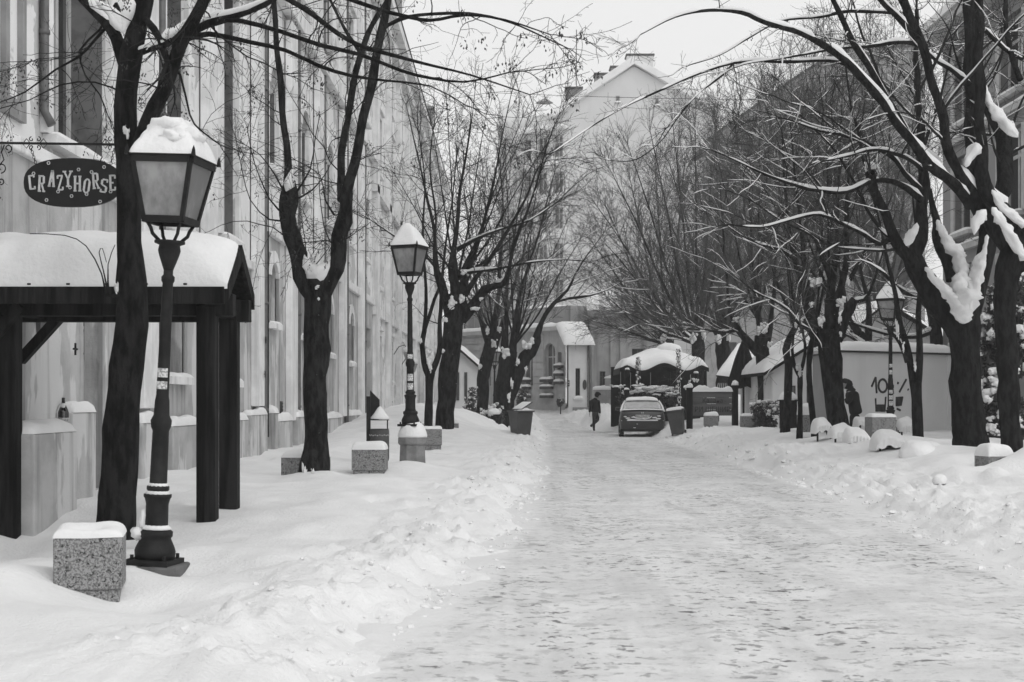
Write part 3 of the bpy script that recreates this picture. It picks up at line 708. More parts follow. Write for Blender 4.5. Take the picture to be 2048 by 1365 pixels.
for a, b in ((2.2, 3.1), (4.4, 5.3)):
    for z in (1.55, 2.1, 2.55):
        o = fD.strip(bD, 'window_box', 'frame_dark', a - 1.1, b - 1.0, z, z + 0.18, 0.06, 0.36); fD.ledge_snow(o, a - 1.12, b - 0.98, z + 0.18, 0.05, 0.38, 0.16, z + a, 8)
for z in (2.4, 2.9, 3.4):
    o = fD.strip(bD, 'window_box', 'frame_dark', 0.1, 0.75, z, z + 0.18, 0.06, 0.36); fD.ledge_snow(o, 0.08, 0.77, z + 0.18, 0.05, 0.38, 0.16, z, 8)
o = fD.strip(bD, 'cornice', 'plaster_pale', 0, 11, 5.75, 6.0, 0.003, 0.35); fD.ledge_snow(o, 0, 11, 6.0, -0.4, 0.36, 0.3, 3, 30)
mb = MB(); fD.fb(mb, 0, 11, 6.0, 7.3, -6, -0.41); obj('attic', mb, 'house_grey', bD)

bE = thing('white_house', 'small white house with thick snow on its roof and a tall narrow window', 'house', (X(1160, 84), 84, base_rise(84)))
YE = 84.0; fE = Facade((X(1137, YE), YE, 0), (1, 0.12, 0), (0.12, -1, 0))
hE = [(0.42, 0.70, Z(795, YE), Z(737, YE))]
wE = X(1177, YE) - X(1137, YE)
mb = MB(); fE.wall(mb, 0, wE, 0, Z(690, YE), hE, 0.2)
mb.add([fE.T(wE, 0), fE.T(wE, 0, -8), fE.T(wE, 5.5, -8), fE.T(wE, Z(690, YE))], [(0, 1, 2, 3)]); obj('wall', mb, 'house_white', bE)
fE.window(bE, hE[0], 0.2, fr='frame_dark', gl='glass_dark', w=0.05); fE.sill(bE, hE[0], 0.2, 'house_white', 0.12)
mb = MB(); c = fE.T(0.96, Z(770, YE), 0.02)
mb.prism([c + fE.u * 0.12 * math.cos(t * math.pi / 8) + Vector((0, 0, 0.30 * math.sin(t * math.pi / 8))) for t in range(16)], fE.n * 0.04); obj('oval_plaque', mb, 'frame_dark', bE)
mb = MB(); fE.fb(mb, -0.06, 0.06, Z(773, YE), Z(761, YE), 0.003, 0.03); o = obj('house_sign', mb, 'paint_black', bE)
mb = MB(); fE.fb(mb, -0.04, 0.04, Z(766, YE), Z(764, YE), 0.031, 0.035); fE.fb(mb, -0.03, 0.04, Z(770, YE), Z(769, YE), 0.031, 0.035); obj('lettering', mb, 'paint_pale', o)
fE.strip(bE, 'plinth', 'plaster_grey', 0.25, wE + 0.05, 0, Z(815, YE), 0.003, 0.15)
mb = MB(); mb.smooth = True
def roofE(p, q):
    u = wE / 2 + p * (wE / 2 + 0.35); d = 0.45 - (q + 1) / 2 * 3.4
    return fE.T(u, Z(691, YE) + (q + 1) / 2 * 1.35, d)
mb.pillow(roofE, 0.45, 14, 14, 4.0, 3, 0.2); o = obj('roof_snow', mb, 'snow', bE)
mb = MB(); mb.add([roofE(-1, -1) - Vector((0, 0, 0.02)), roofE(1, -1) - Vector((0, 0, 0.02)), roofE(1, 1) - Vector((0, 0, 0.02)), roofE(-1, 1) - Vector((0, 0, 0.02))], [(0, 1, 2, 3)]); obj('roof', mb, 'roof_tile', bE)
fE.pipe(bE, wE - 0.02, 0.6, Z(692, YE), 0.05, 0.09)

bF = thing('classical_house', 'grey house with flat pilasters and a dark cornice behind the snowy cafe tent', 'house', (X(1250, 88), 88, base_rise(88)))
YF = 88.0; fF = Facade((X(1180, YF), YF, 0), (1, 0, 0), (0, -1, 0)); wF = X(1330, YF) - X(1180, YF)
hF = [(0.60, 0.95, 2.2, 3.2), (2.6, 3.3, 2.4, 4.6), (0.85, 1.2, 0.4, 1.6)]
mb = MB(); fF.wall(mb, 0, wF, 0, Z(632, YF), hF, 0.2); mb.add([fF.T(0, 0), fF.T(0, 0, -8), fF.T(0, Z(632, YF), -8), fF.T(0, Z(632, YF))], [(0, 1, 2, 3)]); obj('wall', mb, 'house_grey', bF)
for h in hF: fF.window(bF, h, 0.2, fr='frame_dark', gl='glass_dark', w=0.05)
for u in (0.1, 1.25, 1.85, 3.5): fF.strip(bF, 'pilaster', 'house_grey', u, u + 0.35, 1.5, Z(640, YF), 0.003, 0.12)
fF.strip(bF, 'cornice', 'brick_dark', -0.15, wF, Z(634, YF), Z(622, YF), 0.003, 0.4)
mb = MB(); mb.smooth = True; mb.pillow(lambda p, q: fF.T(wF / 2 + p * (wF / 2 + 0.2), Z(622, YF) + (q + 1) * 0.7, 0.4 - (q + 1) * 2.5), 0.5, 16, 10, 4, 5, 0.2); obj('roof_snow', mb, 'snow', bF)
gw = thing('garden_wall', 'low pale garden wall with a snowy coping behind the walking person', 'wall', (X(1210, 78), 78, base_rise(78)))
fW = Facade((X(1188, 78), 78, 0), (1, 0, 0), (0, -1, 0)); wW = X(1300, 78) - X(1188, 78)
fW.strip(gw, 'masonry', 'plaster_grey', 0, wW, 0, Z(780, 78), -0.3, 0.0); o = fW.strip(gw, 'coping', 'house_white', -0.05, wW, Z(780, 78), Z(776, 78), -0.35, 0.06); fW.ledge_snow(o, -0.05, wW, Z(776, 78), -0.35, 0.07, 0.13, 4, 24)
o = fW.strip(gw, 'wall_pier', 'house_grey', 0.62, 1.22, Z(776, 78), Z(757, 78), -0.32, 0.02); fW.ledge_snow(o, 0.57, 1.27, Z(757, 78), -0.34, 0.06, 0.16, 7, 10)

# --- brick building on the right, dark block behind the trees, houses behind the stall
bR = thing('brick_building', 'brick building with pale window strips high on the right edge', 'building', (14, 38, 0))
fR = Facade((14, 0, 0), (0, 1, 0), (-1, 0, 0))
hR = []
for k in range(4):
    u = 30.6 + k * 4.2
    hR += [(u, u + 1.7, 3.2, 5.6), (u, u + 1.7, 6.6, 9.0), (u, u + 1.7, 10.0, 12.2)]
mb = MB(); fR.wall(mb, 28, 46.2, 0, 12.9, hR, 0.25); mb.add([(14, 46.2, 0), (26, 46.2, 0), (26, 46.2, 12.9), (14, 46.2, 12.9)], [(0, 1, 2, 3)]); obj('wall', mb, 'brick_wall', bR)
for h in hR:
    fR.window(bR, h, 0.25, gl='glass_dark', w=0.1); fR.sill(bR, h, 0.2, 'frame_pale', 0.1)
    mb = MB(); fR.fb(mb, h[0] - 0.35, h[0] - 0.02, h[2], h[3], 0.003, 0.05); obj('window_strip', mb, 'frame_pale', bR); mb = MB(); fR.fb(mb, h[1] + 0.02, h[1] + 0.35, h[2], h[3], 0.003, 0.05); obj('window_strip', mb, 'frame_pale', bR)
for z in (6.0, 9.4):
    o = fR.strip(bR, 'string_course', 'frame_pale', 28, 46.2, z, z + 0.18, 0.003, 0.16); fR.ledge_snow(o, 28, 46.2, z + 0.18, 0.003, 0.17, 0.1, z, 40)
fR.strip(bR, 'cornice', 'frame_pale', 28, 46.5, 12.9, 13.2, -0.3, 0.7)
mb = MB(); mb.prism([fR.T(28, 13.2, 0.8), fR.T(28, 13.5, 0.75), fR.T(28, 17.5, -6), fR.T(28, 17.0, -6)], (0, 18.6, 0)); obj('snowy_roof', mb, 'snow', bR)

bK = thing('dark_building', 'large dark building with a sloping roofline behind the bare trees on the right', 'building', (X(1600, 112), 112, base_rise(112)))
YK = 112.0; fK = Facade((X(1405, YK), YK, 0), (1, 0, 0), (0, -1, 0)); wK = X(1850, YK) - X(1405, YK)
hK = [(1.5 + i * 2.7, 2.7 + i * 2.7, 4 + f * 3.4, 6 + f * 3.4) for i in range(6) for f in range(5)]
RK = [(0.3, 285), (X(1582, YK) - X(1405, YK), 165), (X(1690, YK) - X(1405, YK), 95), (wK, 95)]
mb = MB(); fK.wall(mb, 0, wK, 0, Z(330, YK), hK, 0.2); mb.add([fK.T(0, Z(330, YK)), fK.T(wK, Z(330, YK))] + [fK.T(u, Z(q, YK)) for u, q in RK[::-1]] + [fK.T(0, Z(287, YK))], [(0, 1, 2, 3, 4, 5, 6)]); obj('wall', mb, 'brick_dark', bK)
for h in hK: fK.window(bK, h, 0.2, fr='frame_dark', gl='glass_dark', w=0.08)
mb = MB()
for a, b in zip(RK, RK[1:]):
    mb.prism([fK.T(a[0], Z(a[1], YK), 0.1), fK.T(b[0], Z(b[1], YK), 0.1), fK.T(b[0], Z(b[1], YK) + 0.25, 0.1), fK.T(a[0], Z(a[1], YK) + 0.25, 0.1)], (0, 12, 0))
obj('roof', mb, 'roof_tile', bK)

def gable_house(name, label, px0, px1, Y, pye, pya, depth, wallm, z0, pxa=None):
    t = thing(name, label, 'house', (X((px0 + px1) / 2, Y), Y, z0))
    f = Facade((X(px0, Y), Y, 0), (1, 0, 0), (0, -1, 0)); w = X(px1, Y) - X(px0, Y); a = w / 2 if pxa is None else X(pxa, Y) - X(px0, Y)
    mb = MB(); ze, za = Z(pye, Y), Z(pya, Y)
    mb.add([f.T(0, z0 - 0.5), f.T(w, z0 - 0.5), f.T(w, ze), f.T(a, za), f.T(0, ze), f.T(0, z0 - 0.5, -depth), f.T(0, ze, -depth), f.T(w, z0 - 0.5, -depth), f.T(w, ze, -depth)], [(0, 1, 2, 3, 4), (0, 4, 6, 5), (1, 7, 8, 2)])
    obj('wall', mb, wallm, t)
    for k, (p, q) in enumerate((((-0.35, ze - 0.25), (a, za + 0.05)), ((a, za + 0.05), (w + 0.35, ze - 0.25)))):
        mb = MB(); mb.prism([f.T(p[0], p[1], 0.35), f.T(q[0], q[1], 0.35), f.T(q[0], q[1] + 0.12, 0.35), f.T(p[0], p[1] + 0.12, 0.35)], (0, depth + 0.4, 0)); r = obj('roof', mb, 'wood_dark', t)
        mb = MB(); mb.smooth = True
        mb.pillow(lambda s_, q_: f.T(p[0] + (q[0] - p[0]) * (s_ + 1) / 2, p[1] + 0.121 + (q[1] - p[1]) * (s_ + 1) / 2, 0.38 - (q_ + 1) / 2 * (depth + 0.4)), 0.33, 12, 14, 6, k, 0.15); obj('snow', mb, 'snow', r)
    return t, f, w
t, f, w = gable_house('gabled_house', 'grey gabled house peeping over the white graffiti stall', 1672, 1900, 62, 690, 612, 8, 'house_grey', 0.6, 1770)
for u in (1.2, 2.4, 3.4): f.strip(t, 'cladding_batten', 'house_grey', u, u + 0.12, 0.5, Z(690, 62), 0.003, 0.05)
h = (2.0, 2.7, Z(675, 62), Z(655, 62)); mb = MB(); f.fb(mb, *h, 0.003, 0.06); o = obj('window', mb, 'frame_pale', t); mb = MB(); f.fb(mb, h[0] + 0.06, h[1] - 0.06, h[2] + 0.06, h[3] - 0.06, 0.061, 0.08); obj('pane', mb, 'glass_dark', o)
t, f, w = gable_house('cottage', 'low pale cottage with overhanging snowy roof between the slim trees and the stall', 1545, 1672, 50, 738, 676, 7, 'house_white', 0.5, 1655)
for u0, u1, z0, z1 in ((0.5, 0.8, 1.0, 1.9), (1.2, 1.5, 1.0, 1.9)):
    mb = MB(); f.fb(mb, u0, u1, z0, z1, 0.003, 0.05); o = obj('window', mb, 'frame_dark', t); mb = MB(); f.fb(mb, u0 + 0.05, u1 - 0.05, z0 + 0.05, z1 - 0.05, 0.051, 0.07); obj('pane', mb, 'glass_grey', o)
t, f, w = gable_house('garden_house', 'pale low house with snowy roof edge and lanterns behind the wheeled bin on the left', 908, 962, 76, 742, 700, 6, 'house_white', 0.9, 915)
for u in (0.12, 0.55):
    mb = MB(); f.fb(mb, u, u + 0.16, 1.4, 2.9, 0.003, 0.06); o = obj('shutter', mb, 'frame_dark', t)
t, f, w = gable_house('terrace_house', 'dim two storey house between the leaning trees on the left', 905, 1035, 108, 640, 590, 8, 'plaster_grey', 1.4)
for i in range(2):
    for k in range(2):
        u0, z0 = 0.8 + i * 1.9, 3.6 + k * 2.3; mb = MB(); f.fb(mb, u0, u0 + 1.0, z0, z0 + 1.4, 0.003, 0.08); o = obj('window', mb, 'frame_pale', t)
        mb = MB(); f.fb(mb, u0 + 0.08, u0 + 0.92, z0 + 0.08, z0 + 1.32, 0.081, 0.1); obj('pane', mb, 'glass_dark', o)
# ------------------------------------------------------------------ street furniture
def quad_panel(mb, a, b, c, d, t):
    a, b, c, d = map(Vector, (a, b, c, d)); n = (b - a).cross(d - a).normalized() * t / 2
    mb.hexa([a - n, b - n, c - n, d - n, a + n, b + n, c + n, d + n])

def make_lamp():
    t = thing('street_lamp', 'x', 'street lamp')
    mb = MB(); mb.box((-0.17, -0.17, 0), (0.17, 0.17, 0.04)); 
    for x in (-0.13, 0.13):
        for y in (-0.13, 0.13): mb.lathe([(0.015, 0.04), (0.015, 0.075)], 6, (x, y, 0))
    obj('base_plate', mb, 'iron', t, False)
    mb = MB(); mb.smooth = True
    mb.lathe([(0.15, 0.04), (0.155, 0.10), (0.145, 0.13), (0.12, 0.185), (0.115, 0.20), (0.127, 0.215), (0.127, 0.25), (0.105, 0.265)], 20)
    obj('bell_base', mb, 'iron', t, False)
    mb = MB()
    mb.lathe([(0.10, 0.265), (0.088, 0.30), (0.085, 0.46), (0.095, 0.50), (0.105, 0.515), (0.105, 0.535), (0.07, 0.55), (0.085, 0.57), (0.085, 0.595), (0.066, 0.61), (0.062, 1.02), (0.075, 1.05), (0.080, 1.10), (0.060, 1.14), (0.055, 1.25), (0.048, 1.29), (0.040, 2.15), (0.050, 2.17), (0.050, 2.20), (0.036, 2.215), (0.036, 2.25)], 16)
    obj('shaft', mb, 'iron', t, False, smooth=True)
    mb = MB(); mb.smooth = True
    mb.lathe([(0.036, 2.25), (0.05, 2.29), (0.075, 2.36), (0.085, 2.40), (0.078, 2.44), (0.115, 2.455), (0.115, 2.475), (0.04, 2.48)], 16)
    obj('capital', mb, 'iron', t, False)
    hb, ht, zb, zt = 0.150, 0.228, 2.62, 3.07
    for sx, sy in ((-1, -1), (1, -1), (1, 1), (-1, 1)):
        mb = MB(); mb.smooth = True
        mb.tube([(sx * 0.06, sy * 0.06, 2.47), (sx * 0.10, sy * 0.10, 2.52), (sx * 0.11, sy * 0.11, 2.56), (sx * 0.138, sy * 0.138, 2.62)], 0.014, 6)
        obj('arm', mb, 'iron', t, False)
    mb = MB(); c = [(-1, -1), (1, -1), (1, 1), (-1, 1)]
    for i in range(4):
        (a, b), (e, f) = c[i], c[(i + 1) % 4]
        mb.bar((a * hb, b * hb, zb), (a * ht, b * ht, zt), 0.032); mb.bar((a * hb, b * hb, zb + 0.006), (e * hb, f * hb, zb + 0.006), 0.04, 0.05); mb.bar((a * ht, b * ht, zt), (e * ht, f * ht, zt), 0.05, 0.05)
    obj('lantern_frame', mb, 'iron', t, False)
    for i in range(4):
        (a, b), (e, f) = c[i], c[(i + 1) % 4]; q = 0.985; mb = MB()
        quad_panel(mb, (a * hb * q, b * hb * q, zb + 0.02), (e * hb * q, f * hb * q, zb + 0.02), (e * ht * q, f * ht * q, zt - 0.02), (a * ht * q, b * ht * q, zt - 0.02), 0.004); obj('pane', mb, 'lantern_glass', t, False)
    mb = MB(); o = 0.262
    mb.add([(-o, -o, zt + 0.026), (o, -o, zt + 0.026), (o, o, zt + 0.026), (-o, o, zt + 0.026), (-0.09, -0.09, zt + 0.21), (0.09, -0.09, zt + 0.21), (0.09, 0.09, zt + 0.21), (-0.09, 0.09, zt + 0.21)], [(0, 1, 5, 4), (1, 2, 6, 5), (2, 3, 7, 6), (3, 0, 4, 7), (4, 5, 6, 7), (3, 2, 1, 0)])
    for a, b in c: mb.lathe([(0.02, 0.0), (0.012, 0.05), (0.0, 0.08)], 6, (a * o, b * o, zt + 0.02))
    obj('roof', mb, 'iron', t, False)
    return t
LAMP = make_lamp()
def lamp_snow(t, peaky, seed):
    zt = 3.096; mb = MB(); mb.smooth = True
    def base(a, b):
        m = max(abs(a), abs(b)); return (a * 0.255, b * 0.255, zt + 0.21 * min(1.0, (1 - m) * 1.45))
    if peaky: mb.pillow(lambda a, b: Vector(base(a, b)) + Vector((0, 0, 0.14 * max(0, 1 - 1.25 * max(abs(a), abs(b))))), 0.07, 16, 16, 8, seed, 0.8)
    else:
        mb.pillow(base, 0.07, 18, 18, 6, seed, 1.0)
        mb.blob((-0.04, 0.0, zt + 0.22), (0.165, 0.16, 0.11), 14, 0.45, 1.3, seed); mb.blob((0.13, -0.06, zt + 0.15), (0.12, 0.13, 0.085), 12, 0.5, 1.6, seed + 3); mb.blob((-0.15, -0.05, zt + 0.12), (0.11, 0.14, 0.08), 12, 0.5, 1.6, seed + 5); mb.blob((0.05, -0.12, zt + 0.15), (0.12, 0.1, 0.07), 12, 0.5, 1.8, seed + 8)
    obj('snow', mb, 'snow', t, False)
def sticker(t, z0, z1, r, a0, a1):
    mb = MB(); n = 6
    A = [a0 + (a1 - a0) * k / n for k in range(n + 1)]
    vs = [((r + 0.004) * math.cos(a), (r + 0.004) * math.sin(a), z) for z in (z0, z1) for a in A] + [((r - 0.008) * math.cos(a), (r - 0.008) * math.sin(a), z) for z in (z0, z1) for a in A]
    N = n + 1
    mb.add(vs, [(k, k + 1, N + k + 1, N + k) for k in range(n)] + [(k + N, k + N + 1, 3 * N + k + 1, 3 * N + k) for k in range(n)])
    obj('sticker', mb, 'sticker', t, False, smooth=True)
def lamp(label, px, Y, z, rz, tilt=0.0, peaky=True, first=False, seed=0, scale=1.0):
    t = LAMP if first else copy_tree(LAMP)
    t['label'] = label; t['group'] = 'street lamps'
    t.location = (X(px, Y), Y, z); t.rotation_euler = (0, tilt, rz); t.scale = (scale,) * 3
    return t
lamps = [lamp('nearest lantern post, tall and leaning beside the tree and canopy, thick lumpy snow on top', 309, 10.9, 0.105, math.radians(-9), 0.050, first=True),
         lamp('lantern post standing on an eight sided stone pedestal by the litter bin', 821, 24.5, 0.92, math.radians(-21), -0.006),
         lamp('lantern post covered with stickers in front of the white graffiti stall', 1781, 32.3, 0.62, math.radians(-38), 0.0, scale=0.985),
         lamp('small distant lantern post between the leaning trees on the left', 989, 66, 0.55, math.radians(-25), 0.0)]
for k, t in enumerate(lamps): lamp_snow(t, k != 0, k * 5 + 2)
def facing(t): return -math.pi / 2 - t.rotation_euler.z
f = facing(lamps[0])
for z0, z1 in ((1.34, 1.40), (1.43, 1.50)): sticker(lamps[0], z0, z1, 0.0465, f - 0.9, f + 0.9)
f = facing(lamps[1])
for z0, z1, r in ((0.78, 0.90, 0.063), (0.63, 0.74, 0.064), (1.16, 1.24, 0.060)): sticker(lamps[1], z0, z1, r, f - 0.7, f + 0.9)
f = facing(lamps[2])
for z0, z1, r in ((0.78, 0.88, 0.063), (0.64, 0.75, 0.064), (1.36, 1.46, 0.047), (1.52, 1.60, 0.046), (0.92, 1.00, 0.063)): sticker(lamps[2], z0, z1, r, f - 0.8, f + 0.8)
mb = MB(); mb.smooth = True                                   # snow on the rings of the near post
mb.lathe([(0.12, 0.268), (0.10, 0.29), (0.088, 0.30)], 14); mb.lathe([(0.1, 0.536), (0.08, 0.56), (0.07, 0.565)], 14); mb.lathe([(0.082, 0.596), (0.066, 0.62)], 14)
mb.blob((-0.09, -0.02, 0.33), (0.035, 0.05, 0.10), 8, 0.5, 2, 4); mb.blob((-0.12, -0.06, 0.23), (0.05, 0.06, 0.05), 8, 0.5, 2, 6)
obj('snow_patches', mb, 'snow', lamps[0], False)
# stone under the near lamp
t = thing('foundation_stone', 'square stone footing under the nearest lantern post', 'stone', (X(318, 10.9), 10.9, 0))
mb = MB(); x, y = t.location.x, 10.9; mb.box((x - 0.2, y - 0.2, -0.15), (x + 0.2, y + 0.2, 0.10)); obj('footing', mb, 'concrete_dark', t, bevel=0.02)
# eight sided pedestal of the second lamp
t = thing('lamp_pedestal', 'eight sided stone pedestal with a snow cap under the second lantern post', 'pedestal', (X(825, 24.5), 24.5, 0))
c = (X(825, 24.5), 24.5, 0)
mb = MB(); mb.lathe([(0.255, -0.2), (0.225, 0.60)], 8, c, math.pi / 8); obj('plinth', mb, 'concrete', t, bevel=0.008)
mb = MB(); mb.lathe([(0.235, 0.60), (0.262, 0.63), (0.262, 0.72), (0.24, 0.74), (0.10, 0.92), (0.05, 0.92)], 8, c, math.pi / 8); obj('cap', mb, 'concrete', t, bevel=0.006)
mb = MB(); mb.smooth = True; mb.lathe([(0.25, 0.73), (0.255, 0.76), (0.235, 0.84), (0.18, 0.95), (0.10, 1.01), (0.06, 1.02)], 18, c); obj('snow', mb, 'snow', t)

def block(label, px, Y, w, d, h, z0, rz=0.0, snow=0.1, hollow=False, foot=True, m='granite', hz=None):
    t = thing('stone_block', label, 'stone block', (X(px, Y), Y, z0), 'granite blocks along the kerb', rz)
    mb = MB(); mb.box((-w / 2, -d / 2, 0.10 if foot else 0), (w / 2, d / 2, h)); obj('block', mb, m, t, False, bevel=0.012)
    if foot: mb = MB(); mb.box((-w / 2 + 0.02, -d / 2 + 0.02, -0.4), (w / 2 - 0.02, d / 2 - 0.02, 0.10)); obj('foot', mb, m, t, False, bevel=0.01)
    if snow:
        mb = MB(); mb.smooth = True
        def base(a, b):
            dip = -0.5 * snow * math.exp(-((a / 0.5) ** 2 + ((b + 0.1) / 0.6) ** 2)) if hollow else 0
            return (a * (w / 2 + 0.004), b * (d / 2 + 0.004), h + dip - 0.003)
        mb.pillow(base, snow, 20, 20, 7, px * 0.1, 0.9 if hollow else 0.3); obj('snow', mb, 'snow', t, False)
    return t
block('large speckled granite block in the left foreground, hollowed snow on top', 181, 9.45, 0.435, 0.42, 0.445, 0.02, math.radians(12), 0.075, True)
block('speckled granite block half hidden behind the forked tree trunk', 612, 21.2, 0.62, 0.5, 0.42, 0.10, math.radians(-8), 0.12)
block('speckled granite block with a thick pillow of snow in front of the litter bin', 740, 23.2, 0.545, 0.5, 0.44, 0.13, 0.0, 0.12)
block('granite block behind the stone lamp pedestal', 864, 33.5, 0.47, 0.45, 0.48, 0.22, 0.05, 0.07)
block('small granite block at the foot of the thick tree before the garden house', 908, 42, 0.27, 0.4, 0.45, 0.25, 0.0, 0.1)
block('small granite block under the leaning twin trees beside the open wheeled bin', 1018, 60, 0.4, 0.4, 0.6, 0.15, 0.0, 0.1)
block('granite block nearly buried in the right bank at the picture edge', 1988, 20.6, 0.40, 0.4, 0.40, 0.16, math.radians(12), 0.16)
block('granite block behind the snowed-up chairs, at the sticker-covered lamp', 1761, 30.0, 0.53, 0.45, 0.62, 0.40, math.radians(6), 0.07)
block('pale granite block on the snow below the carved board', 1422, 49.5, 0.47, 0.4, 0.45, 0.40, 0.0, 0.12)
block('granite planter block by the round snowy shrub', 1497, 47, 0.5, 0.45, 0.46, 0.40, 0.0, 0.08)
block('granite block between the slim forked tree and the thick right tree', 1612, 37, 0.4, 0.4, 0.45, 0.55, 0.0, 0.28, foot=False)

# --- wooden canopy
t = thing('wooden_canopy', 'dark wooden canopy on square posts carrying a thick slab of snow, far left', 'canopy', (-3.9, 14.6, 0))
CX0, CX1, CYF, CYM, CYB, CZE, CZR = -6.6, -2.80, 13.85, 14.55, 15.25, 2.43, 2.86
for x, y, z0 in ((-3.04, 14.2, 0.1), (-2.99, 15.05, 0.1), (-5.03, 14.25, -0.1)):
    mb = MB(); mb.box((x - 0.095, y - 0.095, z0), (x + 0.095, y + 0.095, 2.30)); obj('post', mb, 'wood_dark', t, bevel=0.012)
mb = MB(); mb.box((X(18, 15.1), 15.0, 0.95), (X(39, 15.1), 15.13, 2.3)); obj('post', mb, 'wood_dark', t, bevel=0.01)
for y in (14.2, 15.05):
    mb = MB(); mb.box((CX0, y - 0.08, 2.2 - 0.012 * (y > 15)), (CX1 + 0.03, y + 0.08, 2.42)); obj('beam', mb, 'wood_dark', t, bevel=0.01)
for x in (-2.99, -5.0):
    mb = MB(); mb.box((x - 0.07, 14.281, 2.22), (x + 0.07, 14.969, 2.38)); obj('cross_beam', mb, 'wood_dark', t)
mb = MB(); mb.bar((X(40, 15.05), 15.05, Z(722, 15.05)), (X(122, 15.05), 15.05, Z(632, 15.05)), 0.10, 0.12, (0, 1, 0)); obj('brace', mb, 'wood_dark', t)
mb = MB(); mb.bar((X(-60, 14.1), 14.1, Z(730, 14.1)), (X(40, 14.1), 14.1, Z(612, 14.1)), 0.10, 0.12, (0, 1, 0)); obj('brace', mb, 'wood_dark', t)
nb = 10
for sgn in (-1, 1):
    y0, y1 = (CYF, CYM) if sgn < 0 else (CYB, CYM)
    for k in range(nb):
        x0 = CX0 + (CX1 - CX0) * k / nb; x1 = CX0 + (CX1 - CX0) * (k + 1) / nb - 0.012
        mb = MB(); mb.hexa([(x0, y0, CZE), (x1, y0, CZE), (x1, y1, CZR), (x0, y1, CZR), (x0, y0, CZE + 0.03), (x1, y0, CZE + 0.03), (x1, y1, CZR + 0.03), (x0, y1, CZR + 0.03)]); obj('roof_board', mb, 'wood_dark', t)
        mb = MB(); mb.bar((x0, y0 - 0.012 * sgn * -1, CZE + 0.05), (x0, y1, CZR + 0.05), 0.035, 0.035); obj('roof_batten', mb, 'wood_dark', t)
    mb = MB(); mb.hexa([(CX1, y0, CZE - 0.10), (CX1 + 0.04, y0, CZE - 0.10), (CX1 + 0.04, y1, CZR - 0.07), (CX1, y1, CZR - 0.07), (CX1, y0, CZE + 0.06), (CX1 + 0.04, y0, CZE + 0.06), (CX1 + 0.04, y1, CZR + 0.09), (CX1, y1, CZR + 0.09)]); obj('barge_board', mb, 'wood_dark', t)
mb = MB(); mb.box((CX0, CYF - 0.03, CZE - 0.13), (CX1, CYF - 0.001, CZE + 0.035)); obj('fascia', mb, 'wood_dark', t)
mb = MB(); mb.prism([(CX1 - 0.15, CYF + 0.2, CZE - 0.02), (CX1 - 0.15, CYB - 0.2, CZE - 0.02), (CX1 - 0.15, CYM, CZR - 0.03)], (-0.04, 0, 0)); obj('gable_boards', mb, 'wood_dark', t)
mb = MB(); mb.smooth = True
nx, ny = 70, 26; g = []
for j in range(ny + 1):
    b = math.sin((j / ny - 0.5) * math.pi)                      # -1 front eave .. 1 back eave
    for i in range(nx + 1):
        a = i / nx; x = CX0 + (CX1 + 0.03 - CX0) * a
        re = max(0.0, 1 - max(0, (a - 0.86) / 0.14) ** 3.0) ** 0.5
        rb = max(0.0, 1 - abs(b) ** 6) ** 0.5
        y = CYM + b * (CYB - CYF) / 2 * 1.02
        roof = CZR - (CZR - CZE) * abs(b) + 0.05
        top = CZR + 0.20 - 0.26 * abs(b) ** 2.2 + 0.05 * mnoise.noise(Vector((x * 1.5, y * 1.5, 3))) + 0.02 * mnoise.noise(Vector((x * 5, y * 5, 1))) + 0.03 * math.cos((x + 4.0) * 0.9)
        if abs(b) > 0.8: top -= 0.035 * abs(math.sin(x * 8.05)) ** 3
        rb = max(0.0, 1 - abs(b) ** 14) ** 0.5; re = max(0.0, 1 - max(0, (a - 0.72) / 0.28) ** 3.0) ** 0.5
        hgt = max(0, top - roof) * re * rb
        g.append((x, y, roof - 0.035 * (rb < 0.01) + hgt))
n_ = nx + 1
mb.add(g, [(j * n_ + i, j * n_ + i + 1, (j + 1) * n_ + i + 1, (j + 1) * n_ + i) for j in range(ny) for i in range(nx)])
obj('snow', mb, 'snow', t)
# lantern hanging below the canopy beam
t = thing('wall_lantern', 'small dark lantern on a curved bracket under the canopy', 'lantern', P(75, 655, 15.6))
mb = MB(); mb.lathe([(0.05, -0.2), (0.10, 0.03), (0.12, 0.05), (0.03, 0.16)], 6, P(78, 640, 15.6)); obj('lantern_body', mb, 'glass_grey', t)
mb = MB(); mb.smooth = True; mb.tube([P(42, 645, 15.6), P(50, 657, 15.6), P(66, 662, 15.6), P(80, 658, 15.6), P(92, 640, 15.6)], 0.012, 6); obj('bracket', mb, 'iron', t)
# bottle on the ledge
q = fA.T(15.5, 1.02, 0.33)
t = thing('bottle', 'dark glass bottle with a pale label standing on the snowy ledge', 'bottle', q)
mb = MB(); mb.smooth = True; mb.lathe([(0.0, 0), (0.055, 0.0), (0.058, 0.02), (0.058, 0.21), (0.045, 0.25), (0.02, 0.30), (0.018, 0.37), (0.0, 0.37)], 14, q); obj('glass', mb, 'bottle_glass', t)
mb = MB(); mb.smooth = True; mb.lathe([(0.0595, 0.07), (0.0595, 0.15)], 14, q, cap=False); obj('paper_label', mb, 'sticker', t)
mb = MB(); mb.smooth = True; mb.blob(q + Vector((0, -0.01, 0.28)), (0.035, 0.04, 0.03), 6, 0.3); obj('snow', mb, 'snow', t)

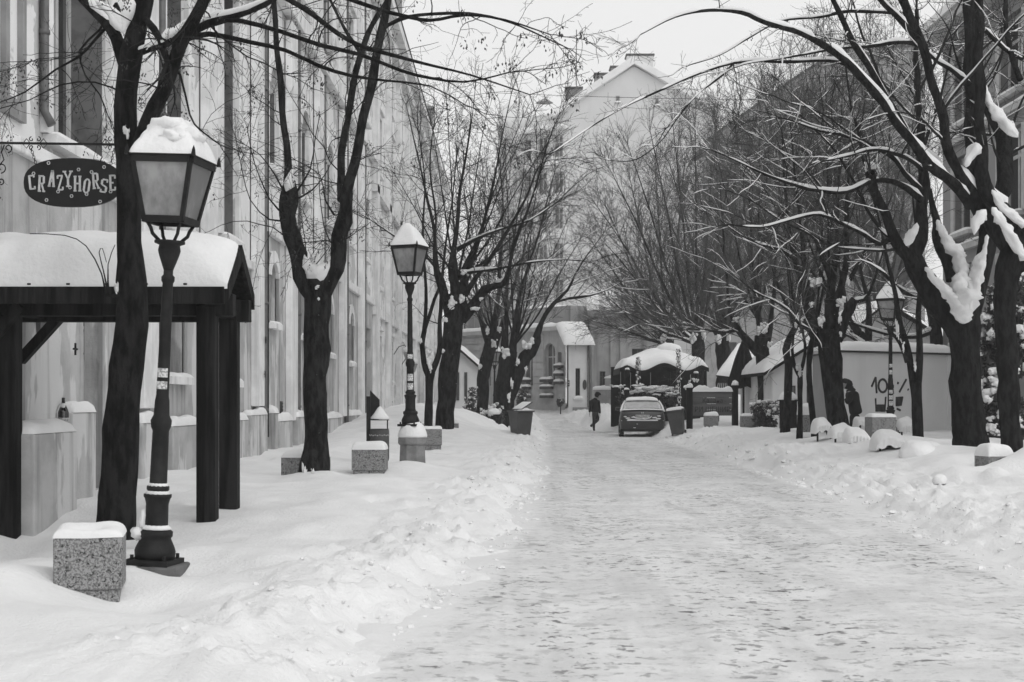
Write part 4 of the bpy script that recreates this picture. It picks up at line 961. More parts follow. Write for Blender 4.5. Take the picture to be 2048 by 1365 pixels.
# --- hanging sign
YS = 13.0; s0 = YS / F
t = thing('sign_bracket', 'wrought iron wall bracket with scrolls holding the oval sign', 'bracket', P(-90, 287, YS))
mb = MB(); mb.bar(P(-100, 285, YS), P(262, 290, YS), 0.02); obj('rod', mb, 'iron', t)
def scroll(c, r, turns, a0, sg=1, n=18):
    return [Vector((c.x + r * (1 - 0.75 * k / n) * math.cos(a0 + sg * turns * 2 * math.pi * k / n), c.y, c.z + r * (1 - 0.75 * k / n) * math.sin(a0 + sg * turns * 2 * math.pi * k / n))) for k in range(n + 1)]
for c0 in (70, 228):
    for sx in (-1, 1):
        for sy in (-1, 1): mb = MB(); mb.smooth = True; mb.tube(scroll(P(c0 + 7 * sx, 287 + 8 * sy, YS), 0.024, 0.9, math.pi / 2 * -sy, sx * sy), 0.005, 5); obj('scroll', mb, 'iron', t)
        mb = MB(); mb.tube([P(c0 + 9 * sx, 287, YS), P(c0 + 17 * sx, 278, YS), P(c0 + 25 * sx, 288, YS), P(c0 + 17 * sx, 297, YS), P(c0 + 9 * sx, 287, YS)], 0.005, 5); obj('diamond_ornament', mb, 'iron', t)
for cy, r in ((297, 9), (336, 11), (363, 7)): mb = MB(); mb.smooth = True; mb.tube(scroll(P(2 if cy > 300 else 16, cy, YS), r * s0, 1.0, -math.pi / 2, 1), 0.006, 5); obj('scroll', mb, 'iron', t)
mb = MB(); mb.smooth = True; mb.tube([P(9, 290, YS), P(3, 305, YS), P(8, 320, YS), P(0, 330, YS)], 0.006, 5); obj('curved_stay', mb, 'iron', t)
t = thing('hanging_sign', 'black oval hanging sign with pale wild west lettering', 'sign', P(147, 366, YS))
mb = MB(); c = P(146, 366, YS)
el = []
for k in range(40):
    a = 2 * math.pi * k / 40; co, si = math.cos(a), math.sin(a)
    el.append(c + Vector((98 * s0 * math.copysign(abs(co) ** 0.82, co), 0.012, 49 * s0 * math.copysign(abs(si) ** 0.82, si))))
mb.prism(el, (0, -0.024, 0)); obj('board', mb, 'paint_black', t)
for x0, y0, x1, y1 in ((63, 300, 71, 325), (228, 300, 222, 327)):
    mb = MB()
    for k in range(6):
        p = P(x0 + (x1 - x0) * k / 5, y0 + (y1 - y0) * k / 5, YS); w = 0.011
        mb.tube([p + Vector((w * math.cos(q * math.pi / 4) * (k % 2), w * math.cos(q * math.pi / 4) * ((k + 1) % 2) , 1.5 * w * math.sin(q * math.pi / 4))) for q in range(9)], 0.003, 4)
    obj('chain', mb, 'iron', t)
GLY = {  # strokes on a 5 x 8 cell, slab serifs included
 'C': [((4.2, 6.2), (4.2, 7.4)), ((4.2, 7.2), (1, 7.2)), ((1, 7.4), (1, 0.6)), ((1, 0.8), (4.3, 0.8)), ((4.2, 0.6), (4.2, 2))],
 'R': [((1, 0.4), (1, 7.6)), ((0.2, 0.4), (2.2, 0.4)), ((0.2, 7.5), (3.6, 7.5)), ((3.7, 7.5), (3.9, 4.2)), ((1, 4), (3.8, 4)), ((2.4, 4), (4, 0.6)), ((3.2, 0.4), (5, 0.4))],
 'A': [((0.9, 0.4), (2.3, 7.6)), ((4.1, 0.4), (2.7, 7.6)), ((1.3, 2.7), (3.7, 2.7)), ((0, 0.4), (1.9, 0.4)), ((3.1, 0.4), (5, 0.4)), ((1.6, 7.5), (3.4, 7.5))],
 'Z': [((0.5, 7.4), (4.5, 7.4)), ((4.2, 7.4), (0.8, 0.6)), ((0.5, 0.6), (4.5, 0.6)), ((0.6, 7.4), (0.6, 6)), ((4.4, 0.6), (4.4, 2))],
 'Y': [((0.8, 7.5), (2.5, 3.8)), ((4.2, 7.5), (2.5, 3.8)), ((2.5, 4), (2.5, 0.4)), ((0, 7.5), (1.7, 7.5)), ((3.3, 7.5), (5, 7.5)), ((1.5, 0.4), (3.5, 0.4))],
 'H': [((1, 0.4), (1, 7.5)), ((4, 0.4), (4, 7.5)), ((1, 4), (4, 4)), ((0.1, 0.4), (1.9, 0.4)), ((3.1, 0.4), (4.9, 0.4)), ((0.1, 7.5), (1.9, 7.5)), ((3.1, 7.5), (4.9, 7.5))],
 'O': [((0.9, 1.6), (0.9, 6.4)), ((0.9, 6.4), (2, 7.4)), ((2, 7.4), (3, 7.4)), ((3, 7.4), (4.1, 6.4)), ((4.1, 6.4), (4.1, 1.6)), ((4.1, 1.6), (3, 0.6)), ((3, 0.6), (2, 0.6)), ((2, 0.6), (0.9, 1.6))],
 'S': [((4.2, 5.8), (4.2, 7.4)), ((4.2, 7.2), (1.2, 7.2)), ((1, 7), (1, 4.6)), ((1, 4.6), (4, 3.4)), ((4, 3.4), (4, 1)), ((4, 0.8), (0.8, 0.8)), ((0.8, 0.6), (0.8, 2.2))],
 'E': [((1, 0.4), (1, 7.6)), ((0.2, 0.5), (4.4, 0.5)), ((0.2, 7.5), (4.4, 7.5)), ((1, 4), (3.2, 4)), ((4.3, 0.5), (4.3, 2)), ((4.3, 7.5), (4.3, 6))]}
for ch, x0, x1, y0, y1, rot in (('C', 58, 72, 349, 382, 6), ('R', 77, 92, 351, 385, -3), ('A', 98, 112, 341, 375, -4), ('Z', 115, 128, 350, 383, 2), ('Y', 127, 147, 342, 375, 2), ('H', 148, 164, 352, 384, 0), ('O', 167, 182, 357, 389, -8), ('R', 185, 200, 346, 379, 4), ('S', 201, 217, 357, 388, -8), ('E', 219, 233, 350, 383, 2)):
    mb = MB(); cx_, cy_ = (x0 + x1) / 2, (y0 + y1) / 2; ca, sa = math.cos(math.radians(rot)), math.sin(math.radians(rot))
    for (a, b), (e, f_) in GLY[ch]:
        def q(u, v):
            dx, dy = (u / 5 - 0.5) * (x1 - x0), (v / 8 - 0.5) * (y1 - y0); return P(cx_ + dx * ca - dy * sa, cy_ - (dx * sa + dy * ca), YS) + Vector((0, -0.016, 0))
        mb.bar(q(a, b), q(e, f_), 4.0 * s0 if abs(a - e) < 1.6 and abs(b - f_) > 2 else 3.0 * s0, 0.008, (0, 1, 0))
    obj('letter', mb, 'paint_pale', t)
for x, y in ((98, 327), (158, 340), (209, 335), (68, 348), (94, 401), (144, 393), (201, 404), (184, 345), (174, 389), (141, 376), (222, 384), (117, 384)):
    mb = MB(); mb.tube([P(x + 3 * math.cos(k * math.pi / 3), y + 3 * math.sin(k * math.pi / 3), YS) + Vector((0, -0.014, 0)) for k in range(7)], 0.004, 4); obj('painted_ring', mb, 'paint_pale', t)

# --- litter bin with a board behind it
YB = 26.0; t = thing('litter_bin', 'dark round litter bin with snowy lid fixed to a post with a panel', 'litter bin', (X(757, YB), YB, 0.15))
xb = X(759, YB); zb0, zb1 = Z(922, YB), Z(858, YB)
mb = MB(); mb.smooth = True; mb.lathe([(0.165, zb0), (0.178, zb0 + 0.05), (0.178, zb1 - 0.03), (0.172, zb1 - 0.03), (0.172, zb1 - 0.0), (0.18, zb1), (0.15, zb1 - 0.02)], 20, (xb, YB, 0)); bo = obj('drum', mb, 'metal_grey', t)
bo.data.materials.clear(); bo.data.materials.append(MATS['plastic_bin'])
mb = MB()
for k in range(26):
    a = 2 * math.pi * k / 26; p = Vector((xb + 0.18 * math.cos(a), YB + 0.18 * math.sin(a), zb1 - 0.11 - 0.012 * (k % 2))); mb.blob(p, 0.011, 3, 0.0)
tag(obj('punched_holes', mb, 'paint_pale', t), kind='stuff')
zl = Z(841, YB); mb = MB(); mb.lathe([(0.172, zl), (0.175, zl + 0.02), (0.12, zl + 0.06), (0.02, zl + 0.09)], 20, (xb, YB, 0)); obj('lid', mb, 'iron', t)
mb = MB(); mb.smooth = True; mb.lathe([(0.175, zl + 0.015), (0.17, zl + 0.05), (0.10, zl + 0.14), (0.05, zl + 0.22), (0.0, zl + 0.26)], 16, (xb + 0.01, YB, 0)); obj('snow', mb, 'snow', t)
for px in (737, 775):
    mb = MB(); mb.box((X(px - (4 if px < 750 else 1), YB), YB - 0.03, Z(905, YB) if px < 750 else zb1 - 0.05), (X(px + (4 if px < 750 else 1), YB), YB + 0.03, Z(793, YB) if px < 750 else zl)); obj('post', mb, 'iron', t)
mb = MB(); mb.hexa([(X(740, YB), YB + 0.02, Z(835, YB)), (X(756, YB), YB + 0.30, Z(825, YB)), (X(756, YB), YB + 0.33, Z(825, YB)), (X(740, YB), YB + 0.05, Z(835, YB)), (X(740, YB), YB + 0.02, Z(781, YB)), (X(756, YB), YB + 0.30, Z(800, YB)), (X(756, YB), YB + 0.33, Z(800, YB)), (X(740, YB), YB + 0.05, Z(781, YB))]); obj('panel', mb, 'iron', t)

# --- wheeled bins
def wheelie(label, px, Y, z, rz, tilt, opened, sc=1.0):
    t = thing('wheeled_bin', label, 'wheeled bin', (X(px, Y), Y, z), 'wheeled bins', rz); t.rotation_euler = (0, tilt, rz); t.scale = (sc,) * 3
    mb = MB(); mb.hexa([(-0.23, -0.26, 0.05), (0.23, -0.26, 0.05), (0.23, 0.24, 0.05), (-0.23, 0.24, 0.05), (-0.30, -0.36, 0.95), (0.30, -0.36, 0.95), (0.30, 0.34, 0.95), (-0.30, 0.34, 0.95)]); obj('body', mb, 'plastic_bin', t, False, bevel=0.02)
    mb = MB(); mb.box((-0.33, -0.39, 0.95), (0.33, -0.34, 1.0)); mb.box((-0.33, 0.33, 0.95), (0.33, 0.38, 1.0)); mb.box((-0.33, -0.34, 0.95), (-0.28, 0.33, 1.0)); mb.box((0.28, -0.34, 0.95), (0.33, 0.33, 1.0)); r = obj('rim', mb, 'plastic_bin', t, False)
    mb = MB(); mb.smooth = True; mb.pillow(lambda a, b: (a * 0.32, -0.365 + b * 0.028, 1.0), 0.03, 10, 4, seed=px); obj('snow', mb, 'snow', r, False)
    mb = MB()
    if opened: mb.hexa([(0.29, -0.34, 1.0), (0.31, -0.34, 0.98), (0.31, 0.33, 0.98), (0.29, 0.33, 1.0), (-0.02, -0.34, 1.02), (0.0, -0.34, 1.0), (0.0, 0.33, 1.0), (-0.02, 0.33, 1.02)])
    else: mb.box((-0.32, -0.38, 1.002), (0.32, 0.37, 1.03))
    if opened: 
        mb = MB(); mb.hexa([(-0.16, -0.36, 1.01), (0.28, -0.36, 1.27), (0.28, 0.34, 1.27), (-0.16, 0.34, 1.01), (-0.17, -0.36, 1.04), (0.27, -0.36, 1.30), (0.27, 0.34, 1.30), (-0.17, 0.34, 1.04)])
    l = obj('lid', mb, 'plastic_bin', t, False, bevel=0.008)
    mb = MB(); mb.smooth = True
    if opened: mb.pillow(lambda a, b: (0.055 + a * 0.2, b * 0.33, 1.17 + a * 0.118), 0.03, 8, 8, seed=1)
    else: mb.pillow(lambda a, b: (a * 0.32, b * 0.37, 1.03), 0.09, 12, 12, 6, seed=3)
    obj('snow', mb, 'snow', l, False)
    for s_ in (-1, 1):
        mb = MB(); mb.tube([(s_ * 0.24, 0.27, 0.1), (s_ * 0.29, 0.27, 0.1)], 0.1, 14); obj('wheel', mb, 'tyre', t, False)
    return t
wheelie('grey wheeled rubbish bin with its lid propped open, left of the road', 1041, 45, 0.13, math.radians(28), 0.0, True, 0.93)
wheelie('grey wheeled rubbish bin tilting in the snow right of the parked car', 1357, 51, 0.12, math.radians(-14), -0.13, False, 0.92)

# --- white stall with graffiti
t = thing('market_stall', 'white boxy stall with spray graffiti and a thick snow roof behind the right trees', 'stall', (X(1790, 37), 37, 0.5))
p0, p1 = Vector((X(1680, 37), 37, 0)), Vector((X(1899, 39.2), 39.2, 0)); u = (p1 - p0).normalized(); wS = (p1 - p0).length
fS = Facade(p0, u, (u.y, -u.x, 0)); zt = Z(705, 37)
mb = MB(); fS.fb(mb, 0.0, wS, 0.2, zt, -0.05, 0.0); fr = obj('front_wall', mb, 'container', t)
b0 = p0 + Vector((0.03, 3.5, 0)); e_ = Vector((0.05, 0, 0)); q_ = p0 + Vector((0.03, 0.06, 0)); zv = lambda z: Vector((0, 0, z))
mb = MB(); mb.hexa([q_ + zv(.2), q_ + e_ + zv(.2), b0 + e_ + zv(.2), b0 + zv(.2), q_ + zv(zt), q_ + e_ + zv(zt), b0 + e_ + zv(zt), b0 + zv(zt)]); obj('side_wall', mb, 'container_side', t)
for a, b in ((-0.03, 0.09), (wS - 0.1, wS + 0.02)): fS.strip(t, 'corner_post', 'container', a, b, 0.2, zt - 0.01, 0.001, 0.04)
fr_ = [fS.T(-0.08, zt, 0.08), fS.T(wS + 0.06, zt, 0.08), fS.T(wS + 0.06, zt, 0.08) + Vector((0, 3.7, 0)), fS.T(-0.08, zt, 0.08) + Vector((0, 3.7, 0))]
mb = MB(); mb.prism(fr_, (0, 0, 0.05)); obj('roof_edge', mb, 'frame_dark', t)
mb = MB(); mb.smooth = True; mb.pillow(lambda a, b: fS.T(wS / 2 + a * (wS / 2 + 0.1), zt + 0.05 + 0.05 * (b + 1), 0.12) + Vector((0, (b + 1) / 2 * 3.75, 0)), 0.24, 30, 20, 12, 2, 0.25); obj('snow', mb, 'snow', t)
mb = MB(); mb.smooth = True
def gq(px, py):
    tt_ = (px - 1680) / (1899 - 1680.0); Yq = 37 + 2.2 * tt_; uu = tt_ * wS; return fS.T(uu, Z(py, Yq), 0.004)
def spray(pts, r=0.030): mb.tube([gq(*p) for p in pts], r, 6)
spray([(1740, 774), (1746, 760), (1748, 755)]); spray([(1748, 755), (1750, 787)])
spray([(1762 + 8.5 * math.cos(a * math.pi / 8), 772 + 13 * math.sin(a * math.pi / 8)) for a in range(17)], 0.032)
spray([(1774, 773), (1780, 762), (1783, 788)], 0.028); spray([(1791, 766), (1793, 767)], 0.035); spray([(1795, 785), (1809, 759)], 0.03); spray([(1812, 779), (1813, 780)], 0.035)
spray([(1748, 797), (1749, 822), (1766, 823), (1768, 794)], 0.026)
for k in range(6): spray([(1749, 811 + k * 2.2), (1767, 811 + k * 2.2)], 0.026)
for k in range(8): spray([(1788, 796 + k * 2.2), (1802 - k * 0.4, 795 + k * 2.2)], 0.026)
spray([(1790, 818), (1797, 821)], 0.03)
tag(obj('graffiti', mb, 'graffiti', fr), 'black sprayed percentage and two shaded boxes')
# ------------------------------------------------------------------ foliage helpers
def leaf_cloud(name, centers, radii, count, size, m, parent, seed=1, shell=0.55, up=0.0):
    """many small leaf faces spread through ellipsoids"""
    r = np.random.default_rng(seed); c = np.asarray(centers, float); R = np.asarray(radii, float)
    vol = np.prod(R, 1) ** 0.7; k = r.choice(len(c), count, p=vol / vol.sum())
    d = r.normal(size=(count, 3)); d /= np.linalg.norm(d, axis=1)[:, None]
    rad = (shell + (1 - shell) * r.random(count)) * (0.9 + 0.2 * r.random(count))
    p = c[k] + d * R[k] * rad[:, None]
    a = r.normal(size=(count, 3)) + d * 0.7 + np.array([0, 0, up]); a /= np.linalg.norm(a, axis=1)[:, None]
    b = np.cross(a, r.normal(size=(count, 3))); b /= np.linalg.norm(b, axis=1)[:, None]
    s = size * (0.6 + 0.8 * r.random(count))[:, None]
    v = np.stack([p - a * s - b * s * 0.1, p + b * s * 0.45, p + a * s, p - b * s * 0.45], 1).reshape(-1, 3)
    off = np.array(wloc(parent)); f = np.arange(count * 4).reshape(-1, 4)
    me = mesh_np(name, v - off, f); me.materials.append(MATS[m]); return link(name, me, parent)
def snow_lumps(parent, items, seed=0, name='snow', n=8, amp=0.4):
    mb = MB(); mb.smooth = True
    for i, (p, r) in enumerate(items):
        if amp < 0.3: mb.blob(p, r, n, amp, 1.5, seed + i * 1.7, flat=-0.45)
        else: mb.clump(p, r, seed + i * 1.7, 4 if n < 8 else 5)
    o = obj(name, mb, 'snow', parent)
    return tag(o, kind='stuff') if len(items) > 3 else o
def shrub(name, label, px, py0, py1, Y, wpx, leaves, snow, seed, size=0.05, cat='shrub', col=False, depth=None, group=None):
    s = Y / F; w = wpx * s / 2; z0, z1 = Z(py1, Y), Z(py0, Y); x = X(px, Y); dp = depth or w
    t = thing(name, label, cat, (x, Y, z0), group); r = random.Random(seed)
    if col: cs = [(x + r.uniform(-.25, .25) * w, Y + r.uniform(-.25, .25) * dp, z0 + (z1 - z0) * (k + 0.5) / 7) for k in range(7)]; rs = [(w * (1.05 - 0.45 * abs(k - 2.5) / 4), dp * (1.05 - 0.45 * abs(k - 2.5) / 4), (z1 - z0) / 8) for k in range(7)]
    else: cs = [(x + r.uniform(-.6, .6) * w, Y + r.uniform(-.6, .6) * dp, z0 + (z1 - z0) * r.uniform(.3, .75)) for k in range(9)]; rs = [(w * .5, dp * .5, (z1 - z0) * .3) for k in range(9)]
    leaf_cloud('foliage', cs, rs, leaves, size, 'leaf', t, seed)
    mb = MB(); mb.tube([(x, Y, z0 - 0.4), (x + 0.02, Y, z0 + (z1 - z0) * 0.6)], 0.03, 6); obj('stem', mb, 'bark', t)
    it = []
    for k in range(snow):
        c = cs[r.randrange(len(cs))]; rr = rs[0]; a = r.uniform(0, 6.28); q = r.uniform(0.4, 1.0)
        it.append(((c[0] + math.cos(a) * rr[0] * q, c[1] + math.sin(a) * rr[1] * q - rr[1] * 0.3, c[2] + rr[2] * r.uniform(.5, 1.1)), (w * r.uniform(.10, .24), min(dp, w) * r.uniform(.10, .24), min(dp, w) * r.uniform(.08, .18))))
    snow_lumps(t, it, seed)
    return t
shrub('columnar_shrub', 'narrow upright shrub dusted with snow in front of the garden house', 943, 778, 858, 50, 30, 2200, 14, 3, 0.035, col=True)
shrub('snowy_shrub', 'shrub bowed under round cushions of snow beside the upright shrub', 982, 806, 872, 51, 60, 1500, 20, 4, 0.04)
snow_lumps(tag(link('snow_heap', None), 'smooth heap of snow over a buried shrub, left of the open bin', 'snow heap'), [((X(975, 50), 49.6, 0.30), (0.42, 0.4, 0.42)), ((X(1000, 50), 49.8, 0.30), (0.3, 0.3, 0.25)), ((X(988, 50.5), 50.5, 0.95), (0.24, 0.2, 0.14))], 9, 'mound', 14, 0.15)
shrub('round_shrub', 'round shrub loaded with big balls of snow beside the planter block', 1533, 802, 866, 46, 62, 2600, 26, 5, 0.045)
shrub('leafy_hedge', 'leafy hedge loaded with snow behind the parked car', 1298, 772, 845, 57.5, 132, 12000, 110, 6, 0.06, 'hedge', depth=0.45)
shrub('climbing_shrub', 'dark climbing shrub under the window boxes of the arched building', 1049, 775, 822, 80, 34, 1500, 12, 7, 0.05)
shrub('potted_shrub', 'snow-dusted shrub at the door of the small white house', 1121, 796, 815, 83, 16, 600, 6, 8, 0.05)
t = thing('conifer', 'dense evergreen conifer with hanging clumps of snow at the right edge', 'conifer', (X(2020, 30), 30, 0.5))
x0 = X(2020, 30); r = random.Random(3)
cs, rs = [], []
for k in range(26):
    z = 0.55 + k * 0.135; rad = 0.95 * (1 - (k / 27) ** 1.6) + 0.12
    for q in range(6):
        a = r.uniform(0, 6.28); cs.append((x0 + math.cos(a) * rad * 0.7, 30 + math.sin(a) * rad * 0.7, z + r.uniform(-.06, .06))); rs.append((0.24, 0.24, 0.16))
leaf_cloud('foliage', cs, rs, 30000, 0.05, 'leaf', t, 11, 0.1)
mb = MB(); mb.tube([(x0, 30, 0), (x0, 30, 3.9)], [0.09, 0.02], 8); obj('trunk', mb, 'bark', t)
it = []
for k in range(330):
    c = cs[r.randrange(len(cs))]; dx, dy = c[0] - x0, c[1] - 30
    if dy > 0.3: continue
    w = r.uniform(.06, .17); it.append(((x0 + dx * 1.25, 30 + dy * 1.25, c[2] + 0.06), (w * 1.1, w * 1.1, w * r.uniform(.6, 1.0))))
snow_lumps(t, it, 4, n=6, amp=0.7)

# ------------------------------------------------------------------ cafe on the right
t = thing('cafe_tent', 'open dark cafe tent whose sagging roof carries thick smooth snow', 'tent', (X(1335, 61), 61, 0.3))
YT = 60.0; xl, xr = X(1240, YT), X(1418, YT); xm, ym = (xl + xr) / 2, YT + 2.0
def tent(a, b):       # a across, b from front (-1) to back (1)
    m = max(abs(a) ** 1.1, abs(b)); x = xm + a * (xr - xl) / 2; y = ym + b * 2.0
    z = Z(735, YT) + (Z(700, YT) - Z(735, YT)) * (1 - m) ** 0.9
    z += 0.16 * math.cos(a * 2 * math.pi) * sst(m, 0.5, 1.0) - 0.20 * sst(abs(a), 0.8, 1.0)
    return Vector((x, y, float(z)))
def grid(mb, fn, nu, nv):
    g = [fn(2 * i / nu - 1, 2 * j / nv - 1) for j in range(nv + 1) for i in range(nu + 1)]; n = nu + 1
    mb.add(g, [(j * n + i, j * n + i + 1, (j + 1) * n + i + 1, (j + 1) * n + i) for j in range(nv) for i in range(nu)])
mb = MB(); mb.smooth = True; grid(mb, tent, 30, 20); obj('canopy', mb, 'canvas', t)
mb = MB()
for i in range(30):
    a0, a1 = 2 * i / 30 - 1, 2 * (i + 1) / 30 - 1; p, q = tent(a0, -1), tent(a1, -1); d = Vector((0, -0.01, -0.16)); mb.add([p + Vector((0, -0.01, 0.02)), q + Vector((0, -0.01, 0.02)), q + d, p + d], [(0, 1, 2, 3)])
for j in range(10):
    a0, a1 = 2 * j / 10 - 1, 2 * (j + 1) / 10 - 1; p, q = tent(-1, a0), tent(-1, a1); d = Vector((-0.01, 0, -0.25)); mb.add([p, q, q + d, p + d], [(0, 1, 2, 3)])
obj('valance', mb, 'canvas', t)
mb = MB(); mb.smooth = True
mb.pillow(lambda a, b: tent(a * 0.985, b * 0.985) + Vector((0, 0, 0.01)), 0.22, 34, 24, 10, 3, 0.25)
mb.blob((X(1337, ym), ym, Z(706, ym) + 0.05), (0.62, 0.62, 0.40), 14, 0.14, 1.4, 2, flat=-0.3)
obj('snow', mb, 'snow', t)
for px in (1247, 1276, 1357, 1412):
    mb = MB(); mb.box((X(px, YT) - 0.05, YT + 0.1, 0.2), (X(px, YT) + 0.05, YT + 0.2, Z(742, YT))); obj('post', mb, 'wood_dark', t)
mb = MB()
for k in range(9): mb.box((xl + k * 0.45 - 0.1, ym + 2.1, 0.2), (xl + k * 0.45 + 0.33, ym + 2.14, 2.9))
tag(obj('dark_backdrop', mb, 'canvas', t), kind='stuff')  # dark backdrop added so the tent interior reads as deep shade
for px, py0, py1, k in ((1276, 722, 790, 1), (1357, 706, 815, 2)):      # climbers on the tent posts
    Yc = YT - 0.15; x = X(px, Yc); u = thing('climbing_plant', 'snowy climbing plant on the left tent post' if k == 1 else 'snowy climbing plant on the tall tent post beside the bin', 'climber', (x, Yc, 0.3))
    zs = np.linspace(Z(py1, Yc), Z(py0, Yc), 9); leaf_cloud('foliage', [(x, Yc, z) for z in zs], [(0.12, 0.12, 0.2)] * 9, 900, 0.035, 'leaf', u, k)
    rr = random.Random(k); snow_lumps(u, [((x + rr.uniform(-.1, .1), Yc - 0.08, z + rr.uniform(-.1, .1)), (0.05, 0.05, 0.07)) for z in zs for _ in range(3) if rr.random() < 0.7], k, n=6)
for px, py, Y, k in ((1255, 745, 59.2, 0), (1392, 752, 59.6, 1), (1253, 785, 57.0, 2)):
    p = P(px, py, Y); u = thing('hanging_lantern', ('hanging lantern at the left corner of the cafe tent', 'hanging lantern in the dark of the tent above the bin', 'small lantern standing on the hedge left of the car')[k], 'lantern', p)
    mb = MB(); mb.lathe([(0.07, -0.2), (0.12, 0.05), (0.14, 0.07), (0.03, 0.18), (0.01, 0.3)], 6, p); obj('lantern_body', mb, 'iron', u)
    mb = MB(); mb.smooth = True; mb.blob(p + Vector((0, 0, 0.13)), (0.11, 0.11, 0.06), 6, 0.3, seed=k); obj('snow', mb, 'snow', u)

# carved board: planks between two posts
YC = 52.0; t = thing('carved_board', 'plank board with carved cafe name between two posts, snow along its top', 'sign board', (X(1425, YC), YC, 0.4))
zt0, zb_ = Z(784, YC), Z(832, YC)
for k in range(4):
    z0 = zb_ + (zt0 - zb_) * k / 4; mb = MB(); mb.box((X(1384, YC), YC - 0.02, z0 + 0.004), (X(1466, YC), YC + 0.02 + 0.004 * (k % 2), z0 + (zt0 - zb_) / 4 - 0.004)); obj('plank', mb, 'plank', t)
for px, top in ((1379, 776), (1470, 771)):
    mb = MB(); mb.box((X(px - 6, YC), YC - 0.08, 0.2), (X(px + 6, YC), YC + 0.08, Z(top, YC))); p = obj('post', mb, 'wood_dark', t, bevel=0.01)
    mb = MB(); mb.smooth = True; mb.blob((X(px, YC), YC, Z(top, YC)), (0.13, 0.12, 0.17), 10, 0.25, 1.5, px, flat=0.0); obj('snow', mb, 'snow', p)
mb = MB(); mb.smooth = True; mb.pillow(lambda a, b: (X(1425, YC) + a * 0.74, YC + b * 0.09, zt0 + 0.0), 0.17, 24, 6, 8, 5, 0.6); obj('snow', mb, 'snow', t)
for txt, py, sz, m_ in (('Кафана', 802, 0.24, 'graffiti'), ('ТРИ ШЕШИРА', 820, 0.27, 'graffiti')):
    tm = text_mesh(txt, sz, 0.008); tm.materials.append(MATS[m_]); o = link('carved_lettering', tm, t)
    o.matrix_local = Matrix.Translation(Vector((X(1425, YC), YC - 0.028, Z(py, YC))) - wloc(t)) @ Matrix.Rotation(math.pi / 2, 4, 'X') @ Matrix.Scale(0.88, 4, (1, 0, 0))
# folded parasol and white awning behind
t = thing('folded_parasol', 'dark folded parasol standing behind the carved board', 'parasol', (X(1487, 55), 55, 0.4))
c = (X(1487, 55), 55, 0); mb = MB(); n = 22
prof = [(0.50, Z(778, 55)), (0.52, Z(770, 55)), (0.40, Z(745, 55)), (0.28, Z(720, 55)), (0.14, Z(697, 55)), (0.05, Z(684, 55))]
vs = [(c[0] + r_ * (1 + 0.22 * (-1) ** k) * math.cos(2 * math.pi * k / n), c[1] + r_ * (1 + 0.22 * (-1) ** k) * math.sin(2 * math.pi * k / n), z + 0.05 * (k % 3)) for r_, z in prof for k in range(n)]
mb.add(vs, [(i * n + k, i * n + (k + 1) % n, (i + 1) * n + (k + 1) % n, (i + 1) * n + k) for i in range(len(prof) - 1) for k in range(n)]); obj('fabric', mb, 'canvas', t)
mb = MB(); mb.tube([(c[0], c[1], 0.2), (c[0], c[1], Z(676, 55))], 0.04, 8); obj('pole', mb, 'wood_dark', t)
t = thing('awning', 'pale pitched awning under snow right of the cafe tent', 'awning', (X(1462, 58), 58, 0.4))
p = [P(1432, 752, 57), P(1540, 765, 57), P(1520, 700, 60), P(1478, 690, 60)]
mb = MB(); quad_panel(mb, *p, 0.05); obj('canvas', mb, 'canvas', t)
mb = MB(); mb.smooth = True; mb.pillow(lambda a, b: p[0] * (1 - a) * (1 - b) / 4 + p[1] * (1 + a) * (1 - b) / 4 + p[2] * (1 + a) * (1 + b) / 4 + p[3] * (1 - a) * (1 + b) / 4 + Vector((0, 0, 0.03)), 0.2, 14, 12, 8, 2, 0.3); obj('snow', mb, 'snow', t)
for px in (1436, 1536): mb = MB(); mb.box((X(px, 57) - 0.05, 57, 0.3), (X(px, 57) + 0.05, 57.1, Z(757, 57))); obj('post', mb, 'wood_dark', t)
# chairs and a signal arm in the dark cafe
t = thing('cafe_chair', 'upturned slatted chair in the dark cafe above the carved board', 'chair', (X(1445, 56), 56, 0.6))
for k in range(6): mb = MB(); mb.bar(P(1434 + k * 4.2, 777, 56), P(1437 + k * 3.4, 766, 56), 0.035); obj('slat', mb, 'frame_pale', t)
mb = MB(); mb.bar(P(1433, 778, 56), P(1458, 778, 56), 0.05); mb.bar(P(1436, 766, 56), P(1456, 766, 56), 0.04); obj('rail', mb, 'frame_dark', t)
for px in (1435, 1456): mb = MB(); mb.bar(P(px, 778, 56), P(px, 815, 56), 0.05); obj('leg', mb, 'frame_dark', t)
t = thing('snowy_pointer', 'snow-laden wooden arm sticking out above the bin in front of the tent', 'pointer', P(1387, 767, 56.5))
mb = MB(); mb.bar(P(1372, 768, 56.5), P(1398, 766, 56.5), 0.06, 0.05); mb.bar(P(1380, 768, 56.5), P(1380, 815, 56.5), 0.07); obj('arm', mb, 'wood_dark', t)
snow_lumps(t, [(P(1379, 763, 56.4), (0.07, .07, .06)), (P(1388, 761, 56.4), (0.09, .07, .10)), (P(1395, 762, 56.4), (0.08, .07, .09)), (P(1372, 775, 56.2), (0.14, .12, .10))], 2)
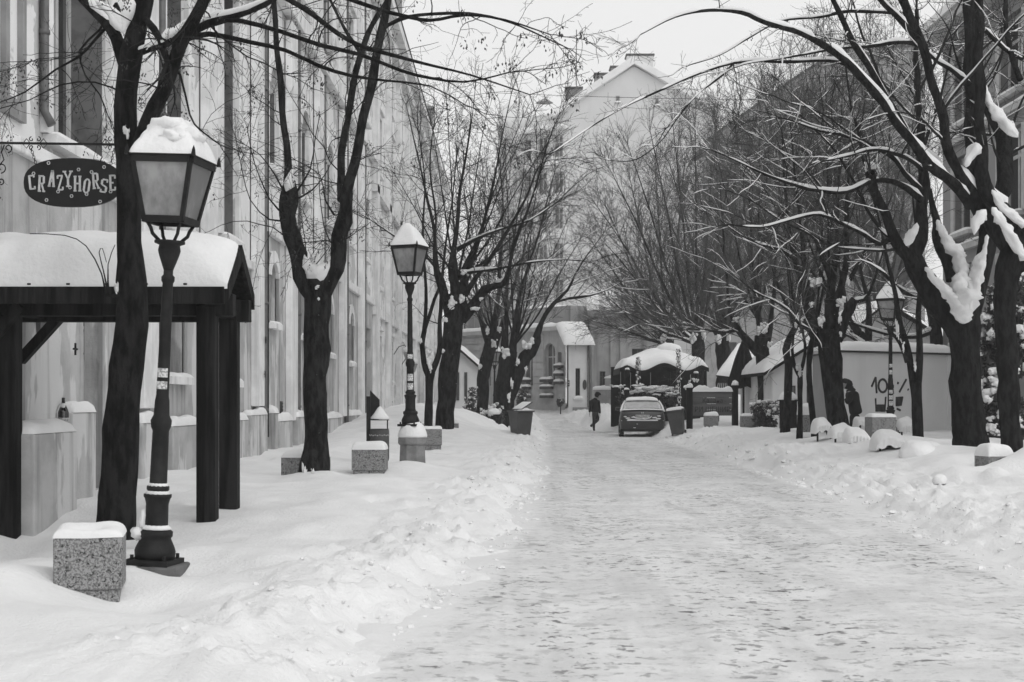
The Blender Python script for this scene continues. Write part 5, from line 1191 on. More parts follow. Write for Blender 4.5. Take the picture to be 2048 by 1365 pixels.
# glass menu case with a dome of snow
YM = 44.0; t = thing('menu_case', 'dark lattice menu case under a dome of snow behind the slim trunk', 'menu case', (X(1576, YM), YM, 0.5))
for px in (1561, 1574, 1592):
    mb = MB(); mb.box((X(px, YM) - 0.03, YM - 0.03, 0.4), (X(px, YM) + 0.03, YM + 0.03, Z(802, YM))); obj('upright', mb, 'iron', t)
for py in (812, 824, 836): mb = MB(); mb.box((X(1561, YM), YM - 0.02, Z(py, YM)), (X(1592, YM), YM + 0.02, Z(py, YM) + 0.03)); obj('crossbar', mb, 'iron', t)
mb = MB(); mb.box((X(1562, YM), YM + 0.035, 0.5), (X(1591, YM), YM + 0.06, Z(803, YM))); obj('pane', mb, 'glass_dark', t)
mb = MB(); mb.box((X(1557, YM), YM - 0.22, Z(803, YM)), (X(1595, YM), YM + 0.22, Z(800, YM))); o = obj('roof', mb, 'iron', t)
mb = MB(); mb.smooth = True; mb.blob((X(1576, YM), YM, Z(801, YM)), (0.30, 0.26, 0.28), 12, 0.12, 1.5, 3, flat=0.0); obj('snow', mb, 'snow', o)

# ------------------------------------------------------------------ snowed-up chairs and benches on the right
def snow_chair(label, px, py0, py1, wpx, Y, seed, leg=True, bench=False):
    s = Y / F; w = wpx * s; x = X(px, Y); z1, z0 = Z(py0, Y), Z(py1, Y); h = z1 - z0
    t = thing('snowed_bench' if bench else 'snowed_chair', label, 'bench' if bench else 'chair', (x, Y, z0), 'snowed-up seats on the right pavement')
    for k in range(3): mb = MB(); mb.box((x - w * 0.46, Y - 0.2 + k * 0.14, z0 + h * 0.30), (x + w * 0.46, Y - 0.09 + k * 0.14, z0 + h * 0.30 + 0.025)); obj('seat_slat', mb, 'wood_dark', t)
    for sx in (-0.36, 0.36):
        mb = MB(); mb.smooth = True; q = x + sx * w
        mb.tube([(q, Y - 0.16, z0 - 0.25), (q, Y - 0.16, z0 + h * 0.26), (q, Y + 0.2, z0 + h * 0.28), (q, Y + 0.22, z0 + h * 0.8)], 0.022, 6); obj('side_frame', mb, 'iron', t)
        if bench and sx > 0:
            mb = MB(); mb.smooth = True; q = x + w * 0.5
            mb.tube([(q, Y - 0.1, z0 + h * 0.25), (q + 0.02, Y - 0.2, z0 + h * 0.5), (q, Y - 0.28, z0 + h * 0.72), (q - 0.05, Y - 0.30, z0 + h * 0.80), (q - 0.08, Y - 0.30, z0 + h * 0.68), (q - 0.04, Y - 0.30, z0 + h * 0.62)], 0.03, 7); obj('armrest', mb, 'iron', t)
    mb = MB(); mb.smooth = True; nu, nv = 26, 18; g = []
    for j in range(nv + 1):
        b = j / nv
        for i in range(nu + 1):
            a = 2 * i / nu - 1; e = max(0, 1 - abs(a) ** 3.2) ** 0.45
            ax = x + a * w * 0.52
            if b < 0.35: y, z = Y - 0.27 - 0.02 * math.sin(a * 22), z0 + h * (0.30 + (0.30 * b / 0.35 - 0.12 * (0.5 + 0.5 * math.sin(a * 9 + seed)) * (1 - b / 0.35)))
            else: c = (b - 0.35) / 0.65; y, z = Y - 0.27 + c * 0.6, z0 + h * (0.60 + 0.40 * math.sin(min(1, c * 1.25) * math.pi / 2)) 
            z += 0.05 * mnoise.noise(Vector((ax * 4, y * 4, seed))) + 0.08 * h * math.sin(a * 1.7 + seed * 2.0)
            g.append((ax, y, z0 + h * 0.16 + (z - z0 - h * 0.16) * e))
    n = nu + 1; mb.add(g, [(j * n + i, j * n + i + 1, (j + 1) * n + i + 1, (j + 1) * n + i) for j in range(nv) for i in range(nu)]); obj('snow', mb, 'snow', t)
    return t
snow_chair('snowed-up chair nearest the road, fringe of snow hanging over its dark seat', 1780, 863, 908, 66, 27, 1)
snow_chair('snowed-up chair just left of the granite block at the sticker-covered lamp', 1715, 854, 894, 46, 29, 2)
snow_chair('snowed-up chair at the foot of the tree where the person stands', 1684, 848, 882, 46, 30.5, 3)
snow_chair('snowed-up chair on the left side of that same tree trunk', 1645, 838, 874, 36, 32, 4)
snow_chair('snowed-up bench with a curled iron armrest behind the granite block', 1730, 832, 858, 36, 33, 5, bench=True)
snow_chair('snowed-up bench behind the slender twin-stemmed tree', 1812, 834, 872, 34, 33.5, 6, bench=True)

t = thing('snow_boulder', 'smooth boulder-like lump of snow in front of the massive forked tree', 'snow heap', P(1838, 920, 24.6))
snow_lumps(t, [(P(1836, 908, 24.6), (0.34, 0.30, 0.24)), (P(1858, 905, 24.9), (0.30, 0.3, 0.2))], 3, 'mound', 16, 0.12)
t = thing('snow_ball', 'small ball of snow lying on the right bank', 'snow heap', P(1880, 960, 20)); snow_lumps(t, [(P(1879, 962, 19), (0.10, 0.1, 0.09))], 5, 'mound', 12, 0.15)
# ------------------------------------------------------------------ trees
def norm(a): return a / np.maximum(np.linalg.norm(a, axis=-1, keepdims=True), 1e-9)
def tubes_np(Pn, Rn, sides):
    """Pn (B,N,3) centre lines, Rn (B,N) radii -> vertices, quads"""
    B, N, _ = Pn.shape
    t = np.empty_like(Pn); t[:, 1:-1] = Pn[:, 2:] - Pn[:, :-2]; t[:, 0] = Pn[:, 1] - Pn[:, 0]; t[:, -1] = Pn[:, -1] - Pn[:, -2]
    t = norm(t); m = norm(Pn[:, -1] - Pn[:, 0])
    ref = np.where((np.abs(m[:, 2]) < 0.8)[:, None], np.array([0, 0, 1.0]), np.array([0.2, 1.0, 0]))
    a = norm(np.cross(t, ref[:, None, :])); b = np.cross(a, t)
    an = 2 * np.pi * np.arange(sides) / sides
    v = Pn[:, :, None, :] + (a[:, :, None, :] * np.cos(an)[None, None, :, None] + b[:, :, None, :] * np.sin(an)[None, None, :, None]) * Rn[:, :, None, None]
    i = np.arange(B * N * sides).reshape(B, N, sides); j = np.roll(i, -1, 2)
    f = np.stack([i[:, :-1], j[:, :-1], j[:, 1:], i[:, 1:]], -1).reshape(-1, 4)
    return v.reshape(-1, 3), f
def resample(pts, rad, step):
    pts = np.asarray(pts, float); rad = np.asarray(rad, float); n = len(pts)
    if n == 2: pts = np.vstack([pts[0], (pts[0] + pts[1]) / 2, pts[1]]); rad = np.array([rad[0], (rad[0] + rad[1]) / 2, rad[1]]); n = 3
    out, ro = [], []
    for i in range(n - 1):
        p0, p1, p2, p3 = pts[max(i - 1, 0)], pts[i], pts[i + 1], pts[min(i + 2, n - 1)]
        k = max(2, int(np.linalg.norm(p2 - p1) / step))
        for s in range(k):
            u = s / k; out.append(0.5 * (2 * p1 + (p2 - p0) * u + (2 * p0 - 5 * p1 + 4 * p2 - p3) * u * u + (3 * p1 - p0 - 3 * p2 + p3) * u ** 3)); ro.append(rad[i] + (rad[i + 1] - rad[i]) * u)
    out.append(pts[-1]); ro.append(rad[-1])
    return np.array(out), np.array(ro)
class Tree:
    def __init__(s, name, label, px, py, Y, seed, group='bare trees along the street'):
        s.Y = Y; s.r = np.random.default_rng(seed); s.seed = seed; s.limbs = []; s.lev = []; s.lumps = []
        b = P(px, py, Y); s.t = thing(name, label, 'tree', (b.x, Y, min(b.z, 1.5)), group)
        s.off = np.array(s.t.location); s.snowlim = []
    def limb(s, pts, dy=0.0, snow=None, trunk=False):
        """pts: (px, py, width px[, extra depth]); dy: depth reached at the far end"""
        n = len(pts); p = []; w = []
        for i, q in enumerate(pts):
            d = s.Y + (q[3] if len(q) > 3 else 0) + dy * (i / max(1, n - 1))
            p.append(P(q[0], q[1], d)); w.append(q[2] / 2 / F * d * (1 if trunk or s.Y < 30 else max(0.62, 1 - 0.45 * i / max(1, n - 1))))
        a, r = resample(p, w, 0.16 if s.Y < 30 else 0.3)
        k = np.arange(len(a)); amp = np.minimum(r * 0.25, 0.02)
        a = a + np.stack([amp * np.sin(k * 1.1 + s.seed + len(s.limbs)), amp * np.cos(k * 0.9 + s.seed), amp * np.sin(k * 0.7)], 1) * (0 if trunk else 1)
        s.limbs.append((a, r, trunk, snow)); return s
    def fan(s, px, py, w0, tips, bulge=0.25, snow=None, w1=3, depth=2.5):
        for (tx, ty) in tips:
            d = s.r.uniform(-1, 1) * depth; mx, my = px + (tx - px) * 0.5, py + (ty - py) * 0.5
            k = bulge * s.r.uniform(0.4, 1.3)
            s.limb([(px, py, w0), (px + (tx - px) * 0.33 * (1 + k), py + (ty - py) * 0.30, w0 * 0.7), (mx + (tx - px) * 0.17 * (1 + k), my + (ty - py) * 0.18, w0 * 0.45), (tx, ty, w1)], d, snow)
        return s
    def _flat(s, idx=None, rmax=9):
        L = [l for i, l in enumerate(s.limbs) if (idx is None or i in idx) and not l[2]]
        N = 12; A = np.empty((len(L), N, 3)); R = np.empty((len(L), N))
        for i, (a, r, *_) in enumerate(L):
            u = np.linspace(0, len(a) - 1, N); k = np.arange(len(a))
            for c in range(3): A[i, :, c] = np.interp(u, k, a[:, c])
            R[i] = np.interp(u, k, r)
        return A, R
    def grow(s, parent, per_m, tmin, tmax, lmin, lmax, amin, amax, up, curl, npts, rfac, rcap, rmin, wob=0.12, spiral=False, keep=1.0, maxn=60000):
        A, R = parent; B, N, _ = A.shape; r = s.r
        plen = np.linalg.norm(np.diff(A, axis=1), axis=2).sum(1)
        cnt = r.poisson(np.maximum(0.0, plen * per_m * 1.65 * (tmax - tmin))); k = np.repeat(np.arange(B), cnt)[:maxn]; n = len(k)
        t = tmin + (tmax - tmin) * r.random(n); u = t * (N - 1); i = np.minimum(u.astype(int), N - 2); f = (u - i)[:, None]
        p = A[k, i] * (1 - f) + A[k, i + 1] * f; rad = R[k, i] * (1 - f[:, 0]) + R[k, i + 1] * f[:, 0]
        tan = norm(A[k, i + 1] - A[k, i]); q = r.normal(size=(n, 3)); q = norm(q - tan * (q * tan).sum(1, keepdims=True))
        ang = np.radians(amin + (amax - amin) * r.random(n))[:, None]
        d = norm(tan * np.cos(ang) + q * np.sin(ang) + np.array([0, 0, up]))
        ln = (lmin + (lmax - lmin) * r.random(n) ** 1.4) * (1.0 - 0.45 * t)
        st = (ln / (npts - 1))[:, None]; out = np.empty((n, npts, 3)); out[:, 0] = p
        for j in range(1, npts):
            d = norm(d + r.normal(size=(n, 3)) * wob + np.array([0, 0, curl]))
            out[:, j] = out[:, j - 1] + d * st
        r0 = np.clip(rad * rfac, rmin * 1.2, rcap); rr = r0[:, None] * (1 - np.linspace(0, 1, npts) ** 0.9)[None, :] + rmin * np.linspace(0, 1, npts)[None, :]
        return out, rr
    def tips(s, parent, n, lmin, lmax, npts, rmin, curl=-0.03):
        A, R = parent; B, N, _ = A.shape; r = s.r; k = np.repeat(np.arange(B), n); m = len(k)
        d = norm(norm(A[k, -1] - A[k, -2]) + r.normal(size=(m, 3)) * 0.22); out = np.empty((m, npts, 3)); out[:, 0] = A[k, -1]
        st = ((lmin + (lmax - lmin) * r.random(m)) / (npts - 1))[:, None]
        for j in range(1, npts):
            d = norm(d + r.normal(size=(m, 3)) * 0.12 + np.array([0, 0, curl])); out[:, j] = out[:, j - 1] + d * st
        u = np.linspace(0, 1, npts)[None, :]
        return out, np.minimum(R[k, -1], 0.02)[:, None] * (1 - u) + rmin * u
    def seeds(s, parent, count, size):
        A, R = parent; r = s.r; k = r.integers(0, len(A), count); V = []; 
        for q in k:
            p = A[q, -1]; m = r.integers(5, 12)
            for _ in range(m):
                o = p + np.array([r.normal() * size * .7, r.normal() * size * .7, -r.random() * size * 3.2]); a = norm(np.array([r.normal() * .4, r.normal() * .4, -1.0])) * size; b = norm(np.cross(a, r.normal(size=3))) * size * 0.28
                V += [o, o + a * .5 + b, o + a, o + a * .5 - b]
        V = np.array(V); me = mesh_np('seed_clusters', V - s.off, np.arange(len(V)).reshape(-1, 4)); me.materials.append(MATS['seed'])
        tag(link('seed_clusters', me, s.t), kind='stuff')
    def snow_on(s, A, R, thick, gate=0.35, slope=0.78, seed=0, lift=0.55):
        """snow lying along the upper side of branches that are not too steep"""
        t = np.empty_like(A); t[:, 1:-1] = A[:, 2:] - A[:, :-2]; t[:, 0] = A[:, 1] - A[:, 0]; t[:, -1] = A[:, -1] - A[:, -2]
        flat = np.clip((slope - np.abs(norm(t)[..., 2])) / 0.22, 0, 1)
        nz = vnoise(A[..., 0] * 2.3 + A[..., 1] * 1.7, A[..., 2] * 2.3 + A[..., 1], seed) + 0.5
        flat = flat * np.clip((nz - gate) / 0.18 + 0.35, 0, 1)
        flat[:, 0] *= 0.3; flat[:, -1] = 0
        sr = np.minimum(R * 0.85 + 0.005, thick + R * 0.5) * np.sqrt(flat) * (0.75 + 0.5 * vnoise(A[..., 0] * 9 + A[..., 1] * 7, A[..., 2] * 9, 3) + 0.25)
        return A + np.array([0, 0, 1.0]) * (R * lift + sr * 0.55)[..., None] * (flat > 0)[..., None], np.maximum(sr, 1e-4) * (0.9 + 0.35 * nz)
    def build(s, sides=12, bark='bark', levels=(), lims=(4, 3, 3), rough=0.13, twig='twig', snow=0.0, snow_levels=(), lumps=(), gate=0.35, slope=0.78, drapes=()):
        V, Fq, o = [], [], 0
        for a, r, tr, sn in s.limbs:
            n_ = sides if r.max() > 0.05 else 7
            v, f = tubes_np(a[None], r[None], n_)
            if r.max() > 0.03:
                c = np.repeat(a, n_, 0); rr = np.repeat(r, n_); d = v - c
                sc = 3.2
                nz = np.array([mnoise.noise(Vector(q) * sc) + 0.6 * mnoise.noise(Vector(q) * sc * 3.1) for q in v])
                v = c + d * (1 + rough * 1.5 * nz)[:, None]
            V.append(v); Fq.append(f + o); o += len(v)
            cap = np.array([[o - n_ + k for k in (0, 1, 2, 3)]])
        me = mesh_np('trunk', np.concatenate(V) - s.off, np.concatenate(Fq), True); me.materials.append(MATS[bark]); link('trunk', me, s.t)
        if levels:
            V, Fq, o = [], [], 0
            for (A, R), sd_ in zip(levels, lims):
                v, f = tubes_np(A, R, sd_); V.append(v); Fq.append(f + o); o += len(v)
            me = mesh_np('crown', np.concatenate(V) - s.off, np.concatenate(Fq), False); me.materials.append(MATS[twig]); link('crown', me, s.t)
        V, Fq, o = [], [], 0
        if snow:
            for a, r, tr, sn in s.limbs:
                if sn == 0 or tr: continue
                A, R = s.snow_on(a[None], r[None], snow if sn is None else sn, gate, slope, s.seed, 0.45); v, f = tubes_np(A, R, 7); V.append(v); Fq.append(f + o); o += len(v)
            for (A, R), th in snow_levels:
                A, R = s.snow_on(A, R, th, gate + 0.03, slope, s.seed + 5); keep = R.max(1) > 0.002
                if keep.any(): v, f = tubes_np(A[keep], R[keep], 4); V.append(v); Fq.append(f + o); o += len(v)
        for i, d in enumerate(drapes):          # snow draped through a fork: (px, py, width px)
            pts = [P(q[0], q[1], s.Y - 0.12 - (q[3] if len(q) > 3 else 0)) for q in d]; a, r = resample(pts, [q[2] / 2 / F * s.Y for q in d], 0.05 if s.Y < 30 else 0.08)
            r[0] *= 0.3; r[-1] *= 0.3; v, f = tubes_np(a[None], r[None], 18); c = np.repeat(a, 18, 0)
            nz = np.array([mnoise.noise(Vector(q) * 7.0) + 0.7 * mnoise.noise(Vector(q) * 19) + 0.4 * mnoise.noise(Vector(q) * 43) for q in v]); v = c + (v - c) * (0.82 + 0.55 * nz)[:, None]
            V.append(v); Fq.append(f + o); o += len(v)
        mb = MB(); mb.smooth = True
        for i, l in enumerate(lumps):           # (px, py, rx px, rz px[, nearer by])
            p = P(l[0], l[1], s.Y - (l[4] if len(l) > 4 else 0)); k = s.Y / F; mb.clump(p, (l[2] * k * 0.8, l[2] * k * 0.6, l[3] * k * 0.8), s.seed + i * 2.1, 9 if s.Y < 30 else 6)
        if mb.v: V.append(np.array(mb.v)); Fq.append(np.array(mb.f) + o)
        if V: me = mesh_np('snow', np.concatenate(V) - s.off, np.concatenate(Fq), True); me.materials.append(MATS['snow_fine']); tag(link('snow', me, s.t), kind='stuff')

# ---- left row
T = Tree('street_tree', 'thick dark tree between the oval sign and the nearest lantern post', 232, 1045, 12.5, 1)
T.limb([(228, 1075, 84), (232, 1030, 74), (240, 900, 70), (250, 780, 69), (262, 650, 66), (262, 560, 56), (258, 450, 47), (256, 380, 47), (258, 320, 50), (250, 250, 44), (253, 180, 42), (262, 110, 44), (276, 50, 38), (287, 0, 36), (296, -90, 30)], trunk=True)
T.limb([(262, 325, 40), (285, 285, 30), (310, 215, 29), (335, 150, 28), (362, 95, 28), (388, 40, 25), (410, -10, 24), (440, -80, 20)], -0.5, 0)
T.limb([(256, 150, 30), (236, 80, 24), (205, 40, 22), (165, -5, 20), (120, -70, 16)], 0.6)
T.limb([(268, 112, 14), (300, 100, 13), (325, 92, 13), (345, 80, 12)], -0.3, 0.10)
T.limb([(282, 30, 16), (308, 62, 15), (325, 95, 15), (336, 118, 15)], -0.3, 0)
T.limb([(350, 95, 18), (395, 60, 17), (440, 42, 16), (500, 20, 13), (560, -10, 10), (640, -60, 7)], -1.2, 0.05)
T.limb([(384, 52, 13), (430, 44, 11), (480, 42, 10), (560, 62, 9), (640, 90, 9), (720, 110, 8), (800, 142, 7), (860, 156, 6), (930, 164, 4), (1000, 150, 3)], -2.0, 0)
T.limb([(372, 78, 13), (420, 70, 11), (500, 85, 9), (570, 100, 8), (640, 132, 8), (700, 152, 7), (770, 162, 5), (860, 172, 3), (930, 210, 2)], -1.4, 0)
T.limb([(560, -10, 12), (610, 20, 11), (660, 55, 10), (720, 92, 9), (785, 112, 8), (850, 128, 6), (940, 150, 4), (1060, 190, 2)], -2.4, 0)
T.limb([(600, -30, 11), (700, 0, 9), (800, 30, 8), (860, 42, 7), (930, 30, 6), (1010, 40, 4), (1100, 70, 2)], -2.6, 0)
T.limb([(230, 70, 10), (220, 50, 9), (190, 80, 6), (160, 112, 5), (110, 140, 4), (50, 185, 3), (0, 205, 2)], 0.9, 0)
T.limb([(240, 40, 8), (232, 10, 8), (200, 60, 5), (160, 100, 4), (170, 150, 3), (200, 190, 3), (215, 230, 2)], 1.2, 0)
T.limb([(330, 130, 8), (360, 150, 5), (380, 230, 4), (400, 260, 3), (440, 290, 2)], -0.8, 0)
T.limb([(235, 205, 5), (250, 190, 4), (190, 165, 3), (120, 170, 3), (60, 200, 2), (-10, 220, 2)], 0.8, 0)
for q_ in ([(236, 588, 9, -.2), (215, 592, 6, -.3), (203, 548, 3, -.35), (172, 492, 2.2, -.3), (130, 471, 2, -.2), (60, 468, 1.6, -.1)], [(218, 592, 5, -.3), (207, 542, 2.6, -.35), (198, 506, 2, -.3), (205, 497, 1.6, -.3), (213, 525, 1.4, -.3)], [(218, 592, 5, -.3), (216, 530, 2.2, -.3), (230, 490, 1.6, -.25)]): T.limb(q_, 0, 0)
A0 = T._flat(tuple(range(1, 14)))
Am, Al = T._flat((0, 1, 2, 3, 4, 5, 10, 11, 12, 13)), T._flat((6, 7, 8, 9)); L1 = T.grow(Am, 2.3, 0.3, 1.0, 0.5, 1.7, 35, 95, -0.1, -0.05, 9, 0.45, 0.009, 0.0022, 0.16); Lq = T.grow(Al, 1.0, 0.1, 1.0, 0.3, 1.1, 35, 95, -0.15, -0.06, 9, 0.45, 0.007, 0.0022, 0.16); L1 = (np.concatenate([L1[0], Lq[0]]), np.concatenate([L1[1], Lq[1]])); Lt = T.tips(A0, 2, 0.3, 0.8, 9, 0.0022); L1 = (np.concatenate([L1[0], Lt[0]]), np.concatenate([L1[1], Lt[1]]))
L2 = T.grow(L1, 6.5, 0.1, 1.0, 0.12, 0.6, 30, 85, 0.0, -0.03, 6, 0.6, 0.004, 0.0016, 0.16)
L3 = T.grow(L2, 9, 0.2, 1.0, 0.03, 0.14, 30, 80, 0.05, 0.0, 3, 0.7, 0.0025, 0.0014, 0.1)
T.seeds(L2, 150, 0.028)
T.build(16, levels=(L1, L2, L3), lims=(5, 4, 3), rough=0.10, snow=0.03, gate=0.5, drapes=[[(190, 0, 12), (212, 18, 26), (232, 40, 32), (248, 66, 12)], [(264, -5, 12), (258, 20, 24), (250, 45, 22), (248, 68, 8)], [(292, 100, 8), (318, 88, 24), (342, 72, 28), (366, 52, 16), (380, 38, 6)], [(400, 45, 8), (425, 34, 16), (455, 24, 12), (490, 14, 6)]], lumps=[ (250, 262, 6, 14, .1), (255, 272, 5, 16, .12),  (232, 578, 6, 14, .25)])

T = Tree('street_tree', 'dark tree forking like a tuning fork with snow wedged in its fork', 630, 965, 20.5, 2)
T.limb([(622, 1000, 66), (627, 955, 58), (630, 900, 50), (632, 820, 47), (630, 760, 49), (634, 700, 53), (632, 650, 52), (636, 600, 56), (636, 575, 60), (636, 560, 52)], trunk=True)
T.limb([(628, 592, 40), (606, 555, 36), (594, 510, 35), (586, 470, 35), (578, 430, 36), (576, 395, 38), (580, 370, 26), (578, 340, 15), (572, 290, 14), (565, 220, 13), (558, 130, 12), (549, 40, 11), (545, -40, 10)], 0.8, 0)
T.limb([(645, 592, 40), (665, 560, 34), (675, 520, 30), (682, 470, 31), (688, 440, 34), (690, 410, 30), (696, 380, 24), (706, 330, 20), (718, 280, 19), (734, 210, 18), (750, 130, 17), (768, 40, 16), (780, -40, 14)], -0.8, 0)
T.limb([(686, 400, 20), (681, 370, 16), (684, 310, 14), (694, 240, 13), (708, 170, 13), (722, 105, 12), (745, 50, 11), (775, 0, 10)], 1.0, 0)
T.limb([(722, 110, 9), (712, 95, 8), (700, 75, 7), (680, 40, 6), (660, 0, 5)], 0.6, 0)
T.limb([(762, 60, 9), (800, 40, 8), (860, 28, 7), (940, 28, 6), (1020, 45, 4), (1100, 80, 2.5)], -1.5, 0)
for pts in ([(575, 400, 5), (550, 350, 3), (520, 310, 2), (490, 290, 1.5)], [(572, 440, 5), (540, 440, 3), (500, 400, 2), (480, 320, 1.5)], [(570, 430, 5), (540, 400, 3), (510, 330, 2), (495, 260, 1.5)],
            [(590, 390, 5), (620, 340, 3), (630, 280, 2), (640, 230, 1.5)], [(592, 400, 5), (625, 380, 3), (650, 350, 2), (660, 330, 1.5)], [(668, 430, 5), (650, 400, 3), (640, 350, 2), (590, 320, 1.5)], [(610, 552, 3), (612, 500, 2), (605, 450, 1.5), (600, 420, 1)], [(612, 555, 3), (640, 520, 2), (655, 500, 1.5), (660, 490, 1)]):
    T.limb(pts, T.r.uniform(-.8, .8), 0)
A0 = T._flat()
L1 = T.grow(A0, 1.2, 0.15, 1.0, 0.5, 2.4, 35, 95, 0.02, -0.03, 9, 0.4, 0.010, 0.003, 0.15); Lt = T.tips(A0, 2, 0.3, 0.8, 9, 0.003); L1 = (np.concatenate([L1[0], Lt[0]]), np.concatenate([L1[1], Lt[1]]))
L2 = T.grow(L1, 5, 0.1, 1.0, 0.15, 0.8, 30, 85, 0.0, -0.02, 6, 0.6, 0.005, 0.0024, 0.16)
L3 = T.grow(L2, 6, 0.2, 1.0, 0.04, 0.2, 30, 80, 0.05, 0.0, 3, 0.7, 0.003, 0.002, 0.1)
T.seeds(L2, 60, 0.035)
T.build(18, 'bark_snowy', (L1, L2, L3), (4, 3, 3), 0.16, snow=0.04, gate=0.55,
        drapes=[[(609, 510, 8), (614, 530, 22), (625, 542, 34), (638, 546, 36), (652, 536, 28), (660, 520, 18), (664, 505, 8)], [(622, 548, 14), (636, 556, 24), (648, 550, 14)], [(572, 383, 8), (577, 370, 20), (581, 352, 16), (584, 338, 6)], [(684, 382, 5), (689, 372, 13), (693, 358, 8)]],
        lumps=[(634, 575, 6, 5, .42), (637, 598, 4, 4, .42), (610, 950, 7, 22, .25), (612, 965, 10, 8, .3), (626, 945, 5, 9, .4)])

T = Tree('street_tree', 'slender young tree forking low, in front of the thick tree on the left', 857, 858, 34.5, 3)
T.limb([(855, 880, 23), (857, 850, 17), (858, 800, 16), (859, 760, 17), (860, 745, 20)], trunk=True)
T.limb([(858, 752, 13), (848, 725, 12), (843, 690, 12), (850, 660, 11), (852, 600, 9), (848, 520, 8), (846, 440, 6), (850, 360, 5), (838, 270, 3)], 0.7, 0)
T.limb([(861, 752, 14), (872, 725, 13), (880, 690, 12), (880, 640, 10), (882, 590, 10), (868, 520, 8), (872, 440, 7), (860, 340, 5), (866, 260, 3)], -0.7, 0)
T.limb([(850, 660, 8), (868, 600, 8), (884, 560, 7), (892, 480, 6), (905, 400, 4), (912, 320, 3)], 0.5)
A0 = T._flat()
L1 = T.grow(A0, 1.6, 0.3, 1.0, 0.8, 2.6, 30, 85, 0.0, -0.01, 8, 0.5, 0.014, 0.004, 0.12); Lt = T.tips(A0, 3, 0.6, 1.4, 8, 0.004); L1 = (np.concatenate([L1[0], Lt[0]]), np.concatenate([L1[1], Lt[1]]))
L2 = T.grow(L1, 4.0, 0.1, 1.0, 0.3, 1.0, 30, 75, 0.0, 0.0, 5, 0.6, 0.006, 0.003, 0.14)
L3 = T.grow(L2, 4.0, 0.2, 1.0, 0.1, 0.35, 30, 70, 0.05, 0.0, 3, 0.7, 0.0035, 0.0026, 0.1)
T.build(12, levels=(L1, L2, L3), rough=0.12, snow=0.03, gate=0.45, lumps=[(860, 722, 9, 18, .1), (857, 705, 8, 8, .1), (862, 738, 5, 9, .15), (842, 682, 4, 8, .1)])

T = Tree('street_tree', 'thick knobbly tree with many upright stems beside the small granite block, left row', 892, 880, 40, 4)
T.limb([(884, 905, 46), (888, 870, 38), (893, 800, 34), (898, 740, 36), (905, 690, 40), (908, 650, 42), (912, 615, 44), (915, 590, 36)], trunk=True)
T.limb([(905, 640, 26), (892, 610, 20), (880, 570, 16), (872, 520, 12), (866, 450, 9), (846, 360, 7), (826, 270, 4), (812, 210, 2)], 1.2, 0)
T.limb([(910, 610, 26), (908, 570, 22), (905, 530, 16), (912, 470, 11), (918, 400, 9), (932, 310, 6), (945, 230, 3), (950, 180, 2)], -1.0)
T.limb([(915, 610, 26), (925, 580, 22), (935, 550, 16), (950, 500, 11), (972, 430, 9), (990, 350, 6), (1005, 270, 4), (1022, 190, 2)], 0.6)
T.limb([(920, 640, 28), (945, 615, 24), (962, 590, 20), (975, 575, 18), (1000, 570, 14), (1012, 560, 12), (1025, 500, 9), (1052, 430, 8), (1075, 360, 6), (1098, 280, 4), (1118, 230, 2)], -1.0)
T.limb([(930, 590, 14), (965, 540, 10), (1010, 470, 8), (1050, 400, 6), (1080, 330, 4), (1112, 320, 2)], -1.8)
T.limb([(895, 600, 14), (884, 560, 10), (858, 520, 7), (800, 480, 5), (740, 440, 3)], -1.5, 0.03)
T.limb([(902, 560, 12), (945, 545, 9), (985, 540, 7), (1060, 525, 5), (1130, 520, 3), (1180, 525, 2)], -2.0, 0.06)
T.limb([(915, 500, 10), (950, 480, 8), (1000, 460, 6), (1060, 440, 5), (1120, 400, 3)], -1.0, 0.04)
T.fan(915, 560, 6, [(860, 230), (893, 200), (975, 215), (1045, 235), (1085, 300), (790, 350), (1050, 260), (1110, 400)], 0.1, 0, 2, 2.5)
A0 = T._flat()
L1 = T.grow(A0, 2.0, 0.15, 1.0, 0.7, 2.3, 25, 75, 0.06, 0.01, 8, 0.5, 0.016, 0.005, 0.11); Lt = T.tips(A0, 3, 0.6, 1.4, 8, 0.005); L1 = (np.concatenate([L1[0], Lt[0]]), np.concatenate([L1[1], Lt[1]]))
L2 = T.grow(L1, 3.4, 0.1, 1.0, 0.3, 1.2, 25, 70, 0.03, 0.01, 5, 0.6, 0.007, 0.0034, 0.13)
L3 = T.grow(L2, 3.2, 0.2, 1.0, 0.12, 0.4, 25, 70, 0.05, 0.0, 3, 0.7, 0.004, 0.003, 0.1)
T.build(16, 'bark_snowy', (L1, L2, L3), rough=0.22, snow=0.05, gate=0.52,
        lumps=[(904, 608, 14, 16, .3), (890, 640, 9, 7, .4), (925, 600, 10, 12, .3), (932, 545, 15, 9, .3), (1000, 562, 12, 8, .2), (884, 702, 9, 6, .3), (950, 618, 12, 7, .3), (962, 598, 8, 6, .3)])

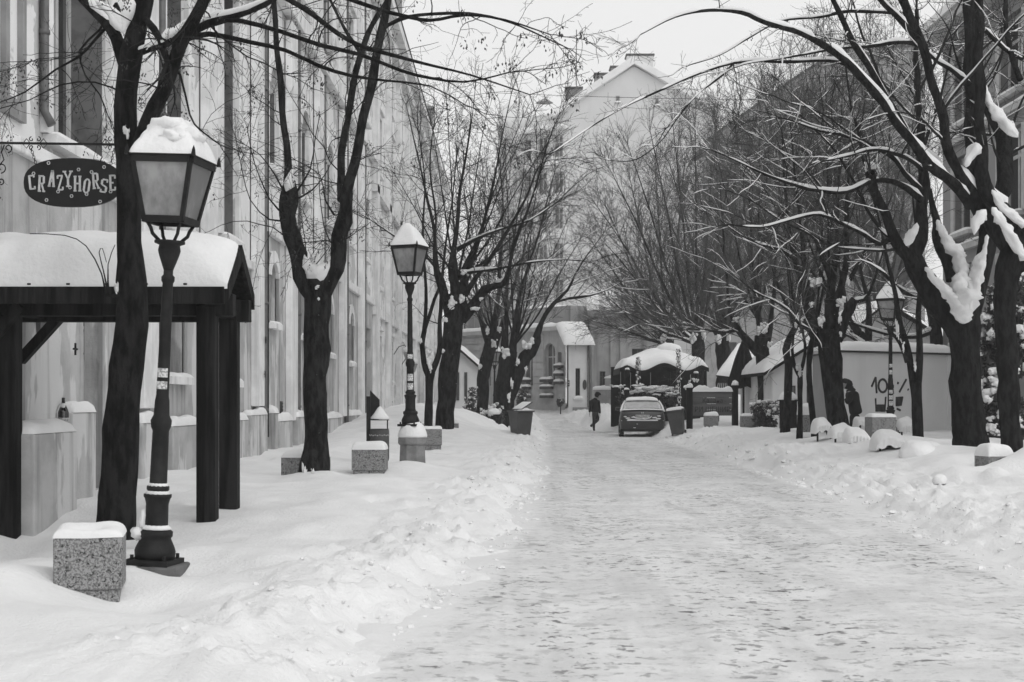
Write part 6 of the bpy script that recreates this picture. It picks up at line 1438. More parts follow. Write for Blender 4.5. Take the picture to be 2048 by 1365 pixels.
T = Tree('street_tree', 'knobbly tree trunk left of the lantern post behind the snowy shrubs', 965, 845, 62, 5)
T.limb([(960, 870, 26), (964, 830, 24), (966, 780, 24), (970, 740, 25), (978, 705, 27), (984, 680, 24)], trunk=True)
T.limb([(980, 690, 18), (968, 665, 14), (960, 630, 9), (950, 560, 7), (940, 480, 5), (930, 400, 3)], 1.5)
T.limb([(984, 690, 18), (990, 650, 15), (996, 600, 11), (1000, 520, 8), (1006, 430, 5), (1000, 330, 3)], -1.0)
T.limb([(986, 695, 16), (1002, 660, 12), (1018, 610, 9), (1040, 530, 6), (1062, 450, 4), (1075, 370, 2.5)], 1.0)
T.fan(985, 670, 5, [(900, 430), (925, 370), (965, 330), (1020, 350), (1050, 400), (890, 520)], 0.1, None, 2, 3)
A0 = T._flat()
L1 = T.grow(A0, 1.7, 0.1, 1.0, 1.0, 4.0, 20, 60, 0.1, 0.02, 7, 0.5, 0.02, 0.006, 0.09); Lt = T.tips(A0, 3, 0.6, 1.4, 7, 0.006); L1 = (np.concatenate([L1[0], Lt[0]]), np.concatenate([L1[1], Lt[1]]))
L2 = T.grow(L1, 2.6, 0.1, 1.0, 0.5, 1.6, 22, 65, 0.05, 0.01, 5, 0.6, 0.009, 0.0045, 0.12)
L3 = T.grow(L2, 1.8, 0.2, 1.0, 0.2, 0.6, 25, 70, 0.05, 0.0, 3, 0.7, 0.005, 0.004, 0.1)
T.build(12, 'bark_snowy', (L1, L2, L3), rough=0.22, twig='twig_hazed', snow=0.08, snow_levels=((L1, 0.02),), gate=0.4, lumps=[(988, 688, 9, 11, .3), (975, 662, 6, 10, .3), (998, 660, 7, 8, .3), (960, 735, 5, 10, .3)])

T = Tree('street_tree', 'leaning knobbly tree with a snow-packed hollow behind the open wheeled bin', 1005, 850, 58, 6)
T.limb([(998, 880, 30), (1003, 840, 28), (1005, 790, 28), (1010, 750, 30), (1015, 720, 34), (1020, 700, 30)], trunk=True)
T.limb([(1012, 850, 18), (1020, 800, 22), (1035, 750, 24), (1052, 715, 26), (1068, 695, 22), (1076, 670, 14)], trunk=True)
T.limb([(1010, 725, 20), (1010, 690, 16), (1012, 640, 12), (1016, 560, 9), (1030, 460, 6), (1045, 370, 3)], 1.0)
T.limb([(1022, 710, 20), (1028, 680, 15), (1032, 630, 11), (1045, 570, 9), (1068, 500, 7), (1090, 420, 5), (1110, 340, 2.5)], -1.2)
T.limb([(1066, 700, 18), (1078, 660, 13), (1090, 630, 11), (1110, 605, 10), (1135, 580, 8), (1150, 550, 6), (1175, 510, 4), (1205, 470, 2)], -1.0, 0.12)
T.limb([(1110, 605, 8), (1140, 598, 7), (1180, 592, 5), (1215, 580, 3), (1250, 560, 2)], -1.0, 0.09)
T.fan(1030, 690, 5.5, [(960, 360), (1010, 300), (1060, 350), (1100, 400), (1135, 440), (1160, 480), (1080, 330)], 0.1, None, 2, 3)
A0 = T._flat()
L1 = T.grow(A0, 1.7, 0.1, 1.0, 1.0, 4.0, 20, 62, 0.08, 0.02, 7, 0.5, 0.02, 0.006, 0.09); Lt = T.tips(A0, 3, 0.6, 1.4, 7, 0.006); L1 = (np.concatenate([L1[0], Lt[0]]), np.concatenate([L1[1], Lt[1]]))
L2 = T.grow(L1, 2.6, 0.1, 1.0, 0.5, 1.6, 22, 65, 0.05, 0.01, 5, 0.6, 0.009, 0.0045, 0.12)
L3 = T.grow(L2, 1.8, 0.2, 1.0, 0.2, 0.6, 25, 70, 0.05, 0.0, 3, 0.7, 0.005, 0.004, 0.1)
T.build(12, 'bark_snowy', (L1, L2, L3), rough=0.24, twig='twig_hazed', snow=0.08, snow_levels=((L1, 0.02),), gate=0.4,
        lumps=[(1012, 705, 13, 12, .4), (1056, 693, 14, 12, .4), (1064, 682, 7, 12, .35), (1036, 725, 7, 10, .4), (1024, 770, 5, 14, .4), (1018, 795, 5, 14, .4), (1052, 740, 4, 8, .3)])

# ---- right row
T = Tree('street_tree', 'straight tall trunk at the right picture edge in front of the conifer', 2022, 890, 24, 7)
T.limb([(2024, 930, 52), (2022, 880, 44), (2018, 800, 42), (2014, 700, 41), (2010, 620, 42), (2012, 560, 46), (2024, 520, 54), (2040, 490, 58), (2090, 440, 60)], trunk=True)
T.limb([(2052, 540, 56), (2025, 490, 52), (1995, 445, 52), (1970, 415, 56), (1958, 385, 44), (1948, 350, 30), (1944, 280, 27), (1942, 180, 26), (1940, 80, 25), (1940, -40, 22)], 0.5, 0.14)
T.limb([(2060, 480, 40), (2030, 455, 38), (2000, 420, 36), (1975, 385, 34), (1964, 340, 26), (1960, 260, 22), (1958, 160, 20), (1958, 60, 18), (1960, -40, 16)], -0.5, 0.16)
T.limb([(1960, 400, 30), (1935, 375, 26), (1912, 340, 20), (1895, 280, 20), (1880, 220, 19), (1862, 150, 18), (1840, 80, 17), (1815, 20, 16), (1795, -30, 14)], -1.2, 0.05)
T.limb([(1945, 410, 26), (1905, 370, 22), (1860, 325, 20), (1810, 270, 18), (1765, 205, 17), (1720, 150, 16), (1660, 100, 14), (1600, 65, 12), (1530, 45, 10), (1480, 25, 9), (1420, 20, 7), (1350, 35, 4), (1280, 70, 2)], -3.2, 0.05)
T.limb([(1712, 142, 10), (1680, 126, 8), (1640, 120, 7), (1570, 125, 7), (1500, 122, 7), (1450, 130, 6), (1380, 155, 5), (1300, 190, 4), (1230, 225, 3), (1170, 262, 2.5), (1100, 310, 2)], -4.0, 0.03)
T.limb([(1880, 340, 16), (1830, 290, 14), (1785, 215, 13), (1740, 140, 13), (1700, 70, 12), (1670, 10, 11), (1650, -40, 9)], -1.5, 0.06)
T.limb([(1850, 100, 12), (1800, 40, 11), (1770, 10, 10), (1740, -30, 8)], -1.0, 0.05)
T.limb([(1818, 30, 10), (1770, 26, 8), (1700, 22, 7), (1640, 35, 6), (1560, 42, 5), (1500, 75, 4), (1440, 110, 3), (1380, 130, 2)], -2.0, 0.03)
T.limb([(1842, 90, 11), (1790, 85, 9), (1740, 92, 7), (1660, 100, 5), (1560, 118, 4), (1470, 135, 3), (1400, 185, 2), (1330, 260, 1.5)], -2.5, 0.03)
T.limb([(1470, 125, 5), (1440, 155, 4), (1400, 185, 3), (1360, 230, 2.5), (1320, 285, 2), (1270, 320, 2), (1220, 322, 1.5)], -4.2, 0)
T.limb([(1990, 420, 26), (2005, 380, 34), (2012, 330, 34), (2008, 280, 32), (1990, 240, 26), (1970, 200, 20), (1962, 150, 14)], 0.9, 0.12)
T.limb([(1940, 170, 12), (1900, 140, 10), (1860, 110, 9), (1820, 40, 8), (1790, -20, 6)], 0.5, 0.06)
T.limb([(1968, 60, 10), (2010, 100, 8), (2048, 120, 7)], 0.5, 0.04)
T.limb([(2040, 160, 12), (2020, 100, 11), (2012, 40, 10), (2010, -20, 9)], 1.0, 0.08)
A0 = T._flat()
Am, Al = T._flat((0, 1, 2, 3, 6, 7, 11, 12, 13, 14, 15)), T._flat((4, 5, 8, 9, 10)); Lb = T.grow(Am, 0.55, 0.3, 0.95, 1.5, 4.0, 25, 65, 0.05, -0.02, 12, 0.55, 0.03, 0.006, 0.09); Am = (np.concatenate([Am[0], Lb[0]]), np.concatenate([Am[1], Lb[1]])); L1 = T.grow(Am, 1.7, 0.3, 1.0, 0.7, 2.4, 30, 85, 0.05, -0.02, 9, 0.45, 0.011, 0.003, 0.13); Lq = T.grow(Al, 0.75, 0.1, 1.0, 0.3, 1.2, 30, 85, -0.05, -0.04, 9, 0.45, 0.009, 0.003, 0.13); L1 = (np.concatenate([L1[0], Lq[0]]), np.concatenate([L1[1], Lq[1]])); Lt = T.tips(A0, 2, 0.3, 0.8, 9, 0.003); L1 = (np.concatenate([L1[0], Lt[0]]), np.concatenate([L1[1], Lt[1]]))
L2 = T.grow(L1, 4.6, 0.1, 1.0, 0.2, 0.9, 28, 75, 0.02, -0.01, 6, 0.6, 0.005, 0.0024, 0.14)
L3 = T.grow(L2, 5, 0.2, 1.0, 0.05, 0.25, 28, 75, 0.05, 0.0, 3, 0.7, 0.003, 0.002, 0.1)
T.seeds(L2, 70, 0.035)
T.build(16, levels=(Lb, L1, L2, L3), lims=(5, 4, 3, 3), rough=0.14, snow=0.06, snow_levels=((Lb, 0.03), (L1, 0.012)), gate=0.3, slope=0.88,
        drapes=[[(1932, 335, 8, .3), (1940, 312, 24, .3), (1950, 298, 32, .3), (1958, 288, 16, .3)], [(2036, 275, 10, .25), (2024, 262, 22, .25), (2006, 243, 26, .25), (1990, 222, 22, .2), (1976, 200, 16, .2), (1967, 178, 8, .2)], [(1948, 470, 6, .5), (1952, 448, 22, .5), (1962, 430, 26, .5), (1972, 420, 10, .5)], [(1972, 170, 5, .2), (1971, 188, 14, .2), (1980, 204, 8, .2)], [(2052, 520, 20, .3), (2020, 470, 26, .35), (1998, 438, 22, .35), (1984, 415, 10, .35)], [(2052, 452, 16, .3), (2022, 430, 22, .3), (2000, 405, 18, .3), (1984, 380, 8, .3)]],
        lumps=[])

T = Tree('street_tree', 'massive dark forked tree with a deep snow-filled fork on the right', 1930, 885, 26, 8)
T.limb([(1944, 920, 84), (1940, 880, 70), (1936, 820, 62), (1932, 760, 58), (1928, 700, 56), (1926, 660, 62), (1924, 630, 66)], trunk=True)
T.limb([(1918, 660, 56), (1898, 630, 52), (1872, 595, 48), (1848, 560, 44), (1830, 530, 42), (1822, 500, 34)], trunk=True)
T.limb([(1930, 650, 44), (1948, 600, 38), (1962, 550, 36), (1972, 500, 36), (1976, 460, 34), (1968, 430, 30)], trunk=True)
T.limb([(1826, 525, 30), (1838, 480, 28), (1844, 430, 24), (1846, 370, 22), (1844, 310, 18), (1838, 220, 14), (1832, 120, 11), (1834, 20, 8)], 1.0)
T.limb([(1850, 570, 34), (1826, 530, 30), (1805, 500, 24), (1785, 465, 20), (1770, 430, 18), (1758, 400, 18), (1745, 370, 19), (1738, 345, 20)], -0.6, 0.06)
T.limb([(1905, 560, 26), (1890, 520, 24), (1878, 480, 22), (1874, 450, 18), (1866, 420, 13), (1860, 380, 9)], 0.8, 0.14)
T.limb([(1790, 470, 12), (1760, 490, 9), (1730, 470, 8), (1690, 450, 7), (1640, 430, 6), (1580, 440, 5), (1520, 455, 4), (1460, 450, 3)], -1.8, 0.05)
T.limb([(1842, 400, 14), (1800, 370, 11), (1750, 360, 10), (1690, 385, 9), (1630, 380, 8), (1590, 370, 7), (1530, 350, 5), (1470, 320, 3), (1420, 300, 2)], -2.2, 0.07)
T.limb([(1842, 380, 12), (1810, 350, 10), (1780, 310, 9), (1730, 285, 8), (1680, 270, 7), (1640, 262, 5), (1580, 240, 3)], -1.2, 0.06)
T.limb([(1845, 340, 9), (1800, 310, 8), (1750, 300, 6), (1700, 310, 5), (1640, 325, 3)], -2.5, 0.05)
T.limb([(1800, 480, 9), (1770, 470, 8), (1730, 410, 6), (1700, 350, 5), (1660, 290, 4), (1600, 230, 2.5)], 1.2, 0.04)
T.limb([(1750, 365, 8), (1730, 330, 7), (1720, 280, 6), (1700, 200, 4), (1690, 120, 3)], 1.4, 0.03)
T.limb([(1845, 300, 8), (1870, 230, 7), (1890, 160, 5), (1905, 80, 4)], 1.4, 0.04)
Ab = T._flat(); Lb = T.grow(Ab, 0.55, 0.2, 0.9, 1.5, 3.6, 25, 60, 0.05, 0.0, 12, 0.6, 0.03, 0.006, 0.10)
A0 = (np.concatenate([Ab[0], Lb[0]]), np.concatenate([Ab[1], Lb[1]]))
L1 = T.grow(A0, 1.85, 0.25, 1.0, 0.7, 2.4, 28, 80, 0.05, 0.0, 9, 0.45, 0.012, 0.0034, 0.12); Lt = T.tips(A0, 2, 0.3, 0.8, 9, 0.0034); L1 = (np.concatenate([L1[0], Lt[0]]), np.concatenate([L1[1], Lt[1]]))
L2 = T.grow(L1, 4.4, 0.1, 1.0, 0.25, 1.0, 25, 72, 0.03, 0.0, 5, 0.6, 0.0055, 0.0026, 0.13)
L3 = T.grow(L2, 4.5, 0.2, 1.0, 0.06, 0.3, 25, 72, 0.05, 0.0, 3, 0.7, 0.0032, 0.0022, 0.1)
T.build(18, levels=(Lb, L1, L2, L3), lims=(5, 4, 3, 3), rough=0.15, snow=0.06, snow_levels=((Lb, 0.04), (L1, 0.012)), gate=0.36, slope=0.82,
        drapes=[[(1922, 545, 30, .1), (1924, 575, 58, .15), (1926, 600, 66, .2), (1926, 625, 50, .25), (1927, 648, 16, .3)], [(1850, 535, 8, .3), (1870, 560, 16, .35), (1890, 582, 22, .35), (1908, 602, 30, .3), (1926, 622, 34, .3), (1926, 640, 12, .3)], [(1926, 632, 14, .3), (1938, 602, 38, .25), (1948, 570, 38, .2), (1958, 535, 28, .2), (1968, 500, 14, .2), (1974, 470, 6, .2)], [(1874, 440, 8, .1), (1884, 462, 18, .1), (1898, 490, 26, .05), (1915, 505, 30, 0), (1922, 540, 34, 0), (1926, 580, 30, .1), (1927, 610, 20, .2)], [(1732, 345, 6, .1), (1738, 332, 20, .1), (1752, 334, 12, .1), (1760, 350, 6, .1)], [(1742, 375, 6, .2), (1750, 388, 16, .2), (1758, 378, 8, .2)], [(1812, 492, 8, .3), (1820, 476, 24, .25), (1830, 460, 14, .2), (1834, 446, 5, .2)]],
        lumps=[(1915, 600, 10, 10, .4)])

T = Tree('street_tree', 'slender twin-stemmed tree just right of the sticker-covered lamp', 1838, 872, 30, 9)
T.limb([(1836, 905, 26), (1836, 870, 22), (1834, 820, 21), (1832, 780, 22), (1830, 760, 24)], trunk=True)
T.limb([(1830, 775, 16), (1822, 735, 15), (1812, 690, 15), (1802, 650, 14), (1794, 610, 13), (1786, 570, 12), (1775, 520, 10), (1760, 450, 7), (1740, 370, 5), (1730, 300, 3)], 0.8, 0)
T.limb([(1836, 775, 16), (1838, 720, 15), (1838, 660, 14), (1838, 620, 13), (1840, 560, 11), (1836, 490, 8), (1826, 400, 6), (1815, 310, 3)], -0.5, 0)
T.limb([(1815, 725, 10), (1800, 690, 9), (1788, 670, 9)], 0.2, 0.08)
T.limb([(1790, 590, 7), (1780, 560, 6), (1760, 540, 5), (1720, 520, 4), (1680, 525, 3)], -0.6, 0.04)
A0 = T._flat()
L1 = T.grow(A0, 1.8, 0.3, 1.0, 0.6, 2.2, 30, 80, 0.05, 0.0, 8, 0.5, 0.011, 0.0036, 0.12); Lt = T.tips(A0, 2, 0.3, 0.8, 8, 0.0036); L1 = (np.concatenate([L1[0], Lt[0]]), np.concatenate([L1[1], Lt[1]]))
L2 = T.grow(L1, 4, 0.1, 1.0, 0.25, 0.9, 25, 72, 0.03, 0.0, 5, 0.6, 0.0055, 0.0028, 0.13)
L3 = T.grow(L2, 4, 0.2, 1.0, 0.06, 0.3, 25, 72, 0.05, 0.0, 3, 0.7, 0.0032, 0.0024, 0.1)
T.build(12, levels=(L1, L2, L3), rough=0.1, snow=0.03, gate=0.4, lumps=[(1830, 735, 4, 14, .1), (1795, 660, 5, 22, .1), (1806, 695, 4, 12, .1)])

T = Tree('street_tree', 'stout tree with snow-packed knobs that the person leans towards', 1668, 870, 33.8, 10)
T.limb([(1682, 900, 50), (1677, 860, 42), (1672, 810, 39), (1666, 760, 40), (1662, 720, 42), (1658, 690, 46), (1655, 660, 54)], trunk=True)
T.limb([(1642, 690, 34), (1628, 655, 30), (1618, 620, 28), (1612, 590, 30), (1610, 575, 28)], trunk=True)
T.limb([(1660, 680, 34), (1662, 640, 30), (1664, 610, 30), (1662, 595, 26)], trunk=True)
T.limb([(1672, 680, 28), (1684, 655, 22), (1694, 630, 20), (1702, 612, 20), (1710, 600, 16)], trunk=True)
T.limb([(1612, 585, 16), (1596, 540, 12), (1580, 470, 10), (1572, 400, 8), (1566, 300, 6), (1560, 200, 3)], 1.0)
T.limb([(1615, 575, 14), (1608, 520, 10), (1600, 440, 9), (1590, 350, 6), (1580, 240, 3)], -1.0)
T.limb([(1662, 600, 20), (1668, 550, 14), (1672, 480, 11), (1676, 400, 9), (1680, 300, 6), (1684, 200, 3)], 0.8)
T.limb([(1676, 600, 16), (1690, 540, 14), (1693, 470, 13), (1694, 400, 9), (1700, 300, 6), (1702, 200, 3)], -1.0)
T.limb([(1706, 605, 12), (1728, 600, 9), (1742, 580, 7), (1755, 540, 6), (1770, 490, 4), (1790, 430, 2.5)], -0.8, 0.07)
T.limb([(1700, 560, 9), (1720, 520, 8), (1750, 470, 6), (1780, 400, 4), (1800, 340, 2.5)], 1.0)
T.limb([(1640, 690, 10), (1625, 665, 9), (1600, 650, 8), (1575, 620, 7), (1545, 600, 6), (1510, 585, 5), (1480, 560, 3)], -1.5, 0.07)
T.limb([(1590, 520, 9), (1560, 500, 8), (1520, 490, 7), (1480, 470, 5), (1440, 440, 3)], -1.8, 0.05)
T.limb([(1660, 560, 9), (1640, 500, 8), (1620, 470, 6), (1560, 440, 5), (1500, 400, 4), (1450, 380, 3)], -2.5, 0.06)
T.fan(1660, 590, 6, [(1530, 210), (1610, 130), (1650, 100), (1740, 150), (1500, 330)], 0.1, None, 2.5, 2.5)
Ab = T._flat(); Lb = T.grow(Ab, 0.5, 0.2, 0.9, 1.5, 4.0, 25, 60, 0.08, 0.0, 12, 0.6, 0.03, 0.008, 0.10)
A0 = (np.concatenate([Ab[0], Lb[0]]), np.concatenate([Ab[1], Lb[1]]))
L1 = T.grow(A0, 1.75, 0.1, 1.0, 0.8, 3.0, 22, 68, 0.08, 0.01, 8, 0.5, 0.016, 0.005, 0.1); Lt = T.tips(A0, 3, 0.6, 1.4, 8, 0.005); L1 = (np.concatenate([L1[0], Lt[0]]), np.concatenate([L1[1], Lt[1]]))
L2 = T.grow(L1, 3.4, 0.1, 1.0, 0.35, 1.3, 22, 68, 0.04, 0.01, 5, 0.6, 0.007, 0.0036, 0.12)
L3 = T.grow(L2, 3.0, 0.2, 1.0, 0.12, 0.42, 25, 70, 0.05, 0.0, 3, 0.7, 0.004, 0.003, 0.1)
T.build(16, 'bark_snowy', (Lb, L1, L2, L3), (5, 4, 3, 3), rough=0.2, twig='twig_hazed', snow=0.06, snow_levels=((Lb, 0.05), (L1, 0.02)), gate=0.36, slope=0.82,
        lumps=[(1630, 565, 18, 16, .1), (1622, 610, 9, 8, .4), (1642, 645, 9, 12, .3), (1680, 605, 14, 12, .3), (1694, 560, 8, 14, .1), (1680, 640, 5, 14, .3), (1682, 670, 5, 8, .4), (1652, 550, 10, 12, 0), (1600, 640, 10, 12, .1)])

for k, (lab, px, pts, tips, Y) in enumerate((
    ('slim pale-barked trunk in front of the dark menu case', 1576, [(1568, 875, 22), (1574, 820, 16), (1576, 770, 16), (1577, 730, 16), (1572, 700, 15), (1582, 672, 13), (1594, 650, 11)], [(1500, 420), (1560, 380), (1620, 330), (1530, 500)], 41),
    ('slim forked sapling between the menu case and the stout tree', 1600, [(1599, 880, 14), (1600, 840, 10), (1600, 790, 10), (1600, 750, 11)], [], 35.5),
    ('slim leaning sapling touching the stout tree on its left side', 1622, [(1630, 885, 18), (1626, 840, 12), (1620, 780, 11), (1618, 730, 12), (1622, 690, 11), (1630, 660, 9)], [(1600, 420), (1650, 380), (1680, 330)], 35))):
    T = Tree('young_tree', lab, px, 862, Y, 20 + k)
    T.limb(pts, trunk=True)
    if k == 1:
        T.limb([(1600, 755, 8), (1590, 735, 8), (1584, 700, 7), (1588, 660, 6), (1580, 590, 5), (1570, 500, 3)], .5, 0.03); T.limb([(1600, 755, 8), (1607, 725, 8), (1610, 690, 7), (1604, 640, 6), (1612, 560, 4), (1620, 480, 2)], -.5, 0.03)
    else: T.fan(pts[-1][0], pts[-1][1], 7, tips, 0.15, None, 2, 1.5)
    A0 = T._flat()
    L1 = T.grow(A0, 1.6, 0.2, 1.0, 0.6, 2.2, 25, 75, 0.05, 0.0, 7, 0.5, 0.012, 0.0045, 0.12); Lt = T.tips(A0, 3, 0.6, 1.4, 7, 0.0045); L1 = (np.concatenate([L1[0], Lt[0]]), np.concatenate([L1[1], Lt[1]])); L2 = T.grow(L1, 3.2, 0.1, 1.0, 0.3, 1.0, 25, 72, 0.03, 0.0, 5, 0.6, 0.006, 0.0034, 0.13)
    L3 = T.grow(L2, 2.6, 0.2, 1.0, 0.1, 0.4, 25, 70, 0.05, 0, 3, 0.7, 0.004, 0.003, 0.1)
    T.build(10, 'bark_snowy', (L1, L2, L3), rough=0.12, snow=0.05, gate=0.35, lumps=([(1598, 735, 9, 14, .1), (1600, 748, 6, 8, .1)] if k == 1 else [(pts[-1][0] - 4, pts[-1][1], 8, 12, .1)]))

T = Tree('street_tree', 'dark tree with a snowy slanting limb beside the folded parasol', 1528, 815, 52, 11)
T.limb([(1530, 860, 30), (1529, 810, 25), (1528, 760, 24), (1526, 720, 26), (1524, 690, 28), (1522, 670, 24)], trunk=True)
T.limb([(1518, 705, 20), (1500, 690, 18), (1485, 670, 16), (1472, 650, 14), (1462, 630, 12), (1458, 610, 9), (1452, 540, 7), (1445, 450, 5), (1440, 360, 3)], -0.5, 0.16)
T.limb([(1530, 690, 18), (1540, 660, 14), (1545, 620, 10), (1550, 540, 8), (1556, 440, 6), (1560, 320, 3)], 0.8)
T.limb([(1522, 680, 16), (1518, 640, 13), (1512, 600, 10), (1505, 520, 8), (1500, 420, 6), (1496, 300, 3)], -1.0)
T.limb([(1480, 660, 8), (1450, 665, 7), (1420, 662, 5), (1390, 655, 3)], -1.0, 0.09)
T.fan(1515, 640, 6, [(1430, 300), (1470, 250), (1520, 220), (1590, 260), (1400, 400), (1545, 180)], 0.1, None, 2.5, 3)
A0 = T._flat()
L1 = T.grow(A0, 1.6, 0.1, 1.0, 1.0, 4.0, 20, 62, 0.08, 0.02, 7, 0.5, 0.02, 0.006, 0.09); Lt = T.tips(A0, 3, 0.6, 1.4, 7, 0.006); L1 = (np.concatenate([L1[0], Lt[0]]), np.concatenate([L1[1], Lt[1]])); L2 = T.grow(L1, 3.2, 0.1, 1.0, 0.5, 1.6, 22, 65, 0.05, 0.01, 5, 0.6, 0.009, 0.0042, 0.12)
L3 = T.grow(L2, 2.1, 0.2, 1.0, 0.2, 0.6, 25, 70, 0.05, 0.0, 3, 0.7, 0.005, 0.0036, 0.1)
T.build(14, 'bark_snowy', (L1, L2, L3), rough=0.18, twig='twig_hazed', snow=0.08, snow_levels=((L1, 0.025),), gate=0.36, slope=0.82, lumps=[(1530, 655, 12, 16, .3), (1518, 660, 7, 12, .4), (1470, 640, 10, 8, .3), (1540, 690, 7, 9, .3)])

for k, (lab, px, py, Y, fanpts, tips) in enumerate((
    ('bushy bare tree rising behind the snowy cafe tent', 1395, 700, 68, (1395, 690), [(1210, 560), (1195, 470), (1185, 400), (1215, 330), (1255, 290), (1300, 262), (1345, 245), (1390, 240), (1430, 255), (1470, 290), (1240, 620)]),
    ('bare tree with low sweeping limbs left of the cafe tent roof', 1330, 690, 76, (1335, 690), [(1180, 640), (1172, 560), (1180, 480), (1210, 410), (1260, 360), (1310, 330), (1370, 320), (1220, 650)]),
    ('dense bare tree behind the folded parasol', 1445, 700, 72, (1445, 690), [(1340, 330), (1380, 260), (1430, 230), (1480, 200), (1520, 180), (1560, 250), (1330, 420), (1590, 330)]),
    ('tall bare tree far back above the cottage roof', 1600, 690, 80, (1600, 680), [(1480, 260), (1530, 170), (1580, 110), (1630, 70), (1690, 110), (1740, 180), (1500, 360), (1760, 280)]),
    ('tall bare tree far back above the gabled house', 1760, 680, 78, (1760, 660), [(1640, 220), (1690, 120), (1740, 50), (1790, 20), (1850, 90), (1880, 200), (1620, 330), (1900, 330)]))):
    T = Tree('bare_tree', lab, px, py, Y, 30 + k, 'bare trees behind the cafe')
    x_, y_ = fanpts
    T.limb([(px, 840, 30), (px, 780, 26), (px + 2, 730, 26), (x_, y_, 28), (x_, y_ - 18, 24)], trunk=True)
    T.fan(x_, y_, 9, tips, 0.12, None, 2, 3.5)
    A0 = T._flat()
    L1 = T.grow(A0, 2.6, 0.08, 1.0, 1.2, 3.4, 15, 50, 0.12, 0.02, 7, 0.55, 0.026, 0.008, 0.08); Lt = T.tips(A0, 3, 0.6, 1.4, 7, 0.008); L1 = (np.concatenate([L1[0], Lt[0]]), np.concatenate([L1[1], Lt[1]])); L2 = T.grow(L1, 3.3, 0.1, 1.0, 0.6, 1.9, 18, 60, 0.06, 0.01, 5, 0.6, 0.011, 0.0055, 0.1)
    L3 = T.grow(L2, 1.6, 0.2, 1.0, 0.25, 0.8, 22, 65, 0.05, 0.0, 3, 0.7, 0.006, 0.0048, 0.1)
    T.build(10, 'bark_snowy', (L1, L2, L3), rough=0.2, twig='twig_hazed', snow=0.06, snow_levels=((L1, 0.022),), gate=0.42, slope=0.8, lumps=[(x_ - 8, y_ - 12, 10, 14, .5), (x_ + 12, y_ - 20, 8, 14, .5)])
T = Tree('garden_tree', 'tree with snow-topped crossing boughs behind the white stall roof', 1790, 700, 46, 40)
T.limb([(1880, 760, 30), (1874, 700, 26), (1868, 640, 24), (1862, 600, 20)], trunk=True)
T.limb([(1750, 760, 26), (1738, 700, 24), (1722, 670, 22), (1700, 640, 18), (1690, 600, 12), (1680, 540, 8)], .5, .14)
T.limb([(1868, 660, 14), (1840, 674, 10), (1800, 674, 9), (1760, 664, 9), (1730, 655, 8), (1700, 645, 7)], -0.5, .1); T.limb([(1865, 620, 16), (1840, 600, 14), (1810, 585, 12), (1780, 560, 10), (1750, 530, 7)], .5, .12)
T.limb([(1736, 700, 12), (1710, 680, 10), (1690, 668, 8), (1660, 655, 5)], .5, .12); T.limb([(1735, 740, 20), (1738, 660, 16), (1735, 600, 12), (1722, 540, 8), (1715, 460, 5)], 1, .05)
A0 = T._flat(); L1 = T.grow(A0, 1.5, 0.2, 1, .8, 3, 25, 70, .08, .01, 7, .5, .014, .005, .1); Lt = T.tips(A0, 3, 0.6, 1.4, 7, 0.005); L1 = (np.concatenate([L1[0], Lt[0]]), np.concatenate([L1[1], Lt[1]])); L2 = T.grow(L1, 2.8, .1, 1, .4, 1.4, 22, 68, .04, .01, 5, .6, .007, .0038, .12)
T.build(12, 'bark_snowy', (L1, L2), rough=0.14, snow=0.1, snow_levels=((L1, 0.016),), gate=0.22, slope=0.9)
# ------------------------------------------------------------------ parked car
YA = 53.7
t = thing('parked_car', 'dark sedan parked with its snowy tail to the viewer', 'car', (X(1285, YA), YA, -0.01)); CAR = t
t.rotation_euler = (0, 0, math.radians(-4.0))
def loft(mb, secs):
    """secs: list of (y, [(x,z)...]) half sections from the underside out and up to the centre line; mirrored"""
    N = len(secs[0][1]); full = []
    for y, h in secs: full.append([(x, y, z) for x, z in h] + [(-x, y, z) for x, z in h[::-1] if x > 1e-6])
    M = len(full[0]); vs = [v for r in full for v in r]
    fs = [(i * M + k, i * M + (k + 1) % M, (i + 1) * M + (k + 1) % M, (i + 1) * M + k) for i in range(len(full) - 1) for k in range(M)]
    mb.add(vs, fs + [tuple(range(M - 1, -1, -1)), tuple((len(full) - 1) * M + k for k in range(M))])
def sec(w, zb, zs, zt, crown=0.02): return [(0, zb), (w * 0.86, zb), (w * 0.96, zb + 0.06), (w, zs), (w * 0.985, zs + 0.16), (w * 0.93, zt - 0.06), (w * 0.84, zt), (w * 0.5, zt + crown * 0.8), (0, zt + crown)]
mb = MB(); mb.smooth = True
loft(mb, [(-0.02, sec(0.74, 0.34, 0.52, 0.92)), (0.03, sec(0.80, 0.28, 0.54, 0.97)), (0.12, sec(0.845, 0.24, 0.55, 1.0)), (0.5, sec(0.872, 0.2, 0.56, 1.02)), (1.2, sec(0.876, 0.2, 0.56, 1.01)), (2.4, sec(0.876, 0.2, 0.56, 0.98)), (3.3, sec(0.87, 0.2, 0.56, 0.95)), (4.0, sec(0.84, 0.22, 0.54, 0.86)), (4.4, sec(0.74, 0.26, 0.5, 0.74))])
obj('body', mb, 'car_paint', t, False, bevel=0)
def csec(w0, w1, z0, z1): return [(0, z0), (w0, z0), (w0 * 0.985, z0 + 0.02), (w0 + (w1 - w0) * 0.9, z0 + (z1 - z0) * 0.86), (w1 * 0.93, z1 - 0.015), (w1 * 0.6, z1 + 0.012), (0, z1 + 0.02)]
mb = MB(); mb.smooth = True
